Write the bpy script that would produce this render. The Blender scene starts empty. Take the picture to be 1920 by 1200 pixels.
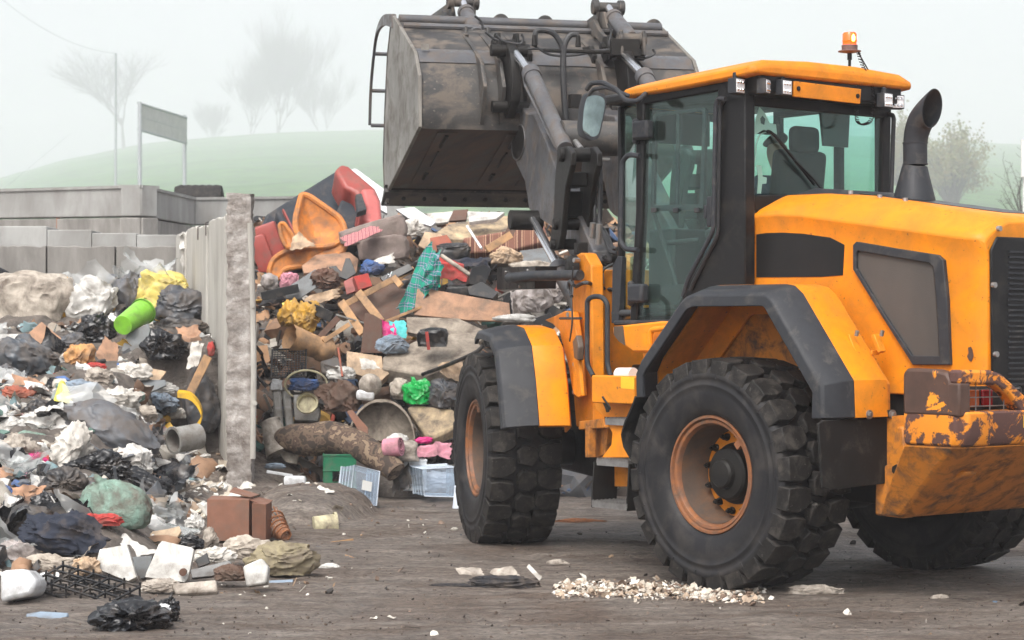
import bpy, bmesh, math, random
from mathutils import Vector, Matrix, noise, Euler
S = bpy.context.scene
COL = S.collection
rnd = random.Random(7)
V = Vector
F, H, CX, HY = 4000.0, 1.77, 960.0, 620.0      # focal length in photo pixels, eye height, horizon

# ------------------------------------------------------------------ materials
MATS = {}
def srgb(r, g, b):
    f = lambda c: (c/255/12.92) if c/255 <= 0.04045 else ((c/255+0.055)/1.055)**2.4
    return (f(r), f(g), f(b), 1)
def mk(name, c1, c2=None, scale=4.0, rough=0.6, metal=0.0, bump=0.0, bscale=20.0, dirt=None, dscale=3.0, damt=0.5, spec=0.5,
       stretch=(1, 1, 1), coat=0.0, rvar=0.15, emis=None, estr=0, sharp=0.12, trans=0.0, bdist=0.01, vcol=False, specks=None):
    """Principled material: two tones mixed by noise, an optional layer of dirt and a noise bump."""
    if name in MATS: return MATS[name]
    m = bpy.data.materials.new(name); m.use_nodes = True
    nt = m.node_tree; N = nt.nodes; L = nt.links
    bs = N['Principled BSDF']
    if len(c1) == 3: c1 = (*c1, 1)
    if c2 is None: c2 = tuple(x*0.72 for x in c1[:3])+(1,)
    if len(c2) == 3: c2 = (*c2, 1)
    tc = N.new('ShaderNodeTexCoord'); mp = N.new('ShaderNodeMapping')
    mp.inputs['Scale'].default_value = stretch
    L.new(tc.outputs['Object'], mp.inputs['Vector'])
    n1 = N.new('ShaderNodeTexNoise'); n1.inputs['Scale'].default_value = scale; n1.inputs['Detail'].default_value = 6
    n1.inputs['Roughness'].default_value = 0.6
    L.new(mp.outputs[0], n1.inputs['Vector'])
    r1 = N.new('ShaderNodeMapRange'); r1.inputs[1].default_value = 0.32; r1.inputs[2].default_value = 0.68
    L.new(n1.outputs['Fac'], r1.inputs[0])
    mx = N.new('ShaderNodeMix'); mx.data_type = 'RGBA'
    mx.inputs[6].default_value = c1; mx.inputs[7].default_value = c2
    L.new(r1.outputs[0], mx.inputs[0])
    out = mx.outputs[2]
    if vcol:
        at = N.new('ShaderNodeAttribute'); at.attribute_name = 'tint'
        mv = N.new('ShaderNodeMix'); mv.data_type = 'RGBA'; mv.blend_type = 'MULTIPLY'; mv.inputs[0].default_value = 1
        L.new(out, mv.inputs[6]); L.new(at.outputs['Color'], mv.inputs[7]); out = mv.outputs[2]
    rr = N.new('ShaderNodeMapRange'); rr.inputs[3].default_value = max(0.02, rough-rvar); rr.inputs[4].default_value = min(1, rough+rvar)
    L.new(n1.outputs['Fac'], rr.inputs[0]); rout = rr.outputs[0]
    if dirt:
        n2 = N.new('ShaderNodeTexNoise'); n2.inputs['Scale'].default_value = dscale; n2.inputs['Detail'].default_value = 9
        n2.inputs['Roughness'].default_value = 0.68; n2.inputs['Distortion'].default_value = 0.4
        L.new(mp.outputs[0], n2.inputs['Vector'])
        r2 = N.new('ShaderNodeMapRange'); r2.inputs[1].default_value = 1-damt-sharp/2; r2.inputs[2].default_value = 1-damt+sharp/2
        L.new(n2.outputs['Fac'], r2.inputs[0])
        m2 = N.new('ShaderNodeMix'); m2.data_type = 'RGBA'
        d = dirt if len(dirt) == 4 else (*dirt, 1)
        m2.inputs[7].default_value = d
        L.new(out, m2.inputs[6]); L.new(r2.outputs[0], m2.inputs[0]); out = m2.outputs[2]
        m3 = N.new('ShaderNodeMix'); m3.data_type = 'FLOAT'; m3.inputs[3].default_value = 0.85
        L.new(rout, m3.inputs[2]); L.new(r2.outputs[0], m3.inputs[0]); rout = m3.outputs[0]
    if specks:
        for sc_, th_, wd_ in ((42, 0.67, 0.05), (15, 0.70, 0.06)):
            n4 = N.new('ShaderNodeTexNoise'); n4.inputs['Scale'].default_value = sc_; n4.inputs['Detail'].default_value = 4; L.new(mp.outputs[0], n4.inputs['Vector'])
            r4 = N.new('ShaderNodeMapRange'); r4.inputs[1].default_value = th_; r4.inputs[2].default_value = th_+wd_; r4.inputs[4].default_value = 0.8; L.new(n4.outputs['Fac'], r4.inputs[0])
            m4 = N.new('ShaderNodeMix'); m4.data_type = 'RGBA'; m4.inputs[7].default_value = (*specks, 1); L.new(out, m4.inputs[6]); L.new(r4.outputs[0], m4.inputs[0]); out = m4.outputs[2]
    L.new(out, bs.inputs['Base Color']); L.new(rout, bs.inputs['Roughness'])
    bs.inputs['Metallic'].default_value = metal
    bs.inputs['Specular IOR Level'].default_value = spec
    if coat: bs.inputs['Coat Weight'].default_value = coat; bs.inputs['Coat Roughness'].default_value = 0.15
    if trans: bs.inputs['Transmission Weight'].default_value = trans
    if bump:
        n3 = N.new('ShaderNodeTexNoise'); n3.inputs['Scale'].default_value = bscale; n3.inputs['Detail'].default_value = 7
        n3.inputs['Roughness'].default_value = 0.65
        L.new(mp.outputs[0], n3.inputs['Vector'])
        bp = N.new('ShaderNodeBump'); bp.inputs['Strength'].default_value = bump; bp.inputs['Distance'].default_value = bdist
        L.new(n3.outputs['Fac'], bp.inputs['Height']); L.new(bp.outputs[0], bs.inputs['Normal'])
    if emis:
        bs.inputs['Emission Color'].default_value = (*emis, 1); bs.inputs['Emission Strength'].default_value = estr
    MATS[name] = m
    return m
def pl(name, r, g, b, rough=0.5, bump=0.25, bscale=14, dirty=0.38, **k):
    """litter material from an sRGB colour, with brownish soiling"""
    c = srgb(r, g, b)
    return mk(name, c, tuple(x*0.78 for x in c[:3]), scale=7, rough=rough, bump=bump, bscale=bscale,
              dirt=(0.12, 0.095, 0.075), damt=dirty+0.09, dscale=5.5, sharp=0.34, bdist=0.02, **k)
def glass(name, tint, rough=0.02, fac=1.0, base=0.0, dcol=(0.45, 0.43, 0.38)):
    m = bpy.data.materials.new(name); m.use_nodes = True
    nt = m.node_tree; N = nt.nodes; L = nt.links
    N.remove(N['Principled BSDF']); out = N['Material Output']
    t = N.new('ShaderNodeBsdfTransparent'); t.inputs[0].default_value = (*tint, 1)
    g = N.new('ShaderNodeBsdfGlossy'); g.inputs['Roughness'].default_value = rough
    g.inputs['Color'].default_value = (0.9, 1, 0.97, 1)
    lw = N.new('ShaderNodeLayerWeight'); lw.inputs['Blend'].default_value = 0.5
    po = N.new('ShaderNodeMath'); po.operation = 'POWER'; po.inputs[1].default_value = 4.0; L.new(lw.outputs['Facing'], po.inputs[0])
    fr = N.new('ShaderNodeMath'); fr.operation = 'MULTIPLY_ADD'; fr.inputs[1].default_value = 0.6; fr.inputs[2].default_value = 0.03; L.new(po.outputs[0], fr.inputs[0])
    d = N.new('ShaderNodeBsdfDiffuse'); d.inputs[0].default_value = (*dcol, 1)
    nz = N.new('ShaderNodeTexNoise'); nz.inputs['Scale'].default_value = 2.5; nz.inputs['Detail'].default_value = 8
    mr = N.new('ShaderNodeMapRange'); mr.inputs[1].default_value = 0.35; mr.inputs[2].default_value = 0.8
    mr.inputs[3].default_value = base; mr.inputs[4].default_value = 0.03*fac
    L.new(nz.outputs['Fac'], mr.inputs[0])
    mm = N.new('ShaderNodeMixShader'); L.new(mr.outputs[0], mm.inputs[0]); L.new(t.outputs[0], mm.inputs[1]); L.new(d.outputs[0], mm.inputs[2])
    mx = N.new('ShaderNodeMixShader'); L.new(fr.outputs[0], mx.inputs[0]); L.new(mm.outputs[0], mx.inputs[1]); L.new(g.outputs[0], mx.inputs[2])
    L.new(mx.outputs[0], out.inputs['Surface']); MATS[name] = m
    return m

# ------------------------------------------------------------------ mesh builder
class MB:
    def __init__(s): s.v = []; s.f = []; s.c = []; s.tint = None
    def add(s, vs, fs):
        o = len(s.v); s.v.extend([V(p) for p in vs]); s.f.extend([[i+o for i in f] for f in fs])
        s.c.extend([s.tint]*len(fs)); return s
    def box(s, c, size, rot=None):
        h = V(size)*0.5; vs = []
        for z in (-1, 1):
            for x, y in ((-1, -1), (1, -1), (1, 1), (-1, 1)):
                p = V((x*h.x, y*h.y, z*h.z))
                if rot is not None: p = rot @ p
                vs.append(V(c)+p)
        return s.add(vs, [(3, 2, 1, 0), (4, 5, 6, 7), (0, 1, 5, 4), (1, 2, 6, 5), (2, 3, 7, 6), (3, 0, 4, 7)])
    def bx(s, x0, x1, y0, y1, z0, z1):
        return s.box(((x0+x1)/2, (y0+y1)/2, (z0+z1)/2), (abs(x1-x0), abs(y1-y0), abs(z1-z0)))
    def prism(s, pts, vec, split=False):
        n = len(pts); pts = [V(p) for p in pts]; vec = V(vec)
        nn = V((0, 0, 0))
        for i in range(n): nn += pts[i].cross(pts[(i+1) % n])
        a = list(range(n)); b = list(range(n, 2*n))
        if nn.dot(vec) > 0: fs = [a[::-1], b]; 
        else: fs = [a, b[::-1]]
        for i in range(n):
            j = (i+1) % n
            fs.append([i, j, j+n, i+n] if nn.dot(vec) > 0 else [j, i, i+n, j+n])
        return s.add(pts+[p+vec for p in pts], fs)
    def slab(s, pts, th):
        """polygon pushed back along its own normal (away from the camera)"""
        pts = [V(p) for p in pts]; nn = V((0, 0, 0)); n = len(pts); c = sum(pts, V((0, 0, 0)))/n
        for i in range(n): nn += (pts[i]-c).cross(pts[(i+1) % n]-c)
        nn.normalize()
        if nn.y < 0: nn = -nn
        return s.prism(pts, nn*th)
    def tube(s, pts, r, seg=10, cap=True, closed=False):
        pts = [V(p) for p in pts]; n = len(pts)
        rs = r if isinstance(r, (list, tuple)) else [r]*n
        up = None; vs = []; fs = []
        for i, p in enumerate(pts):
            if closed: t = pts[(i+1) % n]-pts[i-1]
            else: t = pts[min(i+1, n-1)]-pts[max(i-1, 0)]
            if t.length < 1e-9: t = V((0, 0, 1))
            t.normalize()
            if up is None:
                up = V((0, 0, 1)) if abs(t.z) < 0.9 else V((1, 0, 0))
            a = up-t*up.dot(t)
            if a.length < 1e-4: a = t.orthogonal()
            a.normalize(); up = a; b = t.cross(a)
            for k in range(seg):
                w = 2*math.pi*k/seg
                vs.append(p+(a*math.cos(w)+b*math.sin(w))*rs[i])
        m = n if closed else n-1
        for i in range(m):
            for k in range(seg):
                k2 = (k+1) % seg; i2 = (i+1) % n
                fs.append((i*seg+k, i*seg+k2, i2*seg+k2, i2*seg+k))
        if cap and not closed:
            fs.append(list(range(seg))[::-1]); fs.append([(n-1)*seg+k for k in range(seg)])
        return s.add(vs, fs)
    def cyl(s, a, b, r, r2=None, seg=20): return s.tube([a, b], [r, r if r2 is None else r2], seg)
    def lathe(s, prof, o, ax, seg=48, closed=False, cap=False):
        """prof: (radius, distance along ax) list"""
        ax = V(ax).normalized(); a = ax.orthogonal().normalized(); b = ax.cross(a); o = V(o); vs = []; fs = []
        n = len(prof)
        for r, d in prof:
            for k in range(seg):
                w = 2*math.pi*k/seg
                vs.append(o+ax*d+(a*math.cos(w)+b*math.sin(w))*r)
        for i in range(n if closed else n-1):
            for k in range(seg):
                k2 = (k+1) % seg; j = (i+1) % n
                fs.append((i*seg+k, i*seg+k2, j*seg+k2, j*seg+k))
        if cap:
            fs.append(list(range(seg))[::-1]); fs.append([(n-1)*seg+k for k in range(seg)])
        return s.add(vs, fs)
    def loft(s, secs, closed=True, cap=True):
        n = len(secs[0]); vs = [p for q in secs for p in q]; fs = []
        for i in range(len(secs)-1):
            for k in range(n if closed else n-1):
                k2 = (k+1) % n
                fs.append((i*n+k, i*n+k2, (i+1)*n+k2, (i+1)*n+k))
        if cap and closed:
            fs.append(list(range(n))[::-1]); fs.append([(len(secs)-1)*n+k for k in range(n)])
        return s.add(vs, fs)
    def grid(s, fn, nu, nv):
        vs = [fn(i/nu, j/nv) for j in range(nv+1) for i in range(nu+1)]
        fs = [(j*(nu+1)+i, j*(nu+1)+i+1, (j+1)*(nu+1)+i+1, (j+1)*(nu+1)+i) for j in range(nv) for i in range(nu)]
        return s.add(vs, fs)
    def build(s, name, mat, parent=None, bevel=0, solid=0, smooth=35, xf=None, origin=None, subsurf=0, seg=2, fix=True):
        me = bpy.data.meshes.new(name)
        vs = [xf @ p for p in s.v] if xf is not None else s.v
        if origin is not None: o = V(origin); vs = [p-o for p in vs]
        me.from_pydata([tuple(p) for p in vs], [], s.f)
        if s.c and any(c is not None for c in s.c):
            at = me.color_attributes.new('tint', 'FLOAT_COLOR', 'CORNER')
            k = 0
            for fi, f in enumerate(s.f):
                c = s.c[fi] or (1, 1, 1)
                for _ in f: at.data[k].color = (*c[:3], 1); k += 1
        if fix or smooth:
            bm = bmesh.new(); bm.from_mesh(me)
            if fix: bmesh.ops.recalc_face_normals(bm, faces=bm.faces)
            if smooth:
                lim = math.radians(smooth)
                for f in bm.faces: f.smooth = True
                for e in bm.edges:
                    if len(e.link_faces) != 2 or e.calc_face_angle(0) > lim: e.smooth = False
            bm.to_mesh(me); bm.free()
        if mat: me.materials.append(MATS[mat] if isinstance(mat, str) else mat)
        ob = bpy.data.objects.new(name, me); COL.objects.link(ob)
        if origin is not None: ob.location = origin
        if parent is not None: ob.parent = parent
        if solid:
            md = ob.modifiers.new('Solidify', 'SOLIDIFY'); md.thickness = solid; md.offset = 0
        if bevel:
            md = ob.modifiers.new('Bevel', 'BEVEL'); md.width = bevel; md.segments = seg; md.limit_method = 'ANGLE'
            md.angle_limit = math.radians(32); md.harden_normals = False
        if subsurf:
            md = ob.modifiers.new('Subdivision', 'SUBSURF'); md.levels = subsurf; md.render_levels = subsurf
        return ob
def tag(o, label=None, cat=None, group=None, kind=None):
    if label: o['label'] = label
    if cat: o['category'] = cat
    if group: o['group'] = group
    if kind: o['kind'] = kind
    return o
def empty(name, loc, rz, label, cat, group=None):
    o = bpy.data.objects.new(name, None); COL.objects.link(o); o.location = loc; o.rotation_euler = (0, 0, rz)
    o.empty_display_size = 0.1
    return tag(o, label, cat, group)
def W(px, py, Y):
    """point seen at photo pixel (px, py) at depth Y"""
    return V(((px-CX)/F*Y, Y, H-(py-HY)/F*Y))
def smooth(a, b, x):
    t = min(1, max(0, (x-a)/(b-a))) if a != b else (x > a)
    return t*t*(3-2*t)
def pw(tab, x):
    if x <= tab[0][0]: return tab[0][1]
    for (a, b), (c, d) in zip(tab, tab[1:]):
        if x <= c: return b+(d-b)*(x-a)/(c-a)
    return tab[-1][1]
def nz(p, s=0): return noise.noise(V(p)+V((s*3.7, s*1.3, s*7.1)))
def ridge(p, s=0): return 1-2*abs(nz(p, s))
def bez(pts, n=8):
    """smooth curve through the points (Catmull-Rom)"""
    pts = [V(p) for p in pts]; out = []
    for i in range(len(pts)-1):
        p0 = pts[max(i-1, 0)]; p1 = pts[i]; p2 = pts[i+1]; p3 = pts[min(i+2, len(pts)-1)]
        for k in range(n):
            t = k/n
            out.append(0.5*((2*p1)+(p2-p0)*t+(2*p0-5*p1+4*p2-p3)*t*t+(3*p1-p0-3*p2+p3)*t**3))
    out.append(pts[-1]); return out
def rounded(pts, r, n=4):
    """round the corners of a closed polygon of Vectors"""
    out = []; m = len(pts)
    for i in range(m):
        p = pts[i]; a = pts[i-1]-p; b = pts[(i+1) % m]-p
        d = min(r, a.length*0.45, b.length*0.45); a.normalize(); b.normalize()
        q0 = p+a*d; q1 = p+b*d
        for k in range(n+1):
            t = k/n; out.append((1-t)**2*q0+2*t*(1-t)*p+t*t*q1)
    return out
def rpath(pts, r, n=5):
    """open polyline with rounded bends"""
    out = [V(pts[0])]; pts = [V(p) for p in pts]
    for i in range(1, len(pts)-1):
        p = pts[i]; a = pts[i-1]-p; b = pts[i+1]-p
        d = min(r, a.length*0.45, b.length*0.45); a.normalize(); b.normalize()
        for k in range(n+1):
            t = k/n; out.append((1-t)**2*(p+a*d)+2*t*(1-t)*p+t*t*(p+b*d))
    out.append(pts[-1]); return out

OR1 = (0.82, 0.262, 0.002); OR2 = (0.74, 0.222, 0.002)
mk('orange_paint', OR1, OR2, scale=1.3, rough=0.42, rvar=0.08, bump=0.03, bscale=60, dirt=(0.34, 0.14, 0.02), damt=0.40, dscale=4, sharp=0.5, coat=0.04, spec=0.32, specks=(0.09, 0.05, 0.025))
mk('orange_dirty', (0.62, 0.21, 0.012), (0.42, 0.15, 0.02), scale=3, rough=0.55, bump=0.08, bscale=30, dirt=(0.09, 0.05, 0.028), damt=0.44, dscale=7, sharp=0.2)
mk('orange_chipped', (0.78, 0.27, 0.012), (0.62, 0.2, 0.012), scale=2, rough=0.5, bump=0.1, bscale=30, dirt=(0.085, 0.038, 0.03), damt=0.50, dscale=4.2, sharp=0.03)
mk('chipped_primer', (0.085, 0.042, 0.028), (0.05, 0.026, 0.018), scale=6, rough=0.6, bump=0.15, bscale=25, dirt=(0.78, 0.27, 0.012), damt=0.39, dscale=3.6, sharp=0.02)
mk('rim_rust', (0.27, 0.095, 0.025), (0.14, 0.062, 0.035), scale=8, rough=0.55, bump=0.12, bscale=40, dirt=(0.10, 0.065, 0.045), damt=0.42, dscale=9, sharp=0.2)
mk('rim_dusty', (0.085, 0.055, 0.038), (0.05, 0.036, 0.028), scale=5, rough=0.75, bump=0.1, bscale=40, dirt=(0.16, 0.07, 0.025), damt=0.36, dscale=4, sharp=0.3)
mk('rubber', (0.010, 0.0095, 0.009), (0.018, 0.0165, 0.0155), scale=9, rough=0.62, bump=0.35, bscale=50, dirt=(0.065, 0.057, 0.05), damt=0.41, dscale=11, sharp=0.25, spec=0.2, specks=(0.10, 0.09, 0.08))
mk('rubber_side', (0.012, 0.012, 0.014), (0.017, 0.017, 0.018), scale=4, rough=0.5, bump=0.06, bscale=60, dirt=(0.06, 0.053, 0.048), damt=0.36, dscale=5, sharp=0.35, spec=0.22, bdist=0.004)
mk('black_plastic', (0.030, 0.032, 0.037), (0.022, 0.024, 0.028), scale=6, rough=0.52, bump=0.10, bscale=160, dirt=(0.11, 0.10, 0.09), damt=0.33, dscale=6, sharp=0.3, bdist=0.003, spec=0.25)
mk('black_paint', (0.008, 0.008, 0.009), (0.012, 0.012, 0.012), scale=3, rough=0.33, bump=0.03, bscale=60, dirt=(0.045, 0.04, 0.034), damt=0.33, dscale=5, sharp=0.3, rvar=0.1, spec=0.2)
mk('flap_rubber', (0.008, 0.008, 0.008), (0.013, 0.0125, 0.012), scale=4, rough=0.6, bump=0.2, bscale=12, dirt=(0.07, 0.06, 0.05), damt=0.36, dscale=4, sharp=0.2, spec=0.2)
mk('arm_grey', (0.115, 0.117, 0.124), (0.055, 0.056, 0.062), scale=3, rough=0.42, rvar=0.12, bump=0.08, bscale=30, dirt=(0.12, 0.095, 0.075), damt=0.42, dscale=5, sharp=0.25, metal=0.15)
mk('bucket_steel', (0.072, 0.068, 0.064), (0.026, 0.026, 0.027), scale=1.6, rough=0.5, rvar=0.15, bump=0.22, bscale=22, dirt=(0.145, 0.122, 0.102), damt=0.46, dscale=4.5, sharp=0.14, metal=0.35, specks=(0.22, 0.19, 0.16), stretch=(1, 0.7, 1.2))
mk('bucket_side', (0.25, 0.235, 0.21), (0.15, 0.14, 0.125), scale=1.8, rough=0.5, bump=0.12, bscale=22, dirt=(0.09, 0.075, 0.06), damt=0.40, dscale=3, sharp=0.25, metal=0.25)
mk('bucket_floor', (0.060, 0.046, 0.038), (0.022, 0.018, 0.017), scale=2.2, rough=0.5, rvar=0.15, bump=0.2, bscale=14, dirt=(0.15, 0.10, 0.078), damt=0.47, dscale=4, sharp=0.25, metal=0.3, stretch=(0.5, 1.5, 1))
mk('oily_black', (0.008, 0.008, 0.008), (0.018, 0.016, 0.014), scale=7, rough=0.5, bump=0.2, bscale=30, spec=0.2)
mk('chrome', (0.85, 0.86, 0.88), (0.75, 0.76, 0.78), scale=4, rough=0.22, rvar=0.06, metal=1.0)
mk('steel', (0.42, 0.41, 0.40), (0.28, 0.27, 0.26), scale=12, rough=0.4, metal=0.8, bump=0.1)
mk('hose_rubber', (0.018, 0.019, 0.021), (0.032, 0.032, 0.034), scale=8, rough=0.5, bump=0.1, bscale=60)
mk('panel_mesh', (0.075, 0.064, 0.056), (0.052, 0.046, 0.042), scale=1.6, rough=0.75, bump=0.6, bscale=260, bdist=0.004, stretch=(1, 1, 0.6))
mk('tape_black', (0.010, 0.010, 0.010), (0.015, 0.014, 0.014), scale=3, rough=0.36, bump=0.12, bscale=7, bdist=0.02, spec=0.2)
mk('yellow_label', (0.75, 0.48, 0.02), (0.7, 0.42, 0.02), scale=4, rough=0.4)
mk('brown_label', (0.10, 0.07, 0.05), rough=0.5)
mk('lamp_lens', (0.75, 0.76, 0.78), (0.6, 0.6, 0.62), scale=60, rough=0.2, bump=0.6, bscale=90)
mk('lamp_red', (0.30, 0.01, 0.015), rough=0.2)
mk('lamp_amber', (0.5, 0.10, 0.01), rough=0.2)
mk('beacon_lens', (0.85, 0.10, 0.01), (0.8, 0.07, 0.01), rough=0.2, emis=(1.0, 0.10, 0.01), estr=0.7)
mk('beacon_bulb', (1, 0.5, 0.1), emis=(1, 0.45, 0.06), estr=9)
mk('beacon_base', (0.16, 0.09, 0.08), rough=0.6, bump=0.2)
mk('mirror_glass', (0.40, 0.50, 0.49), (0.12, 0.16, 0.16), scale=3, rough=0.06, metal=1.0)
mk('seat_cloth', (0.010, 0.0105, 0.012), (0.014, 0.014, 0.016), scale=20, rough=0.85, bump=0.2, bscale=90, spec=0.15)
mk('cab_trim', (0.045, 0.047, 0.05), (0.03, 0.031, 0.033), scale=4, rough=0.6, bump=0.05)
mk('skin', (0.42, 0.24, 0.17), (0.36, 0.20, 0.14), scale=9, rough=0.5)
mk('work_blue', (0.02, 0.035, 0.065), (0.03, 0.045, 0.08), scale=7, rough=0.85, bump=0.4, bscale=14)
mk('reflective', (0.6, 0.62, 0.62), rough=0.35)
mk('hair', (0.03, 0.02, 0.015), rough=0.6)
mk('paper_white', (0.68, 0.68, 0.66), (0.58, 0.58, 0.56), scale=4, rough=0.7, bump=0.3, bscale=12)
mk('grey_visor', (0.06, 0.065, 0.07), rough=0.5)
glass('cab_glass', (0.80, 0.935, 0.905))
glass('clear_plastic', (0.90, 0.94, 0.98), rough=0.18, fac=7.0, base=0.20, dcol=(0.62, 0.70, 0.80))
glass('film', (0.93, 0.93, 0.93), rough=0.15, fac=14.0, base=0.35, dcol=(0.66, 0.67, 0.66))
glass('film_dark', (0.35, 0.37, 0.4), rough=0.2, fac=12.0, base=0.55, dcol=(0.06, 0.065, 0.075))
HAZE_DENSITY = 0.0011
EXPOSURE = 1.0
# ------------------------------------------------------------------ the two half-frames of the loader
def frame(ox, oy, deg):
    return Matrix.Translation((ox, oy, 0)) @ Matrix.Rotation(math.radians(deg+90), 4, 'Z')
MR = frame(2.38, 15.32, 38.0); MF = frame(0.97, 18.09, 13.0)
iR = MR.inverted(); iF = MF.inverted()
F2R = iR @ MF
CAM = V((0, 0, H))
def _loc(inv, px, py, x=None, y=None, z=None):
    o = inv @ CAM; d = inv.to_3x3() @ V(((px-CX)/F, 1, -(py-HY)/F))
    if x is not None: s = (x-o.x)/d.x
    elif y is not None: s = (y-o.y)/d.y
    else: s = (z-o.z)/d.z
    return o+d*s
def r(px, py, **k): return _loc(iR, px, py, **k)
def f(px, py, **k): return _loc(iF, px, py, **k)
def rs(pts, **k): return [r(a, b, **k) for a, b in pts]
def fs_(pts, **k): return [f(a, b, **k) for a, b in pts]

loader = empty('wheel_loader', (2.38, 15.32, 0), math.radians(128),
               'big orange articulated wheel loader with raised grey bucket in front of the rubbish', 'wheel loader')
def P(name, mb, mat, parent=loader, front=False, **k):
    return mb.build(name, mat, parent, xf=F2R if front else None, **k)

# ------------------------------------------------------------------ wheels
def lug(mb, poly, rad, base, ang, ygap):
    """one tread block: polygon of (u, v) on the running surface"""
    cu = sum(p[0] for p in poly)/len(poly); cv = sum(p[1] for p in poly)/len(poly)
    top = []; bot = []
    for u, v in poly:
        rt = rad-0.010*(abs(v)/0.3)**3
        a = ang+u/rad
        top.append((math.sin(a)*rt, v, math.cos(a)*rt))
        u2 = cu+(u-cu)*1.10; v2 = cv+(v-cv)*1.05; rb = base
        if abs(v) > 0.26: v2 = math.copysign(0.304, v); rb = 0.695
        a = ang+u2/rad
        bot.append((math.sin(a)*rb, v2, math.cos(a)*rb))
    n = len(poly)
    mb.add(top+bot, [list(range(n))]+[[i, (i+1) % n, (i+1) % n+n, i+n] for i in range(n)])
def make_wheel(name, cx, cy, side, M4, rz):
    c = V((cx, cy, 0.79))
    T = M4 @ Matrix.Translation(c) @ Matrix.Rotation(rz, 4, 'Y')
    sg = side
    flip = Matrix.Scale(sg, 4, (0, 1, 0))
    T = T @ flip
    # dish with its bolts
    d = MB()
    d.lathe([(0.335, 0.215), (0.325, 0.17), (0.315, 0.02), (0.30, -0.02)], (0, 0, 0), (0, 1, 0), 56)
    dish = d.build('wheel', 'rim_dusty', loader, xf=T)
    fl = MB(); fl.lathe([(0.305, -0.015), (0.30, -0.005), (0.23, 0.01), (0.10, 0.01)], (0, 0, 0), (0, 1, 0), 56)
    fl.build('wheel_flange', 'orange_paint', dish, xf=T)
    for k in range(12):
        b = MB(); w = 2*math.pi*(k+0.5)/12; p = V((math.sin(w)*0.262, 0.0, math.cos(w)*0.262))
        b.tube([p, p+V((0, 0.02, 0)), p+V((0, 0.0201, 0)), p+V((0, 0.052, 0)), p+V((0, 0.0521, 0)), p+V((0, 0.07, 0))], [0.027, 0.027, 0.021, 0.019, 0.010, 0.009], 8)
        b.build('wheel_bolt', 'oily_black', dish, xf=T)
    h = MB(); h.lathe([(0.215, 0.005), (0.21, 0.03), (0.185, 0.05), (0.18, 0.10), (0.165, 0.115), (0.105, 0.125), (0.10, 0.155), (0.085, 0.17), (0.001, 0.172)], (0, 0, 0), (0, 1, 0), 40)
    h.build('hub', 'oily_black', dish, xf=T)
    l = MB()
    l.lathe([(0.335, 0.17), (0.340, 0.225), (0.352, 0.245), (0.372, 0.248), (0.376, 0.235), (0.386, 0.262), (0.402, 0.262), (0.410, 0.245), (0.405, 0.20)], (0, 0, 0), (0, 1, 0), 72)
    lk = V((math.sin(-0.95)*0.345, 0.225, math.cos(-0.95)*0.345))
    l.box(lk, (0.05, 0.03, 0.09), Matrix.Rotation(-0.95, 3, 'Y'))
    l.build('rim', 'rim_rust', dish, xf=T)
    t = MB()
    pr = [(0.40, 0.225), (0.415, 0.268), (0.45, 0.286), (0.50, 0.299), (0.565, 0.305), (0.598, 0.300), (0.606, 0.307), (0.618, 0.307), (0.626, 0.299), (0.655, 0.298),
          (0.662, 0.304), (0.690, 0.303), (0.700, 0.296), (0.722, 0.288), (0.738, 0.26), (0.742, 0.2), (0.745, 0)]
    full = pr+[(a, -b_) for a, b_ in pr[::-1][1:]]
    t.lathe(full, (0, 0, 0), (0, 1, 0), 96)
    for k in range(18):                         # radial mould lines on the sidewall
        w = 2*math.pi*k/18+0.1
        p0 = V((math.sin(w)*0.66, 0.304, math.cos(w)*0.66)); p1 = V((math.sin(w)*0.70, 0.300, math.cos(w)*0.70))
        t.tube([p0, p1], 0.004, 4)
    t.build('tyre', 'rubber_side', dish, xf=T, smooth=50)
    g = MB(); NL = 24; rg = random.Random(3)
    for k in range(NL):
        a = 2*math.pi*k/NL
        j = lambda: rg.uniform(-0.006, 0.006)
        for sd in (1, -1):
            off = 0 if sd == 1 else math.pi/NL
            po = [(-0.055+j(), 0.118), (-0.015, 0.088), (0.072+j(), 0.105), (0.090, 0.20+j()), (0.080, 0.292), (-0.078, 0.292), (-0.088, 0.19+j())]
            lug(g, [(u, v*sd) for u, v in po][::sd], 0.80, 0.738, a+off, 0)
        po = [(-0.088, -0.035+j()), (-0.03, -0.092), (0.060, -0.078), (0.090, 0.028+j()), (0.035, 0.075), (-0.060, 0.068)]
        lug(g, po, 0.802, 0.738, a+math.pi/NL*0.9, 0)
    g.build('tread', 'rubber', dish, xf=T, bevel=0.006, smooth=30, seg=1)
    return dish
I4 = Matrix.Identity(4)
make_wheel('w', 0, 1.05, 1, I4, 0.1)
make_wheel('w', 0, -1.02, -1, I4, 0.5)
make_wheel('w', 0, 1.05, 1, F2R, 0.9)
make_wheel('w', 0, -1.05, -1, F2R, 0.3)
ax = MB(); ax.cyl((0, -0.95, 0.79), (0, 0.95, 0.79), 0.15); ax.lathe([(0.16, -0.3), (0.3, -0.15), (0.3, 0.15), (0.16, 0.3)], (0, 0, 0.79), (0, 1, 0), 24)
P('rear_axle', ax, 'oily_black')
ax = MB(); ax.cyl((0, -0.95, 0.79), (0, 0.95, 0.79), 0.15); ax.lathe([(0.16, -0.3), (0.3, -0.15), (0.3, 0.15), (0.16, 0.3)], (0, 0, 0.79), (0, 1, 0), 24)
P('front_axle', ax, 'oily_black', front=True)

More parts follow.
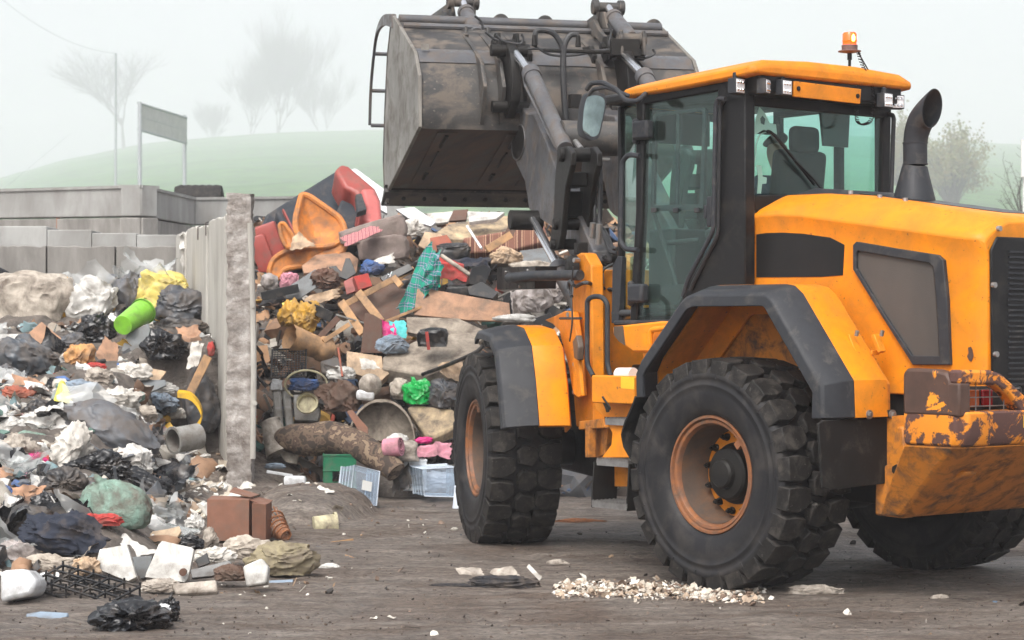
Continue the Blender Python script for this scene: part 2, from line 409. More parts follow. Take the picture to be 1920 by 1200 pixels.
# ------------------------------------------------------------------ chassis
ch = MB()
ch.bx(-1.25, 1.45, -0.50, 0.50, 0.60, 1.15); ch.bx(0.9, 1.75, -0.35, 0.35, 0.55, 1.5)
ch.bx(-1.2, 0.35, -0.56, 0.56, 1.15, 1.62)
P('rear_frame', ch, 'oily_black', bevel=0.02)
ch = MB()
ch.bx(-1.30, 0.75, -0.48, 0.48, 0.58, 1.25); ch.bx(-1.45, -1.0, -0.25, 0.25, 0.5, 1.5); ch.bx(-0.9, 0.7, -0.62, 0.62, 1.1, 1.35)
P('front_frame', ch, 'oily_black', front=True, bevel=0.02)
ch = MB(); ch.cyl(V((-1.41, 0, 0.5)), V((-1.41, 0, 1.75)), 0.12)
P('articulation_pin', ch, 'steel', front=True)
# ------------------------------------------------------------------ rear mudguards (both sides)
def arch(stations, ys, zadd, thick=0.02):
    """surface swept along the arch: stations (x, z); ys lateral positions"""
    return [[V((x, y, z+za)) for y, za in zip(ys, zadd)] for x, z in stations]
st_px = [(1193, 745), (1192, 700), (1202, 676), (1276, 566), (1286, 556), (1302, 549), (1429, 547), (1441, 549), (1452, 560), (1545, 722), (1546, 785)]
st = [r(a, b, y=1.33) for a, b in st_px]; st = [(p.x, p.z) for p in st]
cxz = (-0.1, 1.3)
def offs(st, d):
    out = []
    for i, (x, z) in enumerate(st):
        a = st[max(0, i-1)]; b = st[min(len(st)-1, i+1)]
        tx, tz = b[0]-a[0], b[1]-a[1]; l = math.hypot(tx, tz); nx, nz_ = tz/l, -tx/l
        if (x+nx*0.1-cxz[0])**2+(z+nz_*0.1-cxz[1])**2 < (x-cxz[0])**2+(z-cxz[1])**2: nx, nz_ = -nx, -nz_
        out.append((x+nx*d, z+nz_*d))
    return out
def flare(sd, stations, y_out, y_in, crown, lip, name, mat, front=False):
    mb = MB(); s0 = offs(stations, 0); s1 = offs(stations, crown); s2 = offs(stations, -lip); s3 = offs(stations, crown-0.03); s4 = offs(stations, -0.03)
    secs = []
    for i in range(len(stations)):
        q = [(y_in, s1[i]), (y_in-(y_in-y_out)*0.35, ((s1[i][0]*.8+s0[i][0]*.2), (s1[i][1]*.8+s0[i][1]*.2))), (y_out-0.012, s0[i]), (y_out+0.012, (s0[i][0]*.75+s2[i][0]*.25, s0[i][1]*.75+s2[i][1]*.25)), (y_out+0.018, s2[i]), (y_out-0.012, s2[i]),
             (y_out-0.03, s4[i]), (y_in, s3[i])]
        secs.append([V((p[0], y*sd, p[1])) for y, p in q])
    mb.loft(secs)
    return P(name, mb, mat, front=front, bevel=0.006, smooth=28)
flare(1, st, 1.335, 1.10, 0.055, 0.095, 'wheel_arch_flare', 'black_plastic')
flare(-1, st, 1.335, 1.10, 0.055, 0.095, 'wheel_arch_flare', 'black_plastic')
st_o = offs(st, 0.055); st_o2 = st_o[4:]
def guard(sd, stations, y0, y1, name, mat, front=False, r_in=0.05):
    mb = MB(); s1 = offs(stations, 0.0); s2 = offs(stations, -0.02); s3 = offs(stations, -0.045); secs = []
    for i in range(len(stations)):
        secs.append([V((p[0], y*sd, p[1])) for y, p in ((y0, s1[i]), (y1+0.06, s1[i]), (y1+0.018, ((s1[i][0]+s2[i][0])/2, (s1[i][1]+s2[i][1])/2)), (y1, s3[i]), (y1, offs(stations, -0.2)[i]), (y1+0.02, offs(stations, -0.2)[i]), (y1+0.03, s3[i]), (y0, s3[i]))])
    mb.loft(secs)
    return P(name, mb, mat, front=front, bevel=0.004, smooth=40)
guard(1, st_o, 1.10, 0.76, 'rear_mudguard', 'orange_paint'); guard(-1, st_o, 1.10, 0.76, 'rear_mudguard', 'orange_paint')
# inner wheel-arch panels
for sd in (1, -1):
    m = MB(); pts = [V((x, 0.74*sd, z)) for x, z in offs(st, 0.0)]
    m.prism(pts, (0, -0.03*sd, 0)); P('wheel_arch_liner', m, 'orange_dirty')
# brackets on the mudguard
for px, py in ((1596, 644), (1643, 644)):
    b = MB(); o = r(px, py, y=0.9 if px < 1620 else 0.76)
    b.box(o+V((0.01, 0, -0.06)), (0.012, 0.075, 0.03)); b.box(o+V((-0.02, 0, 0)), (0.03, 0.055, 0.13), Matrix.Rotation(0.5, 3, 'Y'))
    q = P('lamp_bracket', b, 'orange_paint', bevel=0.004)
    c = MB(); c.cyl(o+V((-0.045, 0, 0.05)), o+V((-0.055, 0, 0.085)), 0.014, seg=8); P('bracket_bolt', c, 'steel', q)
# mud flaps
m = MB()
fp = [(1535, 794), (1545, 788), (1668, 782), (1680, 786), (1680, 898), (1668, 906), (1560, 918), (1543, 915)]
m.prism([r(a, b, x=-1.10) for a, b in fp], (0.022, 0, 0)); P('mud_flap', m, 'flap_rubber', bevel=0.006)
m = MB(); m.prism([V((q.x, -q.y, q.z)) for q in [r(a, b, x=-1.10) for a, b in fp]], (0.022, 0, 0)); P('mud_flap', m, 'flap_rubber', bevel=0.006)
m = MB(); m.prism([r(a, b, x=-1.13) for a, b in ((1611, 772), (1680, 768), (1680, 782), (1611, 785))], (0.02, 0, 0)); q = P('flap_bracket', m, 'oily_black')
for px in (1628, 1672):
    o = r(px, 777, x=-1.13); m = MB(); m.cyl(o, o+V((-0.015, 0, 0)), 0.03); m.cyl(o, o+V((-0.03, 0, 0)), 0.016, seg=6); P('bracket_bolt', m, 'steel', q)
# front flap of the rear arch, a bent sheet of black rubber
m = MB()
fl = [(1191, 744), (1183, 762), (1172, 790), (1167, 815), (1170, 838), (1184, 866), (1196, 880)]
def flapfn(u, v):
    k = u*(len(fl)-1); i = min(int(k), len(fl)-2); t = k-i
    px = fl[i][0]*(1-t)+fl[i+1][0]*t; py = fl[i][1]*(1-t)+fl[i+1][1]*t
    p = r(px, py, y=1.30); return V((p.x-0.01*math.sin(u*9+v*4)-0.05*v*u, 1.30-v*0.5, p.z))
m.grid(flapfn, 18, 8); P('front_flap', m, 'flap_rubber', solid=0.015)

# ------------------------------------------------------------------ engine hood
zs_ = lambda x: pw([(-1.85, 2.35), (-1.56, 2.386), (-0.208, 2.578), (0.10, 2.60), (0.304, 2.586)], x)     # shoulder
zt_ = lambda x: pw([(-1.85, 2.46), (-1.64, 2.527), (-0.312, 2.726), (0.16, 2.735), (0.24, 2.71), (0.304, 2.61)], x)  # crease of the top
hood = MB(); secs = []
def hood_sec(x, yk=1.0, zk=1.0, low=1.35):
    s, t = zs_(x), zt_(x)
    ys = 0.645*yk
    half = [(ys-0.03, low), (ys-0.03, s-0.16), (ys-0.015, s-0.07), (ys, s-0.015), (ys-0.01, s+0.01), (ys-0.05, s+0.35*(t-s)), (0.45*yk, t-0.015), (0.40*yk, t), (0.25*yk, t+0.008)]
    return [V((x, y, z)) for y, z in half]+[V((x, -y, z)) for y, z in half[::-1]]
xs = [0.304, 0.24, 0.16, 0.0, -0.2, -0.5, -0.8, -1.1, -1.4, -1.56, -1.64]
for x in xs: secs.append(hood_sec(x))
for dx, yk in ((-1.70, 0.992), (-1.745, 0.965), (-1.78, 0.92)):
    q = hood_sec(dx, yk)
    if dx == -1.78: q = [V((p.x, p.y, p.z-(0.02 if p.z > 2.2 else 0))) for p in q]
    secs.append(q)
hood.loft(secs)
hoodo = P('hood', hood, 'orange_paint', smooth=24, bevel=0.008)
# black strip along the top
m = MB(); m.loft([[V((x, y, zt_(x)+0.012)) for y in (0.20, -0.20)]+[V((x, y, zt_(x)-0.05)) for y in (-0.20, 0.20)] for x in (0.23, -0.3, -0.8, -1.3, -1.6)])
P('top_cover', m, 'black_paint', hoodo, bevel=0.004)
m = MB(); m.loft([[V((x, y, z)) for y, z in ((0.36, zt_(x)-0.01), (0.30, zt_(x)+h_), (-0.30, zt_(x)+h_), (-0.36, zt_(x)-0.01))] for x, h_ in ((0.25, 0.035), (0.0, 0.05), (-0.25, 0.03), (-0.35, 0.006))])
P('intake_cowl', m, 'black_plastic', hoodo, bevel=0.01)
for x in (-0.35, -0.62, -0.85):
    m = MB(); m.cyl((x, 0.3, zt_(x)+0.0), (x, 0.3, zt_(x)+0.025), 0.018, seg=10); P('cover_bolt', m, 'steel', hoodo)
# black taped panel and side grille
yh = 0.619
m = MB(); m.prism(rs([(1418, 430), (1438, 429), (1466, 435), (1535, 434), (1583, 459), (1580, 516), (1540, 519), (1418, 520)], y=yh), (0, -0.012, 0)); P('taped_panel', m, 'tape_black', hoodo)
outer = [(1599, 459), (1605, 453), (1680, 466), (1757, 478), (1768, 488), (1775, 560), (1780, 684), (1711, 684), (1655, 596), (1599, 505)]
inner = [(1605, 474), (1608, 470), (1670, 481), (1742, 493), (1749, 500), (1755, 560), (1761, 668), (1709, 667), (1658, 590), (1605, 503)]
m = MB(); a = rs(outer, y=yh+0.028); b = rs(inner, y=yh+0.028); b2 = [p-V((0, 0.03, 0)) for p in b]; a2 = [p-V((0, 0.04, 0)) for p in a]; n = len(a)
m.add(a+b+b2+a2, [[i, (i+1) % n, (i+1) % n+n, i+n] for i in range(n)]+[[i+n, (i+1) % n+n, (i+1) % n+2*n, i+2*n] for i in range(n)]+[[i, (i+1) % n, (i+1) % n+3*n, i+3*n] for i in range(n)])
gr = P('side_grille', m, 'black_plastic', hoodo, bevel=0.005)
m = MB(); m.prism(rs(inner, y=yh+0.006), (0, -0.02, 0)); P('grille_mesh', m, 'panel_mesh', hoodo)
m = MB(); m.prism(rs([(1815, 652), (1820, 650), (1823, 656), (1825, 668), (1821, 678), (1817, 676), (1813, 668), (1816, 662)], y=0.618), (0, -0.003, 0)); P('paint_chip', m, 'chipped_primer', hoodo)
# rear grille door, black, on the rear face
m = MB()
m.prism([V((-1.782, y, z)) for y, z in ((0.545, 1.30), (0.565, 2.28), (0.50, 2.37), (-0.50, 2.37), (-0.565, 2.28), (-0.545, 1.30))], (-0.02, 0, 0))
gd = P('rear_grille', m, 'black_paint', hoodo, bevel=0.01)
m = MB()
for i in range(26): m.bx(-1.815, -1.80, -0.46, 0.40, 1.42+i*0.034, 1.432+i*0.034)
P('grille_slats', m, 'black_plastic', hoodo)
for y, z in ((0.50, 2.42), (0.55, 2.06), (0.53, 1.62)):
    m = MB(); m.cyl((-1.80, y, z), (-1.825, y, z), 0.018, seg=12); P('cover_bolt', m, 'steel', hoodo)
# exhaust
m = MB()
c0 = r(1714, 372, y=-0.1); c1 = r(1716, 311, y=-0.1); c2 = r(1716, 272, y=-0.1)
bx_ = lambda px, py: r(px, py, y=-0.1)
pth = [bx_(1714, 376), bx_(1715, 312), bx_(1716, 308), bx_(1716, 272), bx_(1716, 268), bx_(1719, 248), bx_(1726, 229), bx_(1736, 214), bx_(1748, 203)]
rad = [0.150, 0.088, 0.084, 0.084, 0.084, 0.083, 0.081, 0.080, 0.080]
up = V((0, 0, 1))
m.tube(pth[:3], rad[:3], 28, cap=False); m.tube(pth[2:5], rad[2:5], 28, cap=False)
full = bez(pth[4:], 5); fr_ = [0.084+0.018*smooth(0, 1, i/(len(full)-1)) for i in range(len(full))]
m.tube(full, fr_, 28, cap=False)
for q in (pth[2], pth[4]): m.tube([q-V((0, 0, 0.004)), q+V((0, 0, 0.004))], 0.0885, 28)
# oblique mouth
axd = (pth[-1]-pth[-2]).normalized()
ex = P('exhaust_stack', m, 'black_plastic', hoodo, smooth=60)
vs = ex.data.vertices
tip = pth[-1]; fwd = V((-1, 0.25, 0)).normalized()
for v in vs:
    d = (v.co-tip); s = d.dot(axd)
    if s > -0.16:
        k = d.dot(V((0.72, 0, 0.7)).normalized())
        v.co += axd*(k*0.9)*smooth(-0.16, 0, s)
md = ex.modifiers.new('Solidify', 'SOLIDIFY'); md.thickness = 0.006; md.offset = -1

# ------------------------------------------------------------------ counterweight and tail
m = MB()
def cwsec(z, x0, x1, y, c=0.06): return [V((x1, y, z)), V((x0+c, y, z)), V((x0, y-c, z)), V((x0, -y+c, z)), V((x0+c, -y, z)), V((x1, -y, z))]
m.loft([cwsec(1.27, -2.02, -1.54, 1.10), cwsec(1.12, -2.02, -1.54, 1.10), cwsec(1.055, -1.99, -1.54, 1.09)])
cw = P('counterweight', m, 'orange_chipped', bevel=0.015, smooth=30)
m = MB(); m.loft([cwsec(1.052, -1.985, -1.53, 1.085), cwsec(0.93, -1.80, -1.40, 1.0), cwsec(0.60, -1.36, -1.10, 0.82), cwsec(0.56, -1.28, -1.08, 0.80)]); P('belly_plate', m, 'orange_dirty', cw, bevel=0.015, smooth=30)
for sd in (1, -1):
    m = MB(); m.prism([V((x, 1.105*sd, z)) for x, z in ((-1.54, 1.24), (-1.54, 1.50), (-1.57, 1.535), (-1.80, 1.53), (-1.90, 1.51), (-1.93, 1.46), (-1.93, 1.24))], (0, -0.10*sd, 0))
    P('bumper_horn', m, 'chipped_primer' if sd > 0 else 'orange_chipped', cw, bevel=0.02)
    m = MB()
    top = [(1.10, 1.53), (0.80, 1.525), (0.70, 1.50), (0.42, 1.33), (0.36, 1.26)]; bot = [(0.36, 1.18), (0.46, 1.20), (0.64, 1.37), (0.76, 1.43), (1.10, 1.44)]
    m.prism([V((-2.0, y*sd, z)) for y, z in top+bot], (0.10, 0, 0)); P('bumper_bar', m, 'orange_chipped', cw, bevel=0.02)
    m = MB(); m.bx(-2.0, -1.90, 1.0*sd, 1.105*sd, 1.24, 1.45); P('bumper_post', m, 'chipped_primer' if sd > 0 else 'orange_chipped', cw, bevel=0.015)
    m = MB(); m.bx(-1.84, -1.55, 0.99*sd, 0.3*sd, 1.25, 1.42); lh = P('lamp_housing', m, 'black_paint', cw, bevel=0.02)
    for y, mt in ((0.93, 'lamp_red'), (0.80, 'lamp_amber'), (0.67, 'lamp_red')):
        m = MB(); m.bx(-1.865, -1.84, (y-0.05)*sd, (y+0.05)*sd, 1.29, 1.40); P('tail_lamp', m, mt, lh, bevel=0.01)
    m = MB()
    for z in (1.30, 1.355, 1.405): m.tube([(-1.93, 1.0*sd, z), (-1.93, 0.45*sd, z)], 0.004, 5)
    for y in (0.87, 0.735, 0.60): m.tube([(-1.93, y*sd, 1.27), (-1.93, y*sd, 1.44)], 0.004, 5)
    P('lamp_guard', m, 'steel', lh)
m = MB(); m.bx(-2.022, -2.018, 0.40, 0.52, 1.16, 1.24); lb = P('warning_label', m, 'yellow_label', cw)
m = MB()
def strk(pts, th=0.006): m.tube([V((-2.026, y, z)) for y, z in pts], th, 4)
strk([(0.50, 1.18), (0.485, 1.22), (0.47, 1.18)], 0.004); strk([(0.493, 1.193), (0.477, 1.193)], 0.004)
P('label_lettering', m, 'black_paint', lb)
# tow casting between axle and counterweight
m = MB(); m.prism(rs([(1640, 940), (1642, 880), (1665, 870), (1680, 800), (1693, 800), (1697, 850), (1720, 870), (1775, 880), (1810, 884), (1808, 892), (1775, 908), (1700, 966), (1690, 972), (1640, 966)], y=0.78), (0, -0.12, 0))
P('tail_bracket', m, 'orange_dirty', cw, bevel=0.015)
m = MB(); m.prism(rs([(1655, 780), (1700, 780), (1700, 870), (1690, 900), (1640, 905)], y=0.76), (0, -1.52, 0)); P('tail_frame', m, 'orange_dirty', cw)
for px in (1690, 1715):
    m = MB(); o = r(px, 888, y=0.79); m.box(o, (0.09, 0.03, 0.05)); m.cyl(o+V((0, 0.01, 0.02)), o+V((0, 0.06, 0.03)), 0.035, seg=6); P('tow_bolt', m, 'oily_black', cw, bevel=0.005)
# ------------------------------------------------------------------ cab
YL, YR, XB = 0.74, -0.78, 0.28
cab = MB()
def pr_side(mb, pts, y=YL, th=0.07): mb.prism(rs(pts, y=y), (0, -th, 0))
pr_side(cab, [(1345, 166), (1397, 150), (1397, 604), (1262, 604), (1290, 530), (1338, 446), (1345, 425)], th=0.10)
pr_side(cab, [(1192, 180), (1397, 138), (1397, 168), (1345, 171), (1204, 196), (1191, 200)])
pr_side(cab, [(1192, 186), (1207, 186), (1203, 400), (1193, 604), (1180, 604), (1191, 400)])
# right side, mirrored in plan
def pbar(mb, a, b, w=0.05): mb.tube([a, b], w, 4)
for x in (XB+0.05, 0.75, 1.40): cab.bx(x-0.035, x+0.035, YR, YR+0.06, 1.85, 3.55)
cab.bx(XB, 1.42, YR, YR+0.06, 3.45, 3.55); cab.bx(XB, 1.42, YR, YR+0.05, 1.85, 2.2)
# front corner posts, header and sill
for y in (0.50, -0.54): cab.bx(1.83, 1.87, y-0.03, y+0.03, 1.85, 3.5)
cab.bx(1.82, 1.88, -0.54, 0.50, 3.44, 3.54); cab.bx(1.82, 1.88, -0.54, 0.50, 1.83, 1.95)
cab.prism([V((x, y, 1.83)) for x, y in ((XB, 0.72), (1.42, 0.72), (1.86, 0.5), (1.86, -0.54), (1.42, YR+0.02), (XB, YR+0.02))], (0, 0, 0.05))
# rear wall: posts, header, lower panel
XR = XB
def rear(mb, pts, th=0.05, x=XR): mb.prism(rs(pts, x=x), (th, 0, 0))
rear(cab, [(1394, 160), (1409, 165), (1406, 366), (1412, 604), (1394, 604)])
rear(cab, [(1409, 150), (1672, 190), (1672, 222), (1409, 198)])
rear(cab, [(1657, 200), (1672, 200), (1668, 400), (1652, 398)])
rear(cab, [(1404, 366), (1660, 362), (1660, 604), (1404, 604)])
cabo = P('cab_frame', cab, 'black_paint', bevel=0.012)
m = MB(); pr_side(m, [(1396, 376), (1411, 382), (1411, 580), (1398, 580)], y=0.745, th=0.01)
# roof
ro = MB(); secs = []
for x, z0, w, k in ((0.085, 3.592, 0.80, 0.4), (0.12, 3.585, 0.835, 0.9), (0.26, 3.572, 0.84, 1), (0.95, 3.545, 0.83, 1), (1.50, 3.540, 0.80, 0.8), (1.72, 3.530, 0.62, 0.45), (1.98, 3.50, 0.40, 0.3)):
    secs.append([V((x, y-0.02, z)) for y, z in ((w-0.06, z0-0.02), (w, z0-0.015), (w, z0+0.045*k), (w-0.13, z0+0.10*k), (0.25, z0+0.125*k), (-0.25, z0+0.125*k), (-w+0.13, z0+0.10*k), (-w, z0+0.045*k), (-w, z0-0.015), (-w+0.06, z0-0.02))])
ro.loft(secs)
P('roof', ro, 'orange_paint', cabo, bevel=0.018, smooth=25)
m = MB(); m.bx(0.16, 1.85, -0.74, 0.70, 3.50, 3.57); m.bx(0.12, 0.32, -0.76, 0.72, 3.44, 3.58)
P('roof_lining', m, 'black_paint', cabo, bevel=0.02)
m = MB(); m.prism(rs([(1490, 152), (1615, 167), (1613, 195), (1489, 181)], x=0.09), (0.02, 0, 0)); rp = P('light_bar_panel', m, 'orange_paint', cabo, bevel=0.004)
for px, py in ((1497, 166), (1608, 180)):
    m = MB(); o = r(px, py, x=0.088); m.cyl(o, o+V((-0.006, 0, 0)), 0.017, seg=16); P('panel_hole', m, 'oily_black', rp)
def lamp(px, py, x, rot=0.0, w=0.10):
    o = r(px, py, x=x); R3 = Matrix.Rotation(rot, 3, 'Z')
    m = MB(); m.box(o+R3 @ V((0.035, 0, 0)), (0.07, w+0.015, w+0.015), R3); m.box(o+V((0.05, 0, 0.07)), (0.03, 0.03, 0.06))
    q = P('work_light', m, 'black_plastic', cabo, bevel=0.006)
    m = MB(); m.box(o+R3 @ V((-0.001, 0, 0)), (0.006, w, w), R3); m2 = P('lens', m, 'lamp_lens', q, bevel=0.003)
    m = MB()
    for i in range(2):
        for j in range(3):
            c = o+R3 @ V((-0.005, (j-1)*w*0.3, (i-0.5)*w*0.55)); m.cyl(c, c+R3 @ V((-0.006, 0, 0)), 0.012, 0.008, seg=10)
    P('led', m, 'chrome', q)
lamp(1388, 161, 0.22, 0.15, 0.095); lamp(1440, 162, 0.10, 0.5, 0.09); lamp(1476, 164, 0.07, 0.1, 0.095); lamp(1666, 188, 0.05, 0.1, 0.095); lamp(1684, 191, 0.12, -0.4, 0.09)
# panes
g = MB(); g.prism(rs([(1203, 192), (1346, 166), (1342, 440), (1291, 530), (1264, 600), (1190, 602), (1198, 400)], y=YL-0.02), (0, -0.006, 0)); door = P('door_glass', g, 'cab_glass', cabo, smooth=0)
g = MB(); g.prism([V((1.41, 0.73, 1.86)), V((1.84, 0.50, 1.86)), V((1.84, 0.50, 3.45)), V((1.39, 0.73, 3.48))], (0.003, 0.005, 0)); P('quarter_glass', g, 'cab_glass', cabo, smooth=0)
g = MB(); g.bx(1.845, 1.851, -0.52, 0.48, 1.93, 3.46); P('windscreen', g, 'cab_glass', cabo, smooth=0)
g = MB(); g.bx(XB+0.06, 1.38, YR+0.02, YR+0.026, 2.2, 3.46); P('side_glass', g, 'cab_glass', cabo, smooth=0)
g = MB(); g.prism([V((1.41, -0.77, 1.86)), V((1.84, -0.54, 1.86)), V((1.84, -0.54, 3.45)), V((1.41, -0.77, 3.48))], (0.003, -0.005, 0)); P('quarter_glass', g, 'cab_glass', cabo, smooth=0)
g = MB(); g.prism(rs([(1408, 196), (1660, 214), (1656, 366), (1405, 368)], x=XB+0.02), (0.006, 0, 0)); rw = P('rear_glass', g, 'cab_glass', cabo, smooth=0)
# sliding window frame inside the door
def ring(mb, out, inn, th, vec):
    n = len(out)
    mb.add(out+inn+[p+vec for p in inn]+[p+vec for p in out],
           [[i, (i+1) % n, (i+1) % n+n, i+n] for i in range(n)]+[[i+n, (i+1) % n+n, (i+1) % n+2*n, i+2*n] for i in range(n)] +
           [[i, (i+1) % n, (i+1) % n+3*n, i+3*n] for i in range(n)]+[[i+2*n, (i+1) % n+2*n, (i+1) % n+3*n, i+3*n] for i in range(n)])
m = MB(); y = YL-0.035
ring(m, rounded(rs([(1224, 212), (1323, 201), (1318, 394), (1219, 396)], y=y), 0.04), rounded(rs([(1229, 218), (1317, 208), (1312, 383), (1225, 385)], y=y), 0.03), 0, V((0, -0.03, 0)))
m.prism(rs([(1268, 210), (1273, 210), (1270, 390), (1265, 390)], y=y), (0, -0.02, 0))
wf = P('window_frame', m, 'black_plastic', cabo, bevel=0.003)
m = MB()
for px in (1226, 1267, 1307): o = r(px, 394, y=YL-0.01); m.box(o, (0.05, 0.02, 0.035))
P('window_latch', m, 'black_plastic', wf, bevel=0.005)
m = MB(); m.prism(rs([(1207, 537), (1290, 532), (1270, 572), (1206, 572)], y=YL-0.035), (0, -0.01, 0)); P('door_panel', m, 'black_plastic', cabo)
m = MB(); m.prism(rs([(1150, 601), (1262, 599), (1262, 606), (1150, 610)], y=YL+0.02), (0, -0.08, 0)); P('door_sill', m, 'black_plastic', cabo, bevel=0.01)
# pillar-side seal, grab rails, hinges
m = MB(); m.tube(rpath(rs([(1360, 186), (1347, 184), (1342, 196), (1340, 300), (1338, 432), (1290, 524), (1280, 556)], y=YL+0.05), 0.05), 0.017, 10); P('grab_rail', m, 'black_plastic', cabo)
m = MB(); m.tube(rpath(rs([(1356, 190), (1350, 200), (1348, 300), (1346, 440), (1300, 530), (1294, 545)], y=YL+0.015), 0.05), 0.014, 8); P('door_seal', m, 'hose_rubber', cabo)
m = MB(); m.tube(rpath(rs([(1200, 292), (1178, 290), (1167, 302), (1163, 452), (1172, 467), (1196, 469)], y=YL+0.06), 0.06), 0.02, 12); P('grab_rail', m, 'black_plastic', cabo)
m = MB(); m.tube(rpath([r(1664, 214, x=0.3), r(1676, 216, x=0.2), r(1675, 240, x=0.2), r(1671, 368, x=0.2)], 0.05), 0.017, 10); P('grab_rail', m, 'black_plastic', cabo)
for px, py in ((1205, 244), (1196, 550)):
    m = MB(); o = r(px, py, y=YL+0.04); m.box(o, (0.17, 0.08, 0.14)); m.box(o+V((0.10, -0.02, 0)), (0.05, 0.05, 0.19)); P('door_hinge', m, 'black_plastic', cabo, bevel=0.02)
m = MB(); o = r(1332, 397, y=YL); m.box(o, (0.05, 0.04, 0.22)); m.box(o+V((0.03, 0.02, 0)), (0.03, 0.02, 0.1)); P('door_lock', m, 'black_plastic', cabo, bevel=0.015)
# mirror
m = MB(); mz = lambda a, b: r(a, b, y=0.95)
m.tube(rpath([r(1210, 176, y=0.8), mz(1196, 190), mz(1172, 189), mz(1160, 170), mz(1130, 154), mz(1108, 156), mz(1100, 168)], 0.05), 0.019, 10)
m.tube(rpath([r(1180, 180, y=0.9), mz(1160, 172), mz(1135, 163), mz(1112, 168), mz(1104, 178)], 0.05), 0.015, 10)
ma = P('mirror_arm', m, 'black_plastic', cabo)
mp_ = rounded([mz(a, b) for a, b in ((1099, 174), (1122, 172), (1138, 180), (1136, 205), (1124, 258), (1112, 264), (1092, 254), (1089, 240), (1092, 200))], 0.05)
dv = V((0.07, -0.02, 0))
m = MB(); m.prism([p+V((0.0, 0, 0)) for p in mp_], dv); q = P('side_mirror', m, 'black_plastic', cabo, bevel=0.012)
cen = sum(mp_, V((0, 0, 0)))/len(mp_)
m = MB(); m.prism([cen+(p-cen)*0.86-dv*0.06 for p in mp_], dv*0.05); P('mirror_glass', m, 'mirror_glass', q)
# rear wiper, papers and cable on the rear glass
xg = XB-0.01
m = MB(); m.tube(bez([r(a, b, x=xg) for a, b in ((1437, 247), (1448, 250), (1478, 285), (1510, 325), (1527, 347))], 5), [0.006]+[0.012]*19+[0.008], 6); m.tube([r(1490, 300, x=xg-0.02), r(1522, 332, x=xg-0.02), r(1541, 355, x=xg-0.02)], 0.009, 6)
P('wiper', m, 'black_paint', rw)
xi = XB+0.035
for pts in ([(1411, 255), (1415, 232), (1424, 200), (1434, 212), (1444, 232), (1455, 233), (1457, 252), (1448, 247), (1432, 243), (1420, 250)], [(1419, 309), (1428, 311), (1430, 331), (1438, 333), (1437, 344), (1429, 345), (1427, 363), (1420, 363), (1422, 335)], [(1409, 222), (1413, 224), (1412, 300), (1408, 302)]):
    m = MB(); m.prism(rs(pts, x=xi), (0.004, 0, 0)); P('paper_sheet', m, 'paper_white', rw, smooth=0)
m = MB(); m.prism(rs(rounded([V((1430, 216, 0)), V((1436, 222, 0)), V((1433, 234, 0)), V((1426, 231, 0)), V((1425, 222, 0))], 3) and [(1430, 217), (1435, 223), (1433, 234), (1427, 231), (1426, 222)], x=xi-0.004), (0.002, 0, 0)); P('paper_hole', m, 'black_paint', rw)
m = MB(); m.tube(bez([r(a, b, x=xi+0.02) for a, b in ((1440, 248), (1426, 252), (1418, 270), (1417, 290), (1412, 315))], 5), 0.004, 5); P('cable', m, 'paper_white', rw)
# interior
m = MB(); m.bx(0.35, 1.80, -0.70, 0.66, 1.88, 1.93); m.bx(0.34, 0.55, -0.68, 0.64, 1.93, 2.35); m.bx(1.45, 1.75, -0.35, 0.32, 1.9, 2.55)
m.bx(0.75, 1.25, -0.62, -0.36, 1.93, 2.55); m.box((1.35, -0.42, 2.72), (0.05, 0.24, 0.2)); m.bx(0.45, 0.95, 0.36, 0.48, 2.45, 2.52)
P('console', m, 'cab_trim', cabo, bevel=0.02)
m = MB(); m.bx(0.50, 1.02, -0.28, 0.22, 2.25, 2.42); m.box((0.50, -0.03, 2.75), (0.14, 0.48, 0.70), Matrix.Rotation(-0.12, 3, 'Y')); m.box((0.42, -0.03, 3.17), (0.10, 0.28, 0.20)); m.bx(0.6, 0.95, -0.2, 0.15, 1.93, 2.25)
P('driver_seat', m, 'seat_cloth', cabo, bevel=0.05, seg=3)
m = MB()
o = V((1.22, -0.03, 2.68)); axv = V((-0.55, 0, 0.83)).normalized(); a_ = axv.orthogonal().normalized(); b_ = axv.cross(a_)
m.tube([o+(a_*math.cos(w)+b_*math.sin(w))*0.19 for w in [2*math.pi*i/28 for i in range(28)]], 0.014, 8, closed=True)
for w in (0.3, 2.4, 4.5): m.tube([o, o+(a_*math.cos(w)+b_*math.sin(w))*0.19], 0.012, 6)
m.tube([o, o-axv*0.45], 0.03, 8); P('steering_wheel', m, 'black_plastic', cabo)
m = MB(); m.tube([r(1226, 400, y=0.55), r(1250, 470, y=0.55), r(1272, 545, y=0.55)], 0.016, 8); m.tube([r(1243, 456, y=0.5), r(1312, 450, y=0.4)], 0.02, 8); P('cab_stay', m, 'cab_trim', cabo)
m = MB(); m.prism([V((0.42, y, z)) for y, z in ((-0.20, 3.42), (-0.52, 3.42), (-0.50, 3.14), (-0.24, 3.14))], (0.02, 0, 0)); P('sun_blind', m, 'grey_visor', cabo)
m = MB(); m.bx(0.62, 0.68, 0.02, 0.22, 3.22, 3.30); P('inner_mirror', m, 'panel_mesh', cabo, bevel=0.005)
m = MB(); m.bx(1.50, 1.53, -0.1, 0.5, 3.2, 3.44); P('front_blind', m, 'grey_visor', cabo)
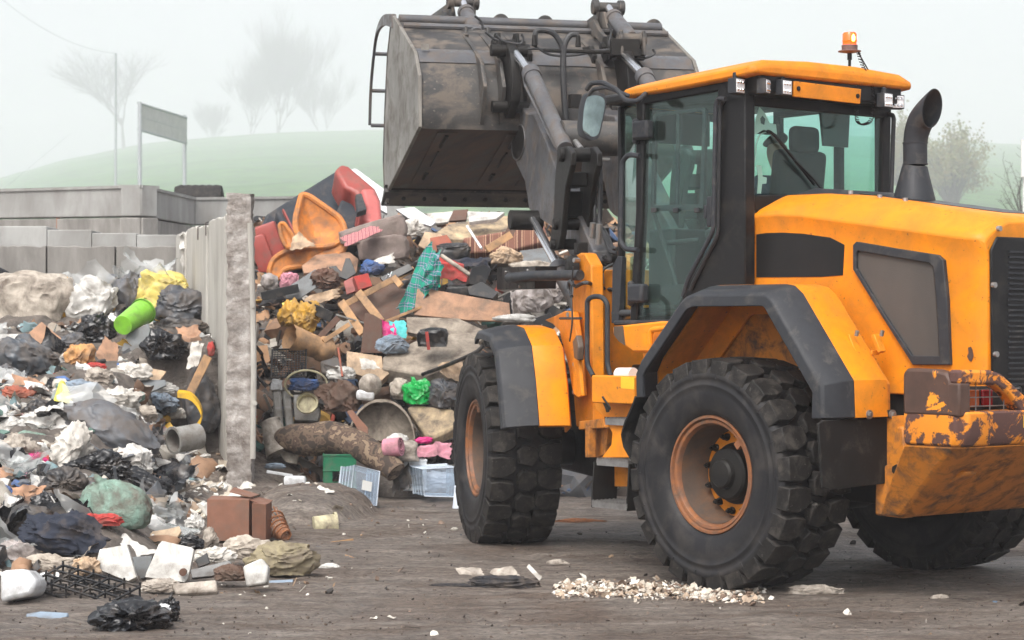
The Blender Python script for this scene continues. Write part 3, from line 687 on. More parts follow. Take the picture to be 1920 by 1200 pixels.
# beacon
bt = r(1593, 142, x=0.35); z1 = r(1593, 97, x=0.35)
m = MB(); m.cyl(bt-V((0, 0, 0.05)), z1, 0.011, seg=10); m.cyl(z1-V((0, 0, 0.06)), z1, 0.018, seg=12); bp_ = P('beacon_pole', m, 'black_paint', cabo)
m = MB(); m.lathe([(0.001, -0.012), (0.03, -0.01), (0.085, 0.0), (0.085, 0.006), (0.058, 0.012), (0.06, 0.045), (0.056, 0.05), (0.001, 0.05)], z1, (0, 0, 1), 32); P('beacon_base', m, 'beacon_base', bp_)
m = MB(); m.lathe([(0.052, 0.05), (0.052, 0.075), (0.055, 0.08), (0.053, 0.09), (0.053, 0.13), (0.045, 0.142), (0.001, 0.144)], z1, (0, 0, 1), 32); P('beacon_lens', m, 'beacon_lens', bp_)
m = MB(); m.lathe([(0.001, 0.07), (0.010, 0.075), (0.014, 0.10), (0.006, 0.12), (0.001, 0.125)], z1+V((-0.053, 0.016, 0)), (0, 0, 1), 12); P('beacon_bulb', m, 'beacon_bulb', bp_)
m = MB(); ctrl = [r(a, b, x=0.12) for a, b in ((1609, 98), (1618, 125), (1632, 150), (1637, 180), (1634, 222), (1620, 233), (1608, 228), (1605, 205))]
cur = bez(ctrl, 40); hp = []
for i, p in enumerate(cur):
    w = i*0.9; hp.append(p+V((math.cos(w)*0.012, math.sin(w)*0.016, math.sin(w)*0.004)))
m.tube(hp, 0.0035, 5); m.tube([r(1609, 98, x=0.12), r(1636, 146, x=0.12)], 0.005, 6); P('coiled_cable', m, 'black_paint', bp_)

# ------------------------------------------------------------------ person in the cab
def skinned(name, verts, edges, radii, mat, parent=None, root=0, lv=2, M4=None):
    me = bpy.data.meshes.new(name); me.from_pydata([tuple(M4 @ V(v)) if M4 else v for v in verts], edges, [])
    ob = bpy.data.objects.new(name, me); COL.objects.link(ob)
    ob.modifiers.new('Skin', 'SKIN')
    if not me.skin_vertices: bpy.context.view_layer.update()
    sv = me.skin_vertices[0].data if me.skin_vertices else None
    if sv:
        for i, rad_ in enumerate(radii): sv[i].radius = (rad_, rad_) if not isinstance(rad_, tuple) else rad_
        sv[root].use_root = True
    md = ob.modifiers.new('Sub', 'SUBSURF'); md.levels = lv; md.render_levels = lv
    md = ob.modifiers['Skin']; md.use_smooth_shade = True
    me.materials.append(MATS[mat])
    if parent: ob.parent = parent
    return ob
pm = MR @ Matrix.Translation((0.68, -0.03, 2.40))
person = skinned('person', [(0, 0, 0.02), (-0.02, 0, 0.22), (-0.04, 0, 0.42), (-0.03, 0, 0.52), (0.0, 0, 0.60), (0.02, 0, 0.70), (0.01, 0, 0.78),
    (-0.02, 0.20, 0.45), (0.12, 0.27, 0.22), (0.36, 0.20, 0.24), (0.44, 0.17, 0.27),
    (-0.02, -0.20, 0.45), (0.12, -0.27, 0.22), (0.36, -0.20, 0.24), (0.44, -0.17, 0.27),
    (0.02, 0.11, 0.0), (0.45, 0.18, 0.06), (0.58, 0.20, -0.36), (0.70, 0.20, -0.42),
    (0.02, -0.11, 0.0), (0.45, -0.15, 0.06), (0.58, -0.15, -0.36), (0.70, -0.15, -0.42)],
    [(0, 1), (1, 2), (2, 3), (3, 4), (4, 5), (5, 6), (2, 7), (7, 8), (8, 9), (9, 10), (2, 11), (11, 12), (12, 13), (13, 14), (0, 15), (15, 16), (16, 17), (17, 18), (0, 19), (19, 20), (20, 21), (21, 22)],
    [0.16, (0.16, 0.13), (0.17, 0.12), 0.06, 0.065, (0.085, 0.10), 0.07, 0.075, 0.055, 0.042, 0.034, 0.075, 0.055, 0.042, 0.034, 0.10, 0.08, 0.06, 0.05, 0.10, 0.08, 0.06, 0.05], 'skin', M4=pm)
tag(person, 'person in dark blue work clothes sitting at the wheel inside the cab', 'person')
def sub(name, vts, eds, rad_, mat, root=0): return skinned(name, vts, eds, rad_, mat, person, root, M4=pm)
sub('jacket', [(0, 0, 0.02), (-0.02, 0, 0.22), (-0.04, 0, 0.42), (-0.03, 0, 0.50), (-0.02, 0.20, 0.45), (0.12, 0.27, 0.22), (0.33, 0.21, 0.235), (-0.02, -0.20, 0.45), (0.12, -0.27, 0.22), (0.33, -0.21, 0.235)],
    [(0, 1), (1, 2), (2, 3), (2, 4), (4, 5), (5, 6), (2, 7), (7, 8), (8, 9)], [0.18, (0.18, 0.15), (0.19, 0.14), 0.08, 0.09, 0.068, 0.052, 0.09, 0.068, 0.052], 'work_blue')
sub('trousers', [(0, 0, 0.0), (0.02, 0.11, 0.0), (0.45, 0.18, 0.06), (0.58, 0.20, -0.34), (0.02, -0.11, 0.0), (0.45, -0.15, 0.06), (0.58, -0.15, -0.34)], [(0, 1), (1, 2), (2, 3), (0, 4), (4, 5), (5, 6)], [0.16, 0.115, 0.095, 0.075, 0.115, 0.095, 0.075], 'work_blue')
sub('cap', [(-0.03, 0, 0.76), (0.0, 0, 0.82), (0.09, 0, 0.77), (0.14, 0, 0.755)], [(0, 1), (1, 2), (2, 3)], [0.09, 0.06, 0.05, (0.06, 0.012)], 'hair')
for sy in (0.17, -0.17):                          # gripping hands on the wheel
    m = MB(); base = V((0.44, sy, 0.27))
    for k in range(4):
        q = base+V((0.03, (k-1.5)*0.018, 0)); m.tube([q, q+V((0.035, 0, 0.012)), q+V((0.055, 0, -0.01)), q+V((0.04, 0, -0.03))], [0.010, 0.009, 0.008, 0.007], 8)
    m.tube([base+V((0, 0.03 if sy < 0 else -0.03, 0)), base+V((0.03, 0.05 if sy < 0 else -0.05, 0.01)), base+V((0.05, 0.045 if sy < 0 else -0.045, -0.005))], [0.012, 0.010, 0.008], 8)
    m.box(base+V((0.01, 0, 0)), (0.07, 0.075, 0.03)); m.build('hand', 'skin', person, xf=pm, bevel=0.01, smooth=60)
m = MB(); k1 = pm @ V((0.33, 0.163, 0.06))
m.lathe([(0.098, -0.035), (0.099, 0.035)], pm @ V((0.36, 0.165, 0.045)), pm.to_3x3() @ V((0.43, 0.07, 0.06)), 20); m.build('reflective_band', 'reflective', person, solid=0.004)

# ------------------------------------------------------------------ steps, platform and battery box
m = MB(); m.bx(1.02, 1.50, 0.70, 1.10, 1.235, 1.44); pf = P('step_platform', m, 'orange_paint', bevel=0.01)
m = MB(); m.prism(rs([(1164, 706), (1189, 708), (1189, 730), (1164, 728)], y=1.103), (0, -0.004, 0)); P('yellow_label', m, 'yellow_label', pf)
def grating(x0, x1, y0, y1, z):
    m = MB(); m.bx(x0, x1, y1-0.012, y1, z-0.045, z); m.bx(x0, x1, y0, y0+0.012, z-0.045, z)
    n = int((x1-x0)/0.028)
    for i in range(n+1):
        x = x0+(x1-x0)*i/n
        m.bx(x-0.004, x+0.004, y0, y1, z-0.03, z+0.004)
    for j in range(7):
        y = y0+(y1-y0)*j/6; 
        for i in range(n): m.box((x0+(x1-x0)*(i+0.5)/n, y, z+0.004), (0.010, 0.010, 0.014))
    return m
for k, (x0, x1, y1, z) in enumerate(((1.12, 1.40, 1.05, 1.12), (1.09, 1.44, 1.10, 0.82), (1.08, 1.47, 1.12, 0.51))):
    P('step', grating(x0, x1, y1-0.24, y1, z), 'steel', pf)
m = MB(); m.prism(rs([(1112, 738), (1192, 738), (1186, 782), (1134, 782), (1118, 768)], y=0.95), (0, -0.03, 0)); P('step_backing', m, 'orange_paint', pf, bevel=0.004)
m = MB(); m.prism(rs([(1136, 790), (1148, 812), (1146, 834), (1128, 858), (1182, 858), (1190, 790)], y=1.02), (0, -0.02, 0)); P('step_backing', m, 'orange_paint', pf, bevel=0.004)
m = MB(); m.prism(rs([(1152, 872), (1180, 872), (1180, 912), (1152, 912)], y=0.90), (0, -0.02, 0)); P('step_backing', m, 'orange_dirty', pf)
for x, w in ((1.47, 0.012), (1.075, 0.012)):
    m = MB(); m.prism([V((x, y, z)) for y, z in ((1.12, 0.46), (1.12, 0.55), (1.10, 0.80), (0.86, 0.80), (0.88, 0.46))], (w, 0, 0)); P('step_side', m, 'oily_black', pf, bevel=0.004)
m = MB(); m.tube(rpath(rs([(1112, 704), (1101, 684), (1101, 562), (1112, 556), (1128, 556), (1139, 568), (1139, 684), (1145, 704)], y=1.02), 0.06), 0.019, 12); P('handrail', m, 'black_plastic', pf)
m = MB(); m.cyl(r(1160, 702, y=1.0), r(1188, 702, y=1.0)+V((0, 0, 0.0)), 0.05, seg=18); P('lamp_bowl', m, 'paper_white', pf)
m = MB(); m.prism(rs([(1148, 612), (1240, 602), (1262, 604), (1250, 640), (1236, 660), (1186, 660), (1160, 640), (1148, 624)], y=0.93), (0, -0.35, 0)); bb = P('battery_box', m, 'orange_paint', bevel=0.015)
m = MB(); m.prism(rs([(1151, 612), (1168, 611), (1172, 648), (1160, 640), (1151, 628)], y=0.934), (0, -0.004, 0)); P('brown_label', m, 'brown_label', bb)
m = MB(); m.prism(rs([(1205, 662), (1240, 658), (1218, 700), (1208, 682)], y=0.90), (0, -0.1, 0)); P('stay_bracket', m, 'orange_paint', bb)
m = MB(); m.tube(rpath(rs([(1250, 615), (1222, 618), (1219, 630), (1219, 644)], y=0.98), 0.05), 0.02, 10); P('box_handle', m, 'orange_paint', bb)
m = MB(); m.prism(rs([(1158, 480), (1148, 500), (1146, 606), (1160, 606), (1166, 482)], y=0.66), (0, -0.05, 0)); P('splash_guard', m, 'black_plastic', cabo, bevel=0.006)
m = MB(); m.tube(bez(rs([(1125, 740), (1132, 752), (1138, 765), (1140, 772)], y=1.08), 4), 0.014, 6); m.tube(bez(rs([(1130, 744), (1142, 762), (1143, 768)], y=1.10), 4), 0.009, 6); P('step_chain', m, 'oily_black', pf)
# ------------------------------------------------------------------ front frame, tower and mudguards
def PF(name, mb, mat, parent=loader, **k): return P(name, mb, mat, parent, front=True, **k)
fst_px = [(896, 620), (904, 620), (920, 626), (932, 655), (939, 720), (945, 802)]
fst = [f(a, b, y=1.335) for a, b in fst_px]; fst = [(p.x, p.z) for p in fst]; fst = [(fst[0][0]+0.10, fst[0][1]-0.05)]+fst
cxz = (-0.1, 1.2)
def fflare(sd):
    mb = MB(); s1 = offs(fst, 0.05); s0 = offs(fst, 0.0); s2 = offs(fst, -0.07); secs = []
    for i in range(len(fst)):
        secs.append([V((p[0], y*sd, p[1])) for y, p in ((1.06, s1[i]), (1.16, ((s1[i][0]*.8+s0[i][0]*.2), (s1[i][1]*.8+s0[i][1]*.2))), (1.325, s0[i]), (1.345, (s0[i][0]*.7+s2[i][0]*.3, s0[i][1]*.7+s2[i][1]*.3)), (1.35, s2[i]), (1.32, s2[i]), (1.30, offs(fst, -0.025)[i]), (1.06, offs(fst, 0.02)[i]))])
    mb.loft(secs); return PF('wheel_arch_flare', mb, 'black_plastic', bevel=0.006, smooth=28)
fflare(1); fflare(-1)
fo = offs(fst, 0.045)
guard(1, fo[:], 1.06, 0.79, 'front_mudguard', 'orange_paint', front=True); guard(-1, fo[:], 1.06, 0.79, 'front_mudguard', 'orange_paint', front=True)
for px, py in ((1012, 680), (1050, 680)):
    b = MB(); o = f(px, py, y=0.95 if px < 1030 else 0.80)
    b.box(o+V((-0.01, 0, -0.06)), (0.012, 0.075, 0.03)); b.box(o+V((-0.03, 0, 0)), (0.03, 0.055, 0.13), Matrix.Rotation(0.35, 3, 'Y'))
    q = PF('lamp_bracket', b, 'orange_paint', bevel=0.004)
    c = MB(); c.cyl(o+V((-0.045, 0, 0.05)), o+V((-0.055, 0, 0.085)), 0.014, seg=8); PF('bracket_bolt', c, 'steel', q)
tows = []
for y0 in (0.66, -0.56):
    tw = MB(); tw.prism([V((p.x, y0, p.z)) for p in fs_([(1076, 480), (1088, 474), (1096, 475), (1108, 497), (1110, 620), (1112, 800), (1080, 800), (1072, 700), (1070, 588), (1076, 530)], y=0.66)], (0, -0.10, 0))
    tows.append(PF('arm_tower', tw, 'orange_paint', bevel=0.012))
tow = tows[0]
m = MB(); m.bx(-0.86, -0.80, -0.56, 0.60, 1.30, 2.26); PF('tower_plate', m, 'orange_paint', tow, bevel=0.006)
m = MB(); m.prism([f(1113, 596, x=-0.87), f(1131, 596, x=-0.87), f(1131, 648, x=-0.87), f(1113, 646, x=-0.87)], (0.004, 0, 0)); PF('yellow_label', m, 'yellow_label', tow)
m = MB(); m.prism(fs_([(1020, 600), (1040, 592), (1058, 583), (1074, 584), (1082, 640), (1090, 742), (1082, 745), (1074, 740), (1066, 690), (1048, 620), (1036, 608)], y=0.74), (0, -0.05, 0)); PF('tower_gusset', m, 'orange_paint', tow, bevel=0.01)
m = MB(); m.prism(fs_([(1075, 672), (1082, 640), (1086, 690), (1090, 742), (1084, 745), (1075, 738)], y=0.79), (0, -0.03, 0)); PF('gusset_flange', m, 'orange_paint', tow, bevel=0.005)
m = MB(); m.prism(fs_([(1073, 640), (1080, 628), (1084, 650), (1083, 676), (1076, 672)], y=0.82), (0, -0.05, 0)); PF('cover_plate', m, 'brown_label', tow, bevel=0.01)
for px, py in ((1086, 488), (1086, 683), (1085, 735), (1074, 590), (1089, 520)):
    m = MB(); o = f(px, py, y=0.70); m.cyl(o, o+V((-0.02, 0.05, 0)), 0.02, seg=6); PF('tower_bolt', m, 'steel', tow)
m = MB(); m.prism(fs_([(1085, 790), (1130, 785), (1134, 802), (1085, 806)], y=0.78), (0, -0.25, 0)); m.prism(fs_([(1097, 800), (1104, 800), (1103, 858), (1097, 858)], y=0.80), (0, -0.06, 0)); m.prism(fs_([(1104, 800), (1140, 800), (1135, 852), (1118, 858), (1108, 850)], y=0.70), (0, -0.05, 0)); PF('frame_bracket', m, 'orange_dirty', tow, bevel=0.006)
m = MB(); m.tube(rpath([f(1050, 597, y=0.8), f(1090, 597, y=0.75)], 0.02), 0.01, 6); m.tube(bez(fs_([(1075, 500), (1071, 540), (1073, 600), (1068, 640)], y=0.8), 6), 0.007, 6)
m.tube(bez([f(1080, 537, y=0.72), f(1100, 530, y=0.72), f(1128, 540, x=-0.88), f(1148, 543, x=-0.88)], 6), 0.016, 8); m.tube(bez([f(1127, 540, x=-0.9), f(1126, 575, x=-0.9), f(1122, 585, x=-0.9), f(1130, 590, x=-0.9)], 6), 0.016, 8)
m.tube(bez([f(1150, 495, x=-0.9), f(1132, 505, x=-0.9), f(1127, 525, x=-0.9)], 6), 0.012, 8); m.tube(bez([f(1076, 535, y=0.8), f(1068, 528, y=0.8), f(1066, 545, y=0.8), f(1072, 556, y=0.8)], 6), 0.015, 8)
PF('tower_hose', m, 'hose_rubber', tow)
m = MB(); m.cyl(f(1128, 512, x=-0.9), f(1128, 532, x=-0.9), 0.02, seg=10); PF('hose_fitting', m, 'steel', tow)
m = MB(); o = f(1076, 502, y=0.70); m.lathe([(0.001, 0.06), (0.06, 0.06), (0.10, 0.03), (0.10, -0.02)], o, (0, 1, 0), 24); PF('pivot_cap', m, 'oily_black', tow)
# headlamp bracket on its bar
m = MB(); m.tube([f(1088, 516, y=0.72), f(1000, 517, y=0.95), f(955, 521, y=0.98)], [0.042, 0.042, 0.044], 18); br = PF('lamp_bar', m, 'black_plastic', loader)
m = MB()
q = [f(a, b, y=1.0) for a, b in ((936, 502), (1004, 499), (1004, 542), (936, 543))]
o = f(966, 521, y=1.05)
m.prism([f(a, b, y=0.93) for a, b in ((938, 502), (1004, 499), (1002, 541), (938, 543))], (0, -0.18, 0)); m.prism([f(a, b, y=1.0) for a, b in ((934, 501), (942, 500), (942, 543), (934, 543))], (0.05, 0, 0))
PF('lamp_plate', m, 'black_paint', br, bevel=0.006)
for a, b in ((949, 510), (990, 507), (975, 537)):
    m = MB(); o = f(a, b, y=0.935); m.cyl(o, o+V((0, 0.012, 0)), 0.012, seg=8); PF('plate_bolt', m, 'steel', br)

# ------------------------------------------------------------------ lift arms
def mir(ps): return [V((p.x, -p.y, p.z)) for p in ps]
for sd in (1, -1):
    armp = fs_([(941, 216), (948, 206), (962, 203), (972, 190), (986, 212), (1000, 213), (1022, 262), (1040, 312), (1062, 366), (1086, 410), (1112, 470), (1112, 492), (1078, 496), (1042, 430), (1000, 402), (992, 392), (984, 341), (968, 308), (950, 245)], y=0.46)
    a0 = [V((p.x, 0.46*sd, p.z)) for p in armp]
    m = MB(); m.prism(a0, (0, -0.16*sd, 0)); arm = PF('lift_arm', m, 'arm_grey', bevel=0.012)
    m = MB(); hp_ = [f(972+12*math.cos(w)+ (3*math.sin(w)), 267-33*math.sin(w), y=0.465) for w in [2*math.pi*i/20 for i in range(20)]]
    m.tube([V((p.x, p.y*sd, p.z)) for p in hp_], 0.008, 6, closed=True); PF('arm_weld', m, 'arm_grey', arm)
    m = MB(); m.prism([V((p.x, 0.464*sd, p.z)) for p in hp_], (0, -0.003*sd, 0)); PF('arm_recess', m, 'oily_black', arm)
    lp = fs_([(925, 84), (936, 76), (948, 77), (956, 100), (960, 150), (958, 190), (948, 222), (936, 215), (930, 180), (932, 130)], y=0.60)
    m = MB(); m.prism([V((p.x, 0.60*sd, p.z)) for p in lp], (0, -0.09*sd, 0)); lk = PF('arm_head', m, 'oily_black', arm, bevel=0.012)
    lp2 = fs_([(972, 84), (984, 82), (990, 100), (986, 150), (978, 190), (968, 200), (962, 180), (966, 130)], y=0.34)
    m = MB(); m.prism([V((p.x, 0.34*sd, p.z)) for p in lp2], (0, -0.05*sd, 0)); PF('arm_head', m, 'oily_black', arm, bevel=0.012)
    for px, py in ((940, 95), (942, 200)):
        m = MB(); o = f(px, py, y=0.64); m.cyl(V((o.x, 0.74*sd, o.z)), V((o.x, 0.40*sd, o.z)), 0.055, seg=20); PF('pivot_pin', m, 'oily_black', arm)
    # lift ram
    t0 = f(1003, 412, y=0.5); t1 = f(1056, 510, y=0.5); t2 = f(1068, 600, y=0.5)
    m = MB(); o = f(1000, 413, y=0.5); m.cyl(V((o.x, 0.72*sd, o.z)), V((o.x, 0.42*sd, o.z)), 0.09, seg=24); PF('ram_pivot', m, 'oily_black', arm, bevel=0.008)
    m = MB(); m.cyl(V((t0.x, 0.52*sd, t0.z)), V((t1.x, 0.52*sd, t1.z)), 0.038, seg=20); lr = PF('ram_rod', m, 'chrome', arm)
    d = (V((t1.x, 0, t1.z))-V((t0.x, 0, t0.z))).normalized(); e1 = V((t1.x, 0.52*sd, t1.z)); m = MB(); m.cyl(e1-d*0.05, e1+d*1.1, 0.075, seg=24); m.cyl(e1-d*0.08, e1+d*0.04, 0.088, seg=24); PF('ram_barrel', m, 'arm_grey', arm)
    # bell-crank plates with block
    for yy in (0.64, 0.42):
        lv = fs_([(1044, 294), (1050, 276), (1062, 274), (1070, 286), (1070, 310), (1060, 350), (1052, 440), (1046, 468), (1034, 470), (1030, 456), (1038, 400), (1040, 340)], y=0.64)
        m = MB(); m.prism([V((p.x, yy*sd, p.z)) for p in lv], (0, -0.05*sd, 0)); bc = PF('tilt_lever', m, 'oily_black', bevel=0.01)
    m = MB(); 
    for px, py, rr in ((1056, 290, 0.06), (1045, 420, 0.05), (1040, 458, 0.045)): o = f(px, py, y=0.64); m.cyl(V((o.x, 0.68*sd, o.z)), V((o.x, 0.34*sd, o.z)), rr, seg=20)
    o = f(1056, 335, y=0.60); m.bx(o.x-0.12, o.x+0.18, 0.42*sd, 0.60*sd, o.z-0.07, o.z+0.05); o = f(1050, 372, y=0.6); m.bx(o.x-0.05, o.x+0.12, 0.42*sd, 0.60*sd, o.z-0.16, o.z+0.06)
    PF('lever_block', m, 'oily_black', bc, bevel=0.015)
    # tilt ram
    q0 = f(953, 84, y=0.53); q1 = f(996, 138, y=0.53); q2 = f(1060, 280, y=0.53)
    q0, q1, q2 = [V((p.x, 0.53*sd, p.z)) for p in (q0, q1, q2)]
    m = MB(); m.cyl(q0, q1+(q1-q0)*0.05, 0.040, seg=20); tr = PF('tilt_ram_rod', m, 'chrome')
    m = MB(); dd = (q2-q1).normalized(); m.cyl(q1, q2, 0.072, seg=28); m.cyl(q1-dd*0.03, q1+dd*0.08, 0.085, seg=28); m.tube([q1+V((0.08, 0.05*sd, 0)), q1+V((0.10, 0.05*sd, -0.05))+dd*0.12, q2+V((0.10, 0.05*sd, 0.02))], 0.018, 8); PF('tilt_ram_barrel', m, 'arm_grey', tr, bevel=0.004)
    m = MB(); 
    for yo in (-0.09, 0.09): m.prism([q0+V((a, yo, b)) for a, b in ((-0.10, -0.12), (0.10, -0.16), (0.16, 0.02), (0.06, 0.12), (-0.08, 0.10))], (0, 0.03, 0))
    m.cyl(q0+V((0, -0.16, 0)), q0+V((0, 0.16, 0)), 0.05, seg=16); PF('ram_clevis', m, 'oily_black', tr, bevel=0.008)
m = MB(); a = f(1092, 262, y=0.42); m.cyl(V((a.x+0.4, 0.50, a.z+0.05)), V((a.x+0.4, -0.50, a.z+0.05)), 0.15, seg=32); PF('cross_tube', m, 'bucket_steel')
# hydraulic hoses beside the lever
m = MB()
HZ = [[(1040, 330), (1018, 300), (1018, 275), (1032, 250), (1046, 247), (1062, 256), (1075, 270), (1098, 290), (1108, 300), (1107, 330), (1106, 400), (1104, 450), (1108, 470), (1112, 482)],
      [(1046, 320), (1026, 290), (1028, 268), (1042, 251), (1060, 255), (1078, 272), (1103, 290), (1115, 302), (1115, 360), (1115, 420), (1109, 450), (1112, 478), (1135, 482)],
      [(1075, 265), (1094, 282), (1114, 296), (1122, 306), (1124, 340), (1124, 420), (1132, 440), (1144, 470), (1158, 474)],
      [(1082, 264), (1100, 280), (1120, 296), (1126, 320), (1126, 400), (1120, 440), (1122, 470)],
      [(1092, 360), (1096, 380), (1106, 408), (1112, 424), (1130, 430), (1150, 470)]]
for k, h in enumerate(HZ): m.tube(bez([f(a, b, y=0.40-0.03*k) for a, b in h], 6), 0.017 if k < 4 else 0.022, 8)
hs = PF('hydraulic_hose', m, 'hose_rubber')
m = MB()
for a, b, c, d in ((1112, 418, 1109, 455), (1124, 420, 1122, 458), (1079, 266, 1090, 280)):
    m = MB(); m.cyl(f(a, b, y=0.42), f(c, d, y=0.42), 0.026, seg=10); PF('hose_fitting', m, 'steel', hs)
m = MB()
o = f(1114, 298, y=0.38); m.box(o, (0.05, 0.26, 0.02)); PF('hose_fitting', m, 'steel', hs)
m = MB(); o = f(1130, 490, y=0.0); m.box(o, (0.5, 0.25, 0.10)); PF('valve_block', m, 'oily_black', hs, bevel=0.01); m = MB(); o = f(1090, 466, y=0.5); m.box(o, (0.12, 0.10, 0.10)); PF('valve_block', m, 'oily_black', hs, bevel=0.01)

# ------------------------------------------------------------------ bucket
YB = 1.42; YBR = -1.34
prof_px = [(738, 34), (742, 40), (775, 98), (780, 125), (783, 170), (784, 215), (783, 240), (728, 352), (724, 356)]
prof = [f(a, b, y=YB) for a, b in prof_px]; prof = [(p.x, p.z) for p in prof]
inn = []; cc = (sum(p[0] for p in prof)/len(prof)+0.5, sum(p[1] for p in prof)/len(prof))
def inset(prof, d):
    out = []
    for i, (x, z) in enumerate(prof):
        a = prof[max(0, i-1)]; b = prof[min(len(prof)-1, i+1)]; tx, tz = b[0]-a[0], b[1]-a[1]; l = math.hypot(tx, tz); nx, n2 = tz/l, -tx/l
        if (x+nx*0.1-cc[0])**2+(z+n2*0.1-cc[1])**2 > (x-cc[0])**2+(z-cc[1])**2: nx, n2 = -nx, -n2
        out.append((x+nx*d, z+n2*d))
    return out
ip = inset(prof, 0.03)
m = MB(); m.prism([V((x, YB-0.02, z)) for x, z in prof[:7]+ip[:7][::-1]], (0, YBR-YB+0.04, 0)); bk = PF('bucket', m, 'bucket_steel', smooth=28)
m = MB(); m.prism([V((x, YB-0.02, z)) for x, z in prof[6:]+ip[6:][::-1]], (0, YBR-YB+0.04, 0)); PF('bucket_floor', m, 'bucket_floor', bk, smooth=28)
chk = [f(a, b, y=YB) for a, b in ((735, 28), (738, 32), (776, 97), (784, 140), (785, 238), (726, 358), (722, 384), (719, 300), (722, 200), (727, 100))]
for y0, s_ in ((YB, 1), (YBR, -1)):
    m = MB(); m.prism([V((p.x, y0, p.z)) for p in chk], (0, -0.035*s_, 0)); PF('bucket_cheek', m, 'bucket_side', bk, bevel=0.006)
    m = MB(); ed = [V((chk[i].x, y0-0.018*s_, chk[i].z)) for i in (6, 7, 8, 9, 0)]; m.tube(ed, 0.028, 6); PF('cheek_edge', m, 'bucket_steel', bk)
# cutting edge plate
e0 = f(726, 352, y=YB); e1 = f(721, 386, y=YB)
m = MB(); m.prism([V((e0.x, YB+0.03, e0.z)), V((e0.x-0.03, YB+0.03, e0.z+0.03)), V((e1.x+0.05, YB+0.03, e1.z+0.02)), V((e1.x+0.03, YB+0.03, e1.z)), V((e0.x-0.03, YB+0.03, e0.z-0.045))], (0, YBR-YB-0.06, 0)); ce = PF('cutting_edge', m, 'bucket_steel', bk, bevel=0.008)
m = MB(); mm_ = V(((e0.x+e1.x)/2-0.0, 0, (e0.z+e1.z)/2-0.02))
for i in range(13): m.cyl(V((mm_.x-0.04, 1.25-i*0.21, mm_.z)), V((mm_.x-0.07, 1.25-i*0.21, mm_.z+0.0)), 0.022, seg=10)
PF('edge_bolts', m, 'oily_black', ce)
m = MB(); m.tube([V((e0.x-0.02, YB, e0.z-0.0)), V((e0.x-0.02, YBR, e0.z-0.0))], 0.022, 6); PF('floor_weld', m, 'oily_black', bk)
# wear strips beneath the floor
h0 = V((prof[6][0], 0, prof[6][1])); h1 = V((prof[7][0], 0, prof[7][1])); fd = (h1-h0); fn_ = V((fd.z, 0, -fd.x)).normalized()
if fn_.z > 0: fn_ = -fn_
for y in (1.12, 0.45, 0.05, -0.4, -1.0):
    m = MB(); a = h0+fd*0.05+fn_*0.012; b = h0+fd*0.92+fn_*0.012
    m.prism([a+V((0, y+0.10, 0)), a+V((0, y-0.10, 0)), b+V((0, y-0.10, 0)), b+V((0, y+0.10, 0))], -fn_*0.012); wsx = PF('wear_strip', m, 'bucket_floor', bk, bevel=0.004)
    m = MB()
    for t0_, t1_ in ((0.08, 0.26), (0.34, 0.58), (0.70, 0.80)): m.tube([h0+fd*t0_+fn_*0.016+V((0, y, 0)), h0+fd*t1_+fn_*0.016+V((0, y, 0))], 0.022 if t0_ != 0.34 else 0.012, 6)
    PF('strip_slot', m, 'oily_black', wsx)
# back: lip tube, dark band, curved wrapper ribs
def bp(px, py, y, dx=0.0): p = f(px, py, y=YB); return V((p.x-dx, y, p.z))
def wrap(z):      # x of the outer back at height z
    pts = sorted([(b, a) for a, b in prof[:7]]); return pw(pts, z)
m = MB(); m.tube([bp(741, 36, YB-0.04), bp(741, 36, YBR+0.04)], 0.05, 12); m.tube([bp(748, 48, YB-0.04, 0.02), bp(748, 48, YBR+0.04, 0.02)], 0.03, 8); PF('top_lip', m, 'arm_grey', bk)
zb = bp(775, 98, 0).z
m = MB(); m.loft([[V((wrap(z)-0.014, y, z)) for z in (zb+0.05, zb, zb-0.10)]+[V((wrap(z)+0.005, y, z)) for z in (zb-0.10, zb, zb+0.05)] for y in (YB-0.04, YBR+0.04)]); PF('back_band', m, 'arm_grey', bk)
zl = bp(784, 200, 0).z
m = MB(); m.loft([[V((wrap(z)-0.012, y, z)) for z in (zl, zl-0.09, zl-0.2)]+[V((wrap(z)+0.005, y, z)) for z in (zl-0.2, zl-0.09, zl)] for y in (YB-0.04, YBR+0.04)]); PF('heel_band', m, 'bucket_steel', bk)
for y in (0.80, 0.62, 0.38, 0.1, -0.36, -0.60, -0.78):
    m = MB(); pts = [V((wrap(z)-d, y, z)) for z, d in ((zb+0.30, 0.0), (zb+0.12, 0.06), (zb-0.1, 0.16), (zb-0.35, 0.20), (zl+0.1, 0.16), (zl-0.15, 0.02))]
    if abs(y-0.1) < 0.01: continue
    back = [V((wrap(z)+0.005, y, z)) for z in (zl-0.15, zl+0.1, zb-0.1, zb+0.30)]
    m.prism(pts+back, (0, 0.035, 0)); PF('back_rib', m, 'bucket_steel', bk, bevel=0.006)
for px in (940, 1023, 1227):           # half-round hooks on the top edge
    o = f(px, 45+ (px-940)*0.04, x=prof[0][0]+0.02); m = MB(); m.lathe([(0.001, -0.02), (0.085, -0.02), (0.085, 0.02), (0.001, 0.02)], V((prof[0][0]+0.05, o.y, prof[0][1]+0.0)), (1, 0, 0), 24); PF('edge_disc', m, 'bucket_steel', bk)
m = MB(); o = f(797, 88, x=2.25); m.box(o, (0.02, 0.07, 0.06)); PF('bucket_plate', m, 'bucket_side', bk)
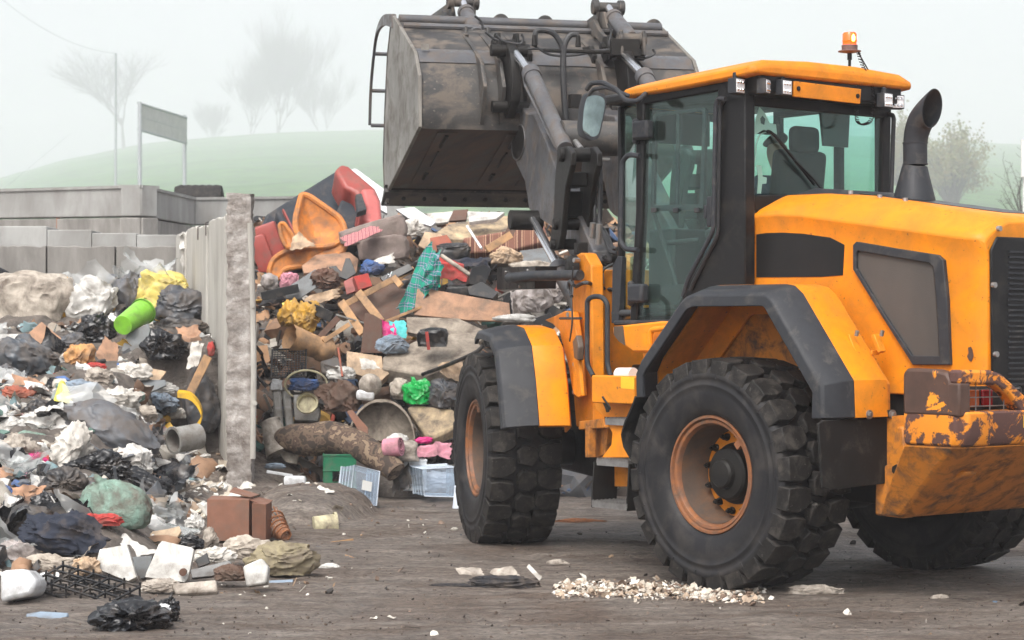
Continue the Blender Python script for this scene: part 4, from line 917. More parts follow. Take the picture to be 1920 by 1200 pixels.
# spill guard at the left and right end
for y0, s_ in ((YB, 1), (YBR, -1)):
    g0 = [f(a, b, y=YB) for a, b in ((736, 26), (718, 30), (706, 60), (699, 110), (694, 170), (692, 235))]
    g0 = bez([V((p.x, y0-0.02*s_, p.z)) for p in g0], 6); inner_ = []
    m = MB(); n = len(g0)
    ws = [0.13*(1-smooth(0.15, 0.5, i/(n-1)))+0.02 for i in range(n)]
    cB = V((3.2, y0, 4.0)); lo = [p+(cB-p).normalized()*w for p, w in zip(g0, ws)]
    m.prism(g0+lo[::-1], (0, 0.03*s_, 0)); sg_ = PF('spill_guard', m, 'arm_grey', bk, bevel=0.004)
    m = MB()
    for py in (100, 165, 234):
        j = min(range(n), key=lambda i: abs(HY-(f(700, 100, y=YB).z*0+0)-0) if False else abs(g0[i].z-f(697, py, y=YB).z)); a = g0[j]
        m.tube([a, V((a.x, a.y-0.9*s_, a.z))], 0.02, 8)
    PF('guard_rung', m, 'arm_grey', sg_)
# high-tip rams and their brackets
for yy, pxs in ((0.66, dict(top=(868, 4), mid=(873, 22), bot=(893, 66), br=[(797, 36), (836, 8), (846, 8), (852, 40)], arm=[(823, 22), (830, 18), (840, 40), (855, 58), (872, 64), (870, 78), (850, 72), (832, 52)])),
                (-0.62, dict(top=(1140, 14), mid=(1150, 32), bot=(1184, 74), br=[(1080, 54), (1120, 22), (1132, 22), (1138, 54)], arm=[(1104, 42), (1112, 36), (1122, 56), (1138, 74), (1150, 80), (1146, 92), (1128, 84), (1110, 64)]))):
    a, b, c = [f(*pxs[k], y=yy) for k in ('top', 'mid', 'bot')]
    m = MB(); m.cyl(a, b, 0.045, seg=18); hr_ = PF('tip_ram_rod', m, 'chrome', bk)
    m = MB(); m.cyl(b, c, 0.072, 0.078, seg=24); m.cyl(b, b+(c-b)*0.1, 0.085, seg=24); PF('tip_ram_barrel', m, 'arm_grey', hr_, bevel=0.004)
    m = MB(); m.prism([f(u, v, y=yy+0.10) for u, v in pxs['br']], (0, -0.03, 0)); m.prism([f(u, v, y=yy-0.08) for u, v in pxs['br']], (0, -0.03, 0))
    m.cyl(a+V((0, -0.16, 0)), a+V((0, 0.16, 0)), 0.05, seg=16); 
    for o in (-0.13, 0.13): m.lathe([(0.001, -0.03), (0.075, -0.03), (0.075, 0.03), (0.001, 0.03)], a+V((0, o, 0)), (0, 1, 0), 20)
    for o in (-0.11, 0.11): m.prism([a+V((u, o-0.015, v)) for u, v in ((-0.05, 0.04), (0.06, 0.0), (0.30, -0.45), (0.12, -0.45), (-0.05, -0.1))], (0, 0.03, 0))
    PF('tip_bracket', m, 'bucket_steel', bk, bevel=0.008)
    m = MB(); m.prism([f(u, v, y=yy+0.16) for u, v in pxs['arm']], (0, -0.04, 0)); m.cyl(c+V((0, -0.14, 0)), c+V((0, 0.14, 0)), 0.06, seg=18)
    for o in (-0.12, 0.10): m.prism([c+V((u, o, v)) for u, v in ((-0.07, 0.08), (0.08, 0.05), (0.12, -0.16), (-0.10, -0.16))], (0, 0.03, 0))
    PF('ram_mount', m, 'bucket_steel', bk, bevel=0.008)
m = MB(); xq = 1.95
for k, h in enumerate(([(1004, 84), (1004, 62), (1014, 57), (1036, 62), (1050, 80), (1055, 100), (1055, 140), (1057, 180), (1060, 222)], [(1084, 66), (1070, 66), (1060, 82), (1057, 110), (1058, 170), (1062, 225)])):
    m.tube(bez([f(a, b, x=xq) for a, b in h], 7), 0.026, 10)
for h in ([(930, 66), (945, 78), (975, 82), (981, 72), (978, 64)], [(910, 60), (925, 72), (935, 76)], [(980, 92), (1020, 92), (1060, 98), (1120, 95), (1150, 92)], [(1148, 112), (1165, 104), (1200, 110), (1226, 102), (1224, 92)], [(1000, 84), (1030, 102), (1070, 104), (1110, 98)],
          [(1178, 90), (1172, 110), (1180, 140), (1190, 165)], [(1188, 88), (1184, 120), (1196, 160)], [(1140, 44), (1146, 60), (1142, 84), (1150, 92)], [(890, 30), (902, 40), (906, 56)]):
    m.tube(bez([f(a, b, x=xq) for a, b in h], 6), 0.012, 8)
PF('bucket_hose', m, 'hose_rubber', bk)
m = MB()
for a, b in ((1002, 75), (1084, 76)): o = f(a, b, x=xq-0.01); m.cyl(o-V((0, 0, 0.06)), o+V((0, 0, 0.05)), 0.028, 0.02, seg=12)
m.bx(xq-0.02, xq+0.05, 0.25, -0.75, f(1050, 94, x=xq).z-0.02, f(1050, 94, x=xq).z+0.01); o = f(1170, 90, x=xq); m.box(o, (0.12, 0.28, 0.16)); PF('hose_coupling', m, 'oily_black', bk, bevel=0.006)
m = MB(); o = f(1078, 190, y=0.1); m.box(o, (0.10, 0.10, 0.12)); PF('sensor_box', m, 'oily_black', bk)
# ------------------------------------------------------------------ terrain heights
WX0, WY0, WX1, WY1 = -2.83, 22.0, -4.03, 26.2           # dividing wall, in plan
def wallx(Y): return WX0+(WX1-WX0)*(Y-WY0)/(WY1-WY0)
def h_left(X, Y):
    z = pw([(13.6, 0), (14.6, 0.06), (16, .33), (18, .60), (20, .95), (22, 1.33), (24, 1.90), (25.5, 2.28), (27, 2.3)], Y)
    if Y < 22.6: xb = pw([(13.5, -2.6), (15, -2.45), (16, -2.35), (18, -2.75), (20, -3.05), (22.6, -3.2)], Y); z *= 1-smooth(xb-0.9, xb+0.1, X)
    return z
def h_right(X, Y):
    if Y > WY0 and X < wallx(Y): return 0
    z = pw([(22.6, 0), (23.2, .30), (24, .85), (26, 1.75), (28, 2.65), (30, 3.2), (34, 3.4), (37, 1.0)], Y)
    if Y > 25.6: z *= smooth(-0.1225*Y-0.35, -0.1225*Y+0.1, X)
    if X > 4.5: z *= 1-smooth(4.5, 7, X)
    return z
def mound(X, Y):
    g = lambda cx, cy, rx, ry, h: h*max(0, 1-((X-cx)/rx)**2-((Y-cy)/ry)**2)**0.7 if ((X-cx)/rx)**2+((Y-cy)/ry)**2 < 1 else 0
    a = max(g(-3.0, 23.6, 1.1, 2.1, 0.55), g(-1.95, 20.6, 0.62, 1.3, 0.28), g(-2.4, 21.5, 0.95, 1.4, 0.17), g(-3.2, 20.2, 0.8, 1.4, 0.30))
    if a > 0: a += 0.05*nz((X*2.2, Y*1.6, 0), 4)+0.025*ridge((X*6, Y*5, 0), 2)*smooth(0, 0.1, a)
    return max(0, a)
def h_base(X, Y): return 0.018*nz((X*0.9, Y*0.9, 0.3), 1)+0.010*ridge((X*1.2, Y*4.5, 1.3), 5)
def ground_z(X, Y): return h_base(X, Y)+mound(X, Y)
def height(X, Y):
    return max(ground_z(X, Y), h_left(X, Y) if (Y < WY0 or X < wallx(Y)) and X < -1 and Y < 26.3 else 0, h_right(X, Y))
def hit(px, py, off=0.0):
    """first point where the line of sight through a photo pixel meets heap or ground"""
    d = V(((px-CX)/F, 1, -(py-HY)/F)); Y = 11.0
    while Y < 45:
        if H+d.z*Y < height(d.x*Y, Y): break
        Y += 0.06
    lo, hi = Y-0.06, Y
    for _ in range(10):
        m_ = (lo+hi)/2
        if H+d.z*m_ < height(d.x*m_, m_): hi = m_
        else: lo = m_
    Y = hi-off
    return V((d.x*Y, Y, H+d.z*Y))

# ------------------------------------------------------------------ ground
def ground_material():
    m = bpy.data.materials.new('wet_mud'); m.use_nodes = True; nt = m.node_tree; N = nt.nodes; L = nt.links; bs = N['Principled BSDF']
    tc = N.new('ShaderNodeTexCoord')
    def noi(scale, st, det=8, dist=0.0, rough=0.6):
        mp = N.new('ShaderNodeMapping'); mp.inputs['Scale'].default_value = st; mp.inputs['Rotation'].default_value = (0, 0, 0.12)
        L.new(tc.outputs['Object'], mp.inputs[0]); n = N.new('ShaderNodeTexNoise'); n.inputs['Scale'].default_value = scale; n.inputs['Detail'].default_value = det
        n.inputs['Distortion'].default_value = dist; n.inputs['Roughness'].default_value = rough; L.new(mp.outputs[0], n.inputs['Vector']); return n.outputs['Fac']
    def ramp(src, stops):
        r_ = N.new('ShaderNodeValToRGB'); e = r_.color_ramp.elements
        e[0].position, e[0].color = stops[0][0], (*stops[0][1], 1); e[1].position, e[1].color = stops[-1][0], (*stops[-1][1], 1)
        for p, c in stops[1:-1]: q = e.new(p); q.color = (*c, 1)
        L.new(src, r_.inputs[0]); return r_.outputs[0]
    big = noi(0.55, (1, 1.3, 1), 7, 0.6)
    col = ramp(big, [(0.30, (0.11, 0.082, 0.066)), (0.42, (0.19, 0.150, 0.125)), (0.52, (0.28, 0.255, 0.235)), (0.60, (0.15, 0.112, 0.090)), (0.70, (0.24, 0.18, 0.14))])
    st = noi(3.0, (0.55, 2.6, 1), 9, 0.3, 0.7)
    c2 = ramp(st, [(0.36, (0.05, 0.040, 0.034)), (0.48, (0.18, 0.150, 0.130)), (0.58, (0.32, 0.285, 0.255)), (0.66, (0.46, 0.42, 0.385))])
    mx = N.new('ShaderNodeMix'); mx.data_type = 'RGBA'; mx.inputs[0].default_value = 0.5; L.new(col, mx.inputs[6]); L.new(c2, mx.inputs[7])
    fi = noi(26, (0.8, 1.6, 1), 6, 0, 0.75); c3 = ramp(fi, [(0.36, (0.24, 0.22, 0.20)), (0.52, (0.80, 0.755, 0.70)), (0.72, (1.25, 1.16, 1.06))])
    m2 = N.new('ShaderNodeMix'); m2.data_type = 'RGBA'; m2.blend_type = 'MULTIPLY'; m2.inputs[0].default_value = 0.85; L.new(mx.outputs[2], m2.inputs[6]); L.new(c3, m2.inputs[7])
    L.new(m2.outputs[2], bs.inputs['Base Color'])
    rr = N.new('ShaderNodeMapRange'); rr.inputs[1].default_value = 0.40; rr.inputs[2].default_value = 0.62; rr.inputs[3].default_value = 0.85; rr.inputs[4].default_value = 0.42
    L.new(big, rr.inputs[0]); L.new(rr.outputs[0], bs.inputs['Roughness']); bs.inputs['Specular IOR Level'].default_value = 0.4
    ad = N.new('ShaderNodeMath'); ad.operation = 'MULTIPLY_ADD'; L.new(st, ad.inputs[0]); ad.inputs[1].default_value = 1.6; L.new(fi, ad.inputs[2])
    bp = N.new('ShaderNodeBump'); bp.inputs['Strength'].default_value = 1.0; bp.inputs['Distance'].default_value = 0.035
    L.new(ad.outputs[0], bp.inputs['Height']); L.new(bp.outputs[0], bs.inputs['Normal']); MATS['wet_mud'] = m
ground_material()
def axis_vals(segs):
    out = []
    for a, b, s in segs:
        n = max(1, round((b-a)/s)); out += [a+(b-a)*i/n for i in range(n)]
    return out+[segs[-1][1]]
xs = axis_vals([(-2600, -40, 160), (-40, -8, 2), (-8, -3.8, 0.14), (-3.8, 3.5, 0.055), (3.5, 6, 0.12), (6, 40, 2), (40, 2600, 160)])
ys = axis_vals([(-60, 8, 8), (8, 11.5, 0.5), (11.5, 24, 0.055), (24, 40, 0.8), (40, 2600, 160)])
gm = MB()
def tracks(X, Y):
    z = 0
    for yc, sl, sd in ((13.1, 0.05, 0), (15.3, -0.10, 1), (16.9, -0.02, 2), (18.4, 0.12, 3)):
        d = (Y-yc-sl*X-0.25*nz((X*0.3, 0, 0), sd))/0.27
        if abs(d) < 1.15: z += (-0.012+0.014*max(0, math.sin((X+abs(d)*0.09)*2*math.pi/0.21))**0.6*(1 if (X*4.76+ (d > 0)*0.5) % 1 else 1))*(1-smooth(0.85, 1.15, abs(d)))*smooth(-0.25, 0.1, nz((X*0.5, Y*0.5, 0), sd+20))
    return z
def gz(X, Y):
    near = smooth(-9, -7, X)*(1-smooth(7, 9, X))*smooth(9, 11, Y)*(1-smooth(26, 30, Y))
    fine = 0.012*nz((X*7, Y*9, 0), 9)+0.006*nz((X*21, Y*25, 0), 3) if near > 0 else 0
    return (ground_z(X, Y)+fine+(tracks(X, Y) if near > 0 else 0))*near
gm.v = [V((x, y, gz(x, y))) for y in ys for x in xs]
nx_ = len(xs); gm.f = [(j*nx_+i, j*nx_+i+1, (j+1)*nx_+i+1, (j+1)*nx_+i) for j in range(len(ys)-1) for i in range(nx_-1)]
tag(gm.build('ground', 'wet_mud', fix=False, smooth=80), kind='structure', label='wet brown muddy ground of the dump yard')
# hill
mk('hill_grass', (0.05, 0.19, 0.03), (0.13, 0.27, 0.06), scale=0.05, rough=0.9, bump=0.9, bscale=0.9, bdist=1.0, dirt=(0.04, 0.09, 0.035), damt=0.48, dscale=0.14, sharp=0.25)
KD = 12.0           # the hill and its trees stand this many times farther than first measured
def hill_z(X, Y):
    a = X/Y*F+CX      # bearing of a point as seen from the yard
    ridge_ = pw([(-1200, 4.0), (-300, 8.0), (0, 10.2), (130, 11.3), (300, 12.2), (430, 12.5), (560, 12.7), (720, 12.75), (1000, 12.8), (1400, 12.7), (1700, 12.4), (1850, 12.2), (2000, 11.9), (2600, 9), (3400, 5)], a)
    ridge_ = H+(ridge_-H)*KD
    t = min(1, max(0, (Y-110)/(118*KD-110))); u = smooth(0, 1, (Y-100)/60)
    return -0.5+(ridge_+0.5)*(t**1.12)*(1-smooth(135*KD, 220*KD, Y)*0.6)+(2.2*nz((X*0.012, Y*0.012, 0), 6)+0.9*nz((X*0.06, Y*0.06, 0), 2)+0.12*nz((X*0.5, Y*0.5, 0), 2))*u
hm = MB(); hx = axis_vals([(-1400, -400, 40), (-400, 450, 8), (450, 1400, 40)]); hy = axis_vals([(108, 300, 4), (300, 1560, 11), (1560, 2500, 60)])
hm.v = [V((x, y, hill_z(x, y))) for y in hy for x in hx]; n_ = len(hx)
hm.f = [(j*n_+i, j*n_+i+1, (j+1)*n_+i+1, (j+1)*n_+i) for j in range(len(hy)-1) for i in range(n_-1)]
tag(hm.build('hill', 'hill_grass', fix=False, smooth=80), kind='structure', label='green grassy hill fading into fog')

# ------------------------------------------------------------------ concrete
mk('concrete_old', (0.36, 0.345, 0.32), (0.20, 0.19, 0.175), scale=1.8, rough=0.85, bump=0.35, bscale=24, dirt=(0.13, 0.12, 0.11), damt=0.47, dscale=2.6, sharp=0.4, stretch=(1, 1, 0.28), bdist=0.015)
mk('concrete_pale', (0.40, 0.40, 0.385), (0.28, 0.28, 0.27), scale=0.8, rough=0.85, bump=0.2, bscale=14, dirt=(0.19, 0.18, 0.165), damt=0.44, dscale=1.6, sharp=0.4, stretch=(1, 1, 0.5))
mk('concrete_panel', (0.47, 0.45, 0.41), (0.36, 0.345, 0.31), scale=1.5, rough=0.8, bump=0.15, bscale=30, dirt=(0.20, 0.18, 0.155), damt=0.38, dscale=2.0, sharp=0.35, stretch=(1, 1, 0.25))
mk('concrete_broken', (0.50, 0.475, 0.45), (0.27, 0.24, 0.215), scale=11, rough=0.95, bump=0.9, bscale=22, dirt=(0.11, 0.085, 0.07), damt=0.45, dscale=5, sharp=0.3, bdist=0.02)
mk('rust_stain', (0.33, 0.17, 0.11), (0.25, 0.13, 0.09), scale=3, rough=0.8)
mk('rebar', (0.05, 0.035, 0.03), rough=0.7, bump=0.3)
# dividing wall: one panel after another, each with its own face
wd = V((WX1-WX0, WY1-WY0, 0)).normalized(); wn = V((wd.y, -wd.x, 0)); WL = math.hypot(WX1-WX0, WY1-WY0)
dw = empty('dividing_wall', (WX0, WY0, 0), 0, 'tall grey concrete dividing wall with a crumbling end pillar between the two rubbish heaps', 'wall')
bounds = [0.0, 0.22, 0.75, 1.62, 2.55, 3.45, WL]
tops = [2.98, 2.96, 2.98, 2.94, 2.97, 2.95]
for i in range(len(tops)):
    a, b = bounds[i]+0.012, bounds[i+1]-0.012; m = MB(); n = 8
    th = 0.11; off = (0.0, 0.0, 0.02, 0.0, 0.015, 0.0)[i]
    lft = -wn*(0.10-off)
    topz = [tops[i]+0.02*nz((k*1.7, i*3.1, 0), 3)-0.03*(k in (0, n)) for k in range(n+1)]
    face = [V((WX0, WY0, 0))+wd*(a+(b-a)*k/n)+lft+V((0, 0, topz[k])) for k in range(n+1)]
    bot = [V((WX0, WY0, 0))+wd*b+lft+V((0, 0, 0.1)), V((WX0, WY0, 0))+wd*a+lft+V((0, 0, 0.1))]
    m.prism(face+bot, wn*0.16)
    q = m.build('wall_panel', 'concrete_panel', dw, origin=None, bevel=0.012); q.location = -V((WX0, WY0, 0))
# end pillar, broken edge: displaced column
m = MB()
def pillar_pt(a, k, z):
    # rectangular ring with noise
    w, d = 0.118, 0.12
    per = [(-w, -d), (-w*0.5, -d), (0, -d), (w*0.5, -d), (w, -d), (w, 0), (w, d), (0, d), (-w, d), (-w, 0)]
    x, y = per[k]; dmp = 0.014*ridge((x*9, y*9, z*6), 2)+0.016*nz((x*30, y*30, z*26), 4)
    if k in (0, 1, 9): dmp += 0.02*nz((z*7, 0, 0), 5)
    s = 1+dmp/0.12
    return V((WX0+0.045+x*s, WY0-0.12+y*s, z))
zz = [3.17*i/150 for i in range(151)]
secs = [[pillar_pt(0, k, z) for k in range(10)] for z in zz]
secs[-1] = [p+V((0, 0, 0.02*nz((p.x*20, p.y*20, 0), 2))) for p in secs[-1]]
m.loft(secs); q = m.build('end_pillar', 'concrete_broken', dw, smooth=50); q.location = -V((WX0, WY0, 0))
m = MB(); m.tube([W(469, 418, 21.7), W(474, 560, 21.72), W(476, 700, 21.72), W(474, 860, 21.72)], 0.030, 8)
for a, b in ((475, 574), (479, 756)): o = W(a, b, 21.74); m.cyl(o, o-V((0, 0.06, 0)), 0.022, seg=10)
q = m.build('cast_channel', 'concrete_panel', dw); q.location = -V((WX0, WY0, 0))
m = MB(); yy = 22.1
for pts in ([(430, 430), (441, 433), (450, 444), (455, 448)], [(434, 470), (429, 458), (432, 454), (446, 462), (455, 466)]): m.tube([W(a, b, yy-0.2) for a, b in pts], 0.006, 6)
for px, py in ((371, 436), (386, 428), (418, 421), (428, 410), (447, 398)): o = W(px, py, 23.5); m.tube([o-V((0, 0, 0.08)), o+V((0, 0, 0.06)), o+V((0.03, 0, 0.07))], 0.007, 5)
q = m.build('rebar_hook', 'rebar', dw); q.location = -V((WX0, WY0, 0))
# rear bay wall behind the left heap
bw = empty('bay_wall', (-7, 26.5, 0), 0, 'low stained grey concrete wall right behind the left rubbish heap', 'wall')
xe = [-9.5, -8.0, -6.45, -5.75, -4.9, -3.95]
for i in range(5):
    m = MB(); n = 10; x0, x1 = xe[i]+0.01, xe[i+1]-0.01
    top = [V((x0+(x1-x0)*k/n, 26.35, 2.80+0.025*ridge((k*0.9+i*7, 0, 0), 3))) for k in range(n+1)]
    m.prism(top+[V((x1, 26.35, 0)), V((x0, 26.35, 0))], (0, 0.25, 0)); q = m.build('wall_panel', 'concrete_old', bw, bevel=0.012); q.location = (7, -26.5, 0)
# stacked block wall
kw = empty('block_wall', (-8, 31, 0), 0, 'row of pale concrete blocks standing between the stained low wall and the tall far wall', 'wall')
bl = [(-60, 88), (88, 172), (172, 256), (256, 345)]
for i, (a, b) in enumerate(bl):
    m = MB(); ztop = W(0, (424, 431, 437, 440)[i], 30).z; p0 = W(a+0.6, 0, 30).x; p1 = W(b-0.6, 0, 30).x
    m.bx(p0, p1, 30, 30.8, 0, ztop); q = m.build('concrete_block', 'concrete_pale', kw, bevel=0.012); q.location = (8, -31, 0)
# tall retaining wall with a corner
tw_ = empty('retaining_wall', (-7, 36, 0), 0, 'tall pale board-marked concrete retaining wall with a projecting corner below the green hill', 'wall')
A = W(-120, 361, 40); B = W(265, 350, 36); C_ = W(365, 373, 41); D = W(760, 368, 43)
def wallseg(p, q, split, nm):
    zt0, zt1 = p.z, q.z; d = V((q.x-p.x, q.y-p.y, 0)); nrm = V((-d.y, d.x, 0)).normalized()*0.35
    out = []
    for (u0, u1, mat_, o) in ((0.0, split, 'concrete_pale', 0.0), (split+0.02, 6.0, 'concrete_old', 0.02)):
        m = MB(); m.prism([V((p.x, p.y, zt0-u0))+nrm.normalized()*o, V((q.x, q.y, zt1-u0))+nrm.normalized()*o, V((q.x, q.y, max(-.5, zt1-u1)))+nrm.normalized()*o, V((p.x, p.y, max(-.5, zt0-u1)))+nrm.normalized()*o], nrm)
        x = m.build('wall_lift', mat_, tw_, bevel=0.02); x.location = (7, -36, 0)
    m = MB(); m.prism([V((p.x, p.y, zt0+0.03))-nrm.normalized()*0.03, V((q.x, q.y, zt1+0.03))-nrm.normalized()*0.03, V((q.x, q.y, zt1-0.02))-nrm.normalized()*0.03, V((p.x, p.y, zt0-0.02))-nrm.normalized()*0.03], nrm*1.2)
    x = m.build('wall_coping', 'concrete_pale', tw_); x.location = (7, -36, 0)
wallseg(A, B, 0.50, ''); wallseg(B, C_, 0.50, ''); wallseg(C_, D, 0.50, '')
m = MB(); p = W(109, 357, 37.6); m.box(p+V((0, 0, -0.45)), (0.06, 0.05, 0.75)); x = m.build('rust_streak', 'rust_stain', tw_); x.location = (7, -36, 0)
# tyres lying on the wall top
m = MB(); 
for i in range(6): m.lathe([(0.16, -0.1), (0.28, -0.12), (0.31, 0), (0.28, 0.12), (0.16, 0.1), (0.14, 0)], W(342+i*13, 374, 44), (1, 0, 0.1), 18, closed=True)
tag(m.build('tyre_row', 'rubber', origin=W(370, 368, 44)), 'dark row of old tyres lying behind the retaining wall below the sign', 'tyre row')

# ------------------------------------------------------------------ sign, poles, wires
mk('galv', (0.42, 0.44, 0.46), (0.34, 0.36, 0.38), scale=5, rough=0.6, metal=0.2)
mk('sign_back', (0.50, 0.49, 0.48), (0.40, 0.395, 0.39), scale=2, rough=0.6)
sg = empty('road_sign', tuple(W(305, 365, 147)), 0, 'grey sign board seen from the back on two posts behind the concrete wall', 'sign')
so = sg.location
def SB(mb, name, mat, parent=sg, base=so): q = mb.build(name, mat, parent, origin=None); q.location = -V(base) if parent.type == 'EMPTY' else (0, 0, 0); return q
YS0, YS1 = 140.0, 154.0
pl_ = [W(259, 193, YS0), W(350, 221, YS1), W(350, 269, YS1), W(259, 243, YS0)]
m = MB(); m.prism(pl_, (0.02, 0.06, 0)); bd = SB(m, 'sign_panel', 'sign_back')
m = MB()
for a, b in ((0, 1), (3, 2)): m.tube([pl_[a]-V((0, 0.05, 0)), pl_[b]-V((0, 0.05, 0))], 0.08, 6)
m.tube([(pl_[0]+pl_[3])/2-V((0, 0.05, 0)), (pl_[1]+pl_[2])/2-V((0, 0.05, 0))], 0.03, 6); SB(m, 'sign_rail', 'galv', bd)
for a, b, c, d in ((262, 193, 262, 352), (346, 218, 346, 366)):
    Yq = YS0 if a < 300 else YS1; m = MB(); m.cyl(W(a, b-2, Yq-0.1), V((W(a, b, Yq-0.1).x, Yq-0.1, 0.2)), 0.14, seg=10); SB(m, 'post', 'galv')
m = MB(); p = W(217, 100, 300); m.cyl(V((p.x, p.y, 0.2)), p, 0.22, 0.15, seg=10)
tag(m.build('slim_pole', 'galv', origin=V((p.x, p.y, 0))), 'tall slim grey pole standing left of the sign with a wire from its top', 'pole')
m = MB(); e = W(-40, -40, 260); pts = []
for i in range(25): t = i/24; q = e.lerp(p, t); q.z -= 5.5*4*t*(1-t)*0.35; pts.append(q)
m.tube(pts, 0.022, 4); tag(m.build('overhead_wire', 'galv', origin=p), 'thin overhead wire sagging from the top left towards the slim pole', 'wire')
m = MB(); m.tube([W(0, 360, 200), W(130, 252, 300)], 0.016, 4); tag(m.build('stay_wire', 'galv', origin=W(0, 360, 42)), 'faint straight stay wire slanting over the left side of the hill', 'wire')
# right-hand edge: white panel on a thin post
m = MB(); o = W(1932, 265, 40); m.prism([W(1915, 262, 40), W(1960, 262, 40), W(1960, 332, 40), W(1915, 332, 40)], (0, 0.05, 0)); m.cyl(V((W(1921, 0, 40).x, 40.1, 0)), W(1921, 262, 40.1), 0.03, seg=8)
tag(m.build('white_sign', 'paper_white', origin=V((o.x, o.y, 0))), 'white board cut by the right edge of the picture above the hood', 'sign')

# ------------------------------------------------------------------ trees
mk('bark', (0.075, 0.06, 0.05), (0.05, 0.042, 0.036), scale=6, rough=0.9, bump=0.4)
mk('leaf_olive', (0.24, 0.24, 0.10), (0.16, 0.19, 0.08), scale=1.5, rough=0.8)
mk('leaf_ochre', (0.24, 0.19, 0.06), (0.15, 0.14, 0.05), scale=1.5, rough=0.8)
def bare_tree(px, py, Y, h, spread, seed, label, upright=0.5, stems=1, sh=0.16, rad=0.2):
    rg = random.Random(seed); base = W(px, py, Y); base.z = hill_z(base.x, Y)-0.3
    t = empty('bare_tree', base, 0, label, 'tree', 'bare trees on the hill'); trunk = MB(); crown = MB()
    def grow(mb, p, d, l, r0, lev, maxl):
        pts = [p]; n = 4
        for i in range(n):
            d = (d+V((rg.gauss(0, 0.07), rg.gauss(0, 0.07), rg.gauss(0, 0.05)+0.10*upright))).normalized(); p = p+d*(l/n); pts.append(p)
        mb.tube(pts, [r0*(1-0.5*i/n) for i in range(n+1)], 7 if lev == 0 else (5 if lev < 2 else 3), cap=False)
        if lev >= maxl: return
        k = (stems if False else 0) or (rg.randint(4, 6) if lev == 0 else rg.randint(4, 5))
        for i in range(k):
            s = rg.uniform(0.35, 1.0) if lev else rg.uniform(0.75, 1.0)
            q = pts[min(n, int(s*n))]
            w = rg.uniform(0, 2*math.pi); sp = spread*rg.uniform(0.6, 1.2)
            nd = (d+V((math.cos(w)*sp, math.sin(w)*sp, upright*0.25*rg.random()))).normalized()
            grow(crown, q, nd, l*rg.uniform(0.60, 0.86) if lev else l*rg.uniform(1.0, 1.7), max(0.045, r0*0.55), lev+1, maxl)
    for s in range(stems):
        o = V((rg.uniform(-1.2, 1.2), rg.uniform(-1, 1), 0)) if stems > 1 else V((0, 0, 0))
        d0 = V((rg.gauss(0, 0.25) if stems > 1 else 0.03, 0, 1)).normalized()
        grow(trunk, o, d0, h*sh, rad*1.3/ (1 if stems == 1 else 1.8), 0, 5)
    trunk.build('trunk', 'bark', t, fix=False, smooth=60); crown.build('crown', 'bark', t, fix=False, smooth=60)
    return t
bare_tree(232, 278, 116*KD, 15.5*KD, 0.66, 11, 'bare tree with a wide spreading crown on the hill, leftmost behind the sign', 0.15, 1, 0.11, 0.95)
bare_tree(520, 252, 120*KD, 12.4*KD, 0.40, 23, 'tallest bare tree with an upright broom-like crown on the hilltop', 0.75, 5, 0.13, 0.55)
bare_tree(470, 252, 124*KD, 10.2*KD, 0.42, 29, 'upright bare tree just left of the tallest hilltop tree', 0.75, 3, 0.13, 0.5)
bare_tree(405, 255, 132*KD, 9.5*KD, 0.45, 31, 'small faint bare tree standing between the wide tree and the tallest one', 0.5, 2, 0.10, 0.35)
bare_tree(608, 252, 126*KD, 9.6*KD, 0.48, 37, 'medium bare tree on the hilltop just left of the bucket', 0.5, 2, 0.13, 0.5)
def leafy_bush(px, py, Y, w, h, seed, label, mats=('leaf_olive', 'leaf_ochre')):
    rg = random.Random(seed); base = W(px, py, Y); base.z = hill_z(base.x, Y)-0.2
    t = empty('bush', base, 0, label, 'bush', 'bushes on the slope behind the cab'); tr = MB(); cr = [MB(), MB()]
    for s in range(60):
        w_ = rg.uniform(0, 2*math.pi); e = V((math.cos(w_)*w*0.5*rg.uniform(0.1, 1), math.sin(w_)*w*0.4*rg.uniform(0.1, 1), h*rg.uniform(0.35, 1)))
        e.z *= 1-0.45*(math.hypot(e.x, e.y)/(w*0.5))**2
        m1 = e*0.5+V((rg.gauss(0, .15), rg.gauss(0, .15), h*0.1)); tr.tube(bez([V((e.x*.08, e.y*.08, 0)), m1, e], 4), [0.15*(1-i/9.0)+0.025 for i in range(9)], 4, cap=False)
        for k in range(110):
            q = m1.lerp(e, rg.uniform(0.1, 1.15))+V((rg.gauss(0, w*0.045), rg.gauss(0, w*0.045), rg.gauss(0, h*0.05)))
            R3 = Euler((rg.uniform(0, 6.3), rg.uniform(0, 6.3), 0)).to_matrix(); sz = rg.uniform(0.18, 0.42)
            mb = cr[(s+k//40) % 2]; mb.add([q+R3 @ V(p)*sz for p in ((-1, 0, 0), (0, -.6, 0.1), (1, 0, 0), (0, .6, 0.1))], [(0, 1, 2, 3)])
    tr.build('trunk', 'bark', t, fix=False); 
    for mb, mt in zip(cr, mats): mb.build('crown', mt, t, fix=False, smooth=0)
    return t
leafy_bush(1785, 394, 450, 18.5, 18, 5, 'yellow-green bush right of the black exhaust stack')
leafy_bush(1695, 380, 470, 12, 20, 8, 'tall thin yellowish bush behind the rear right edge of the cab')
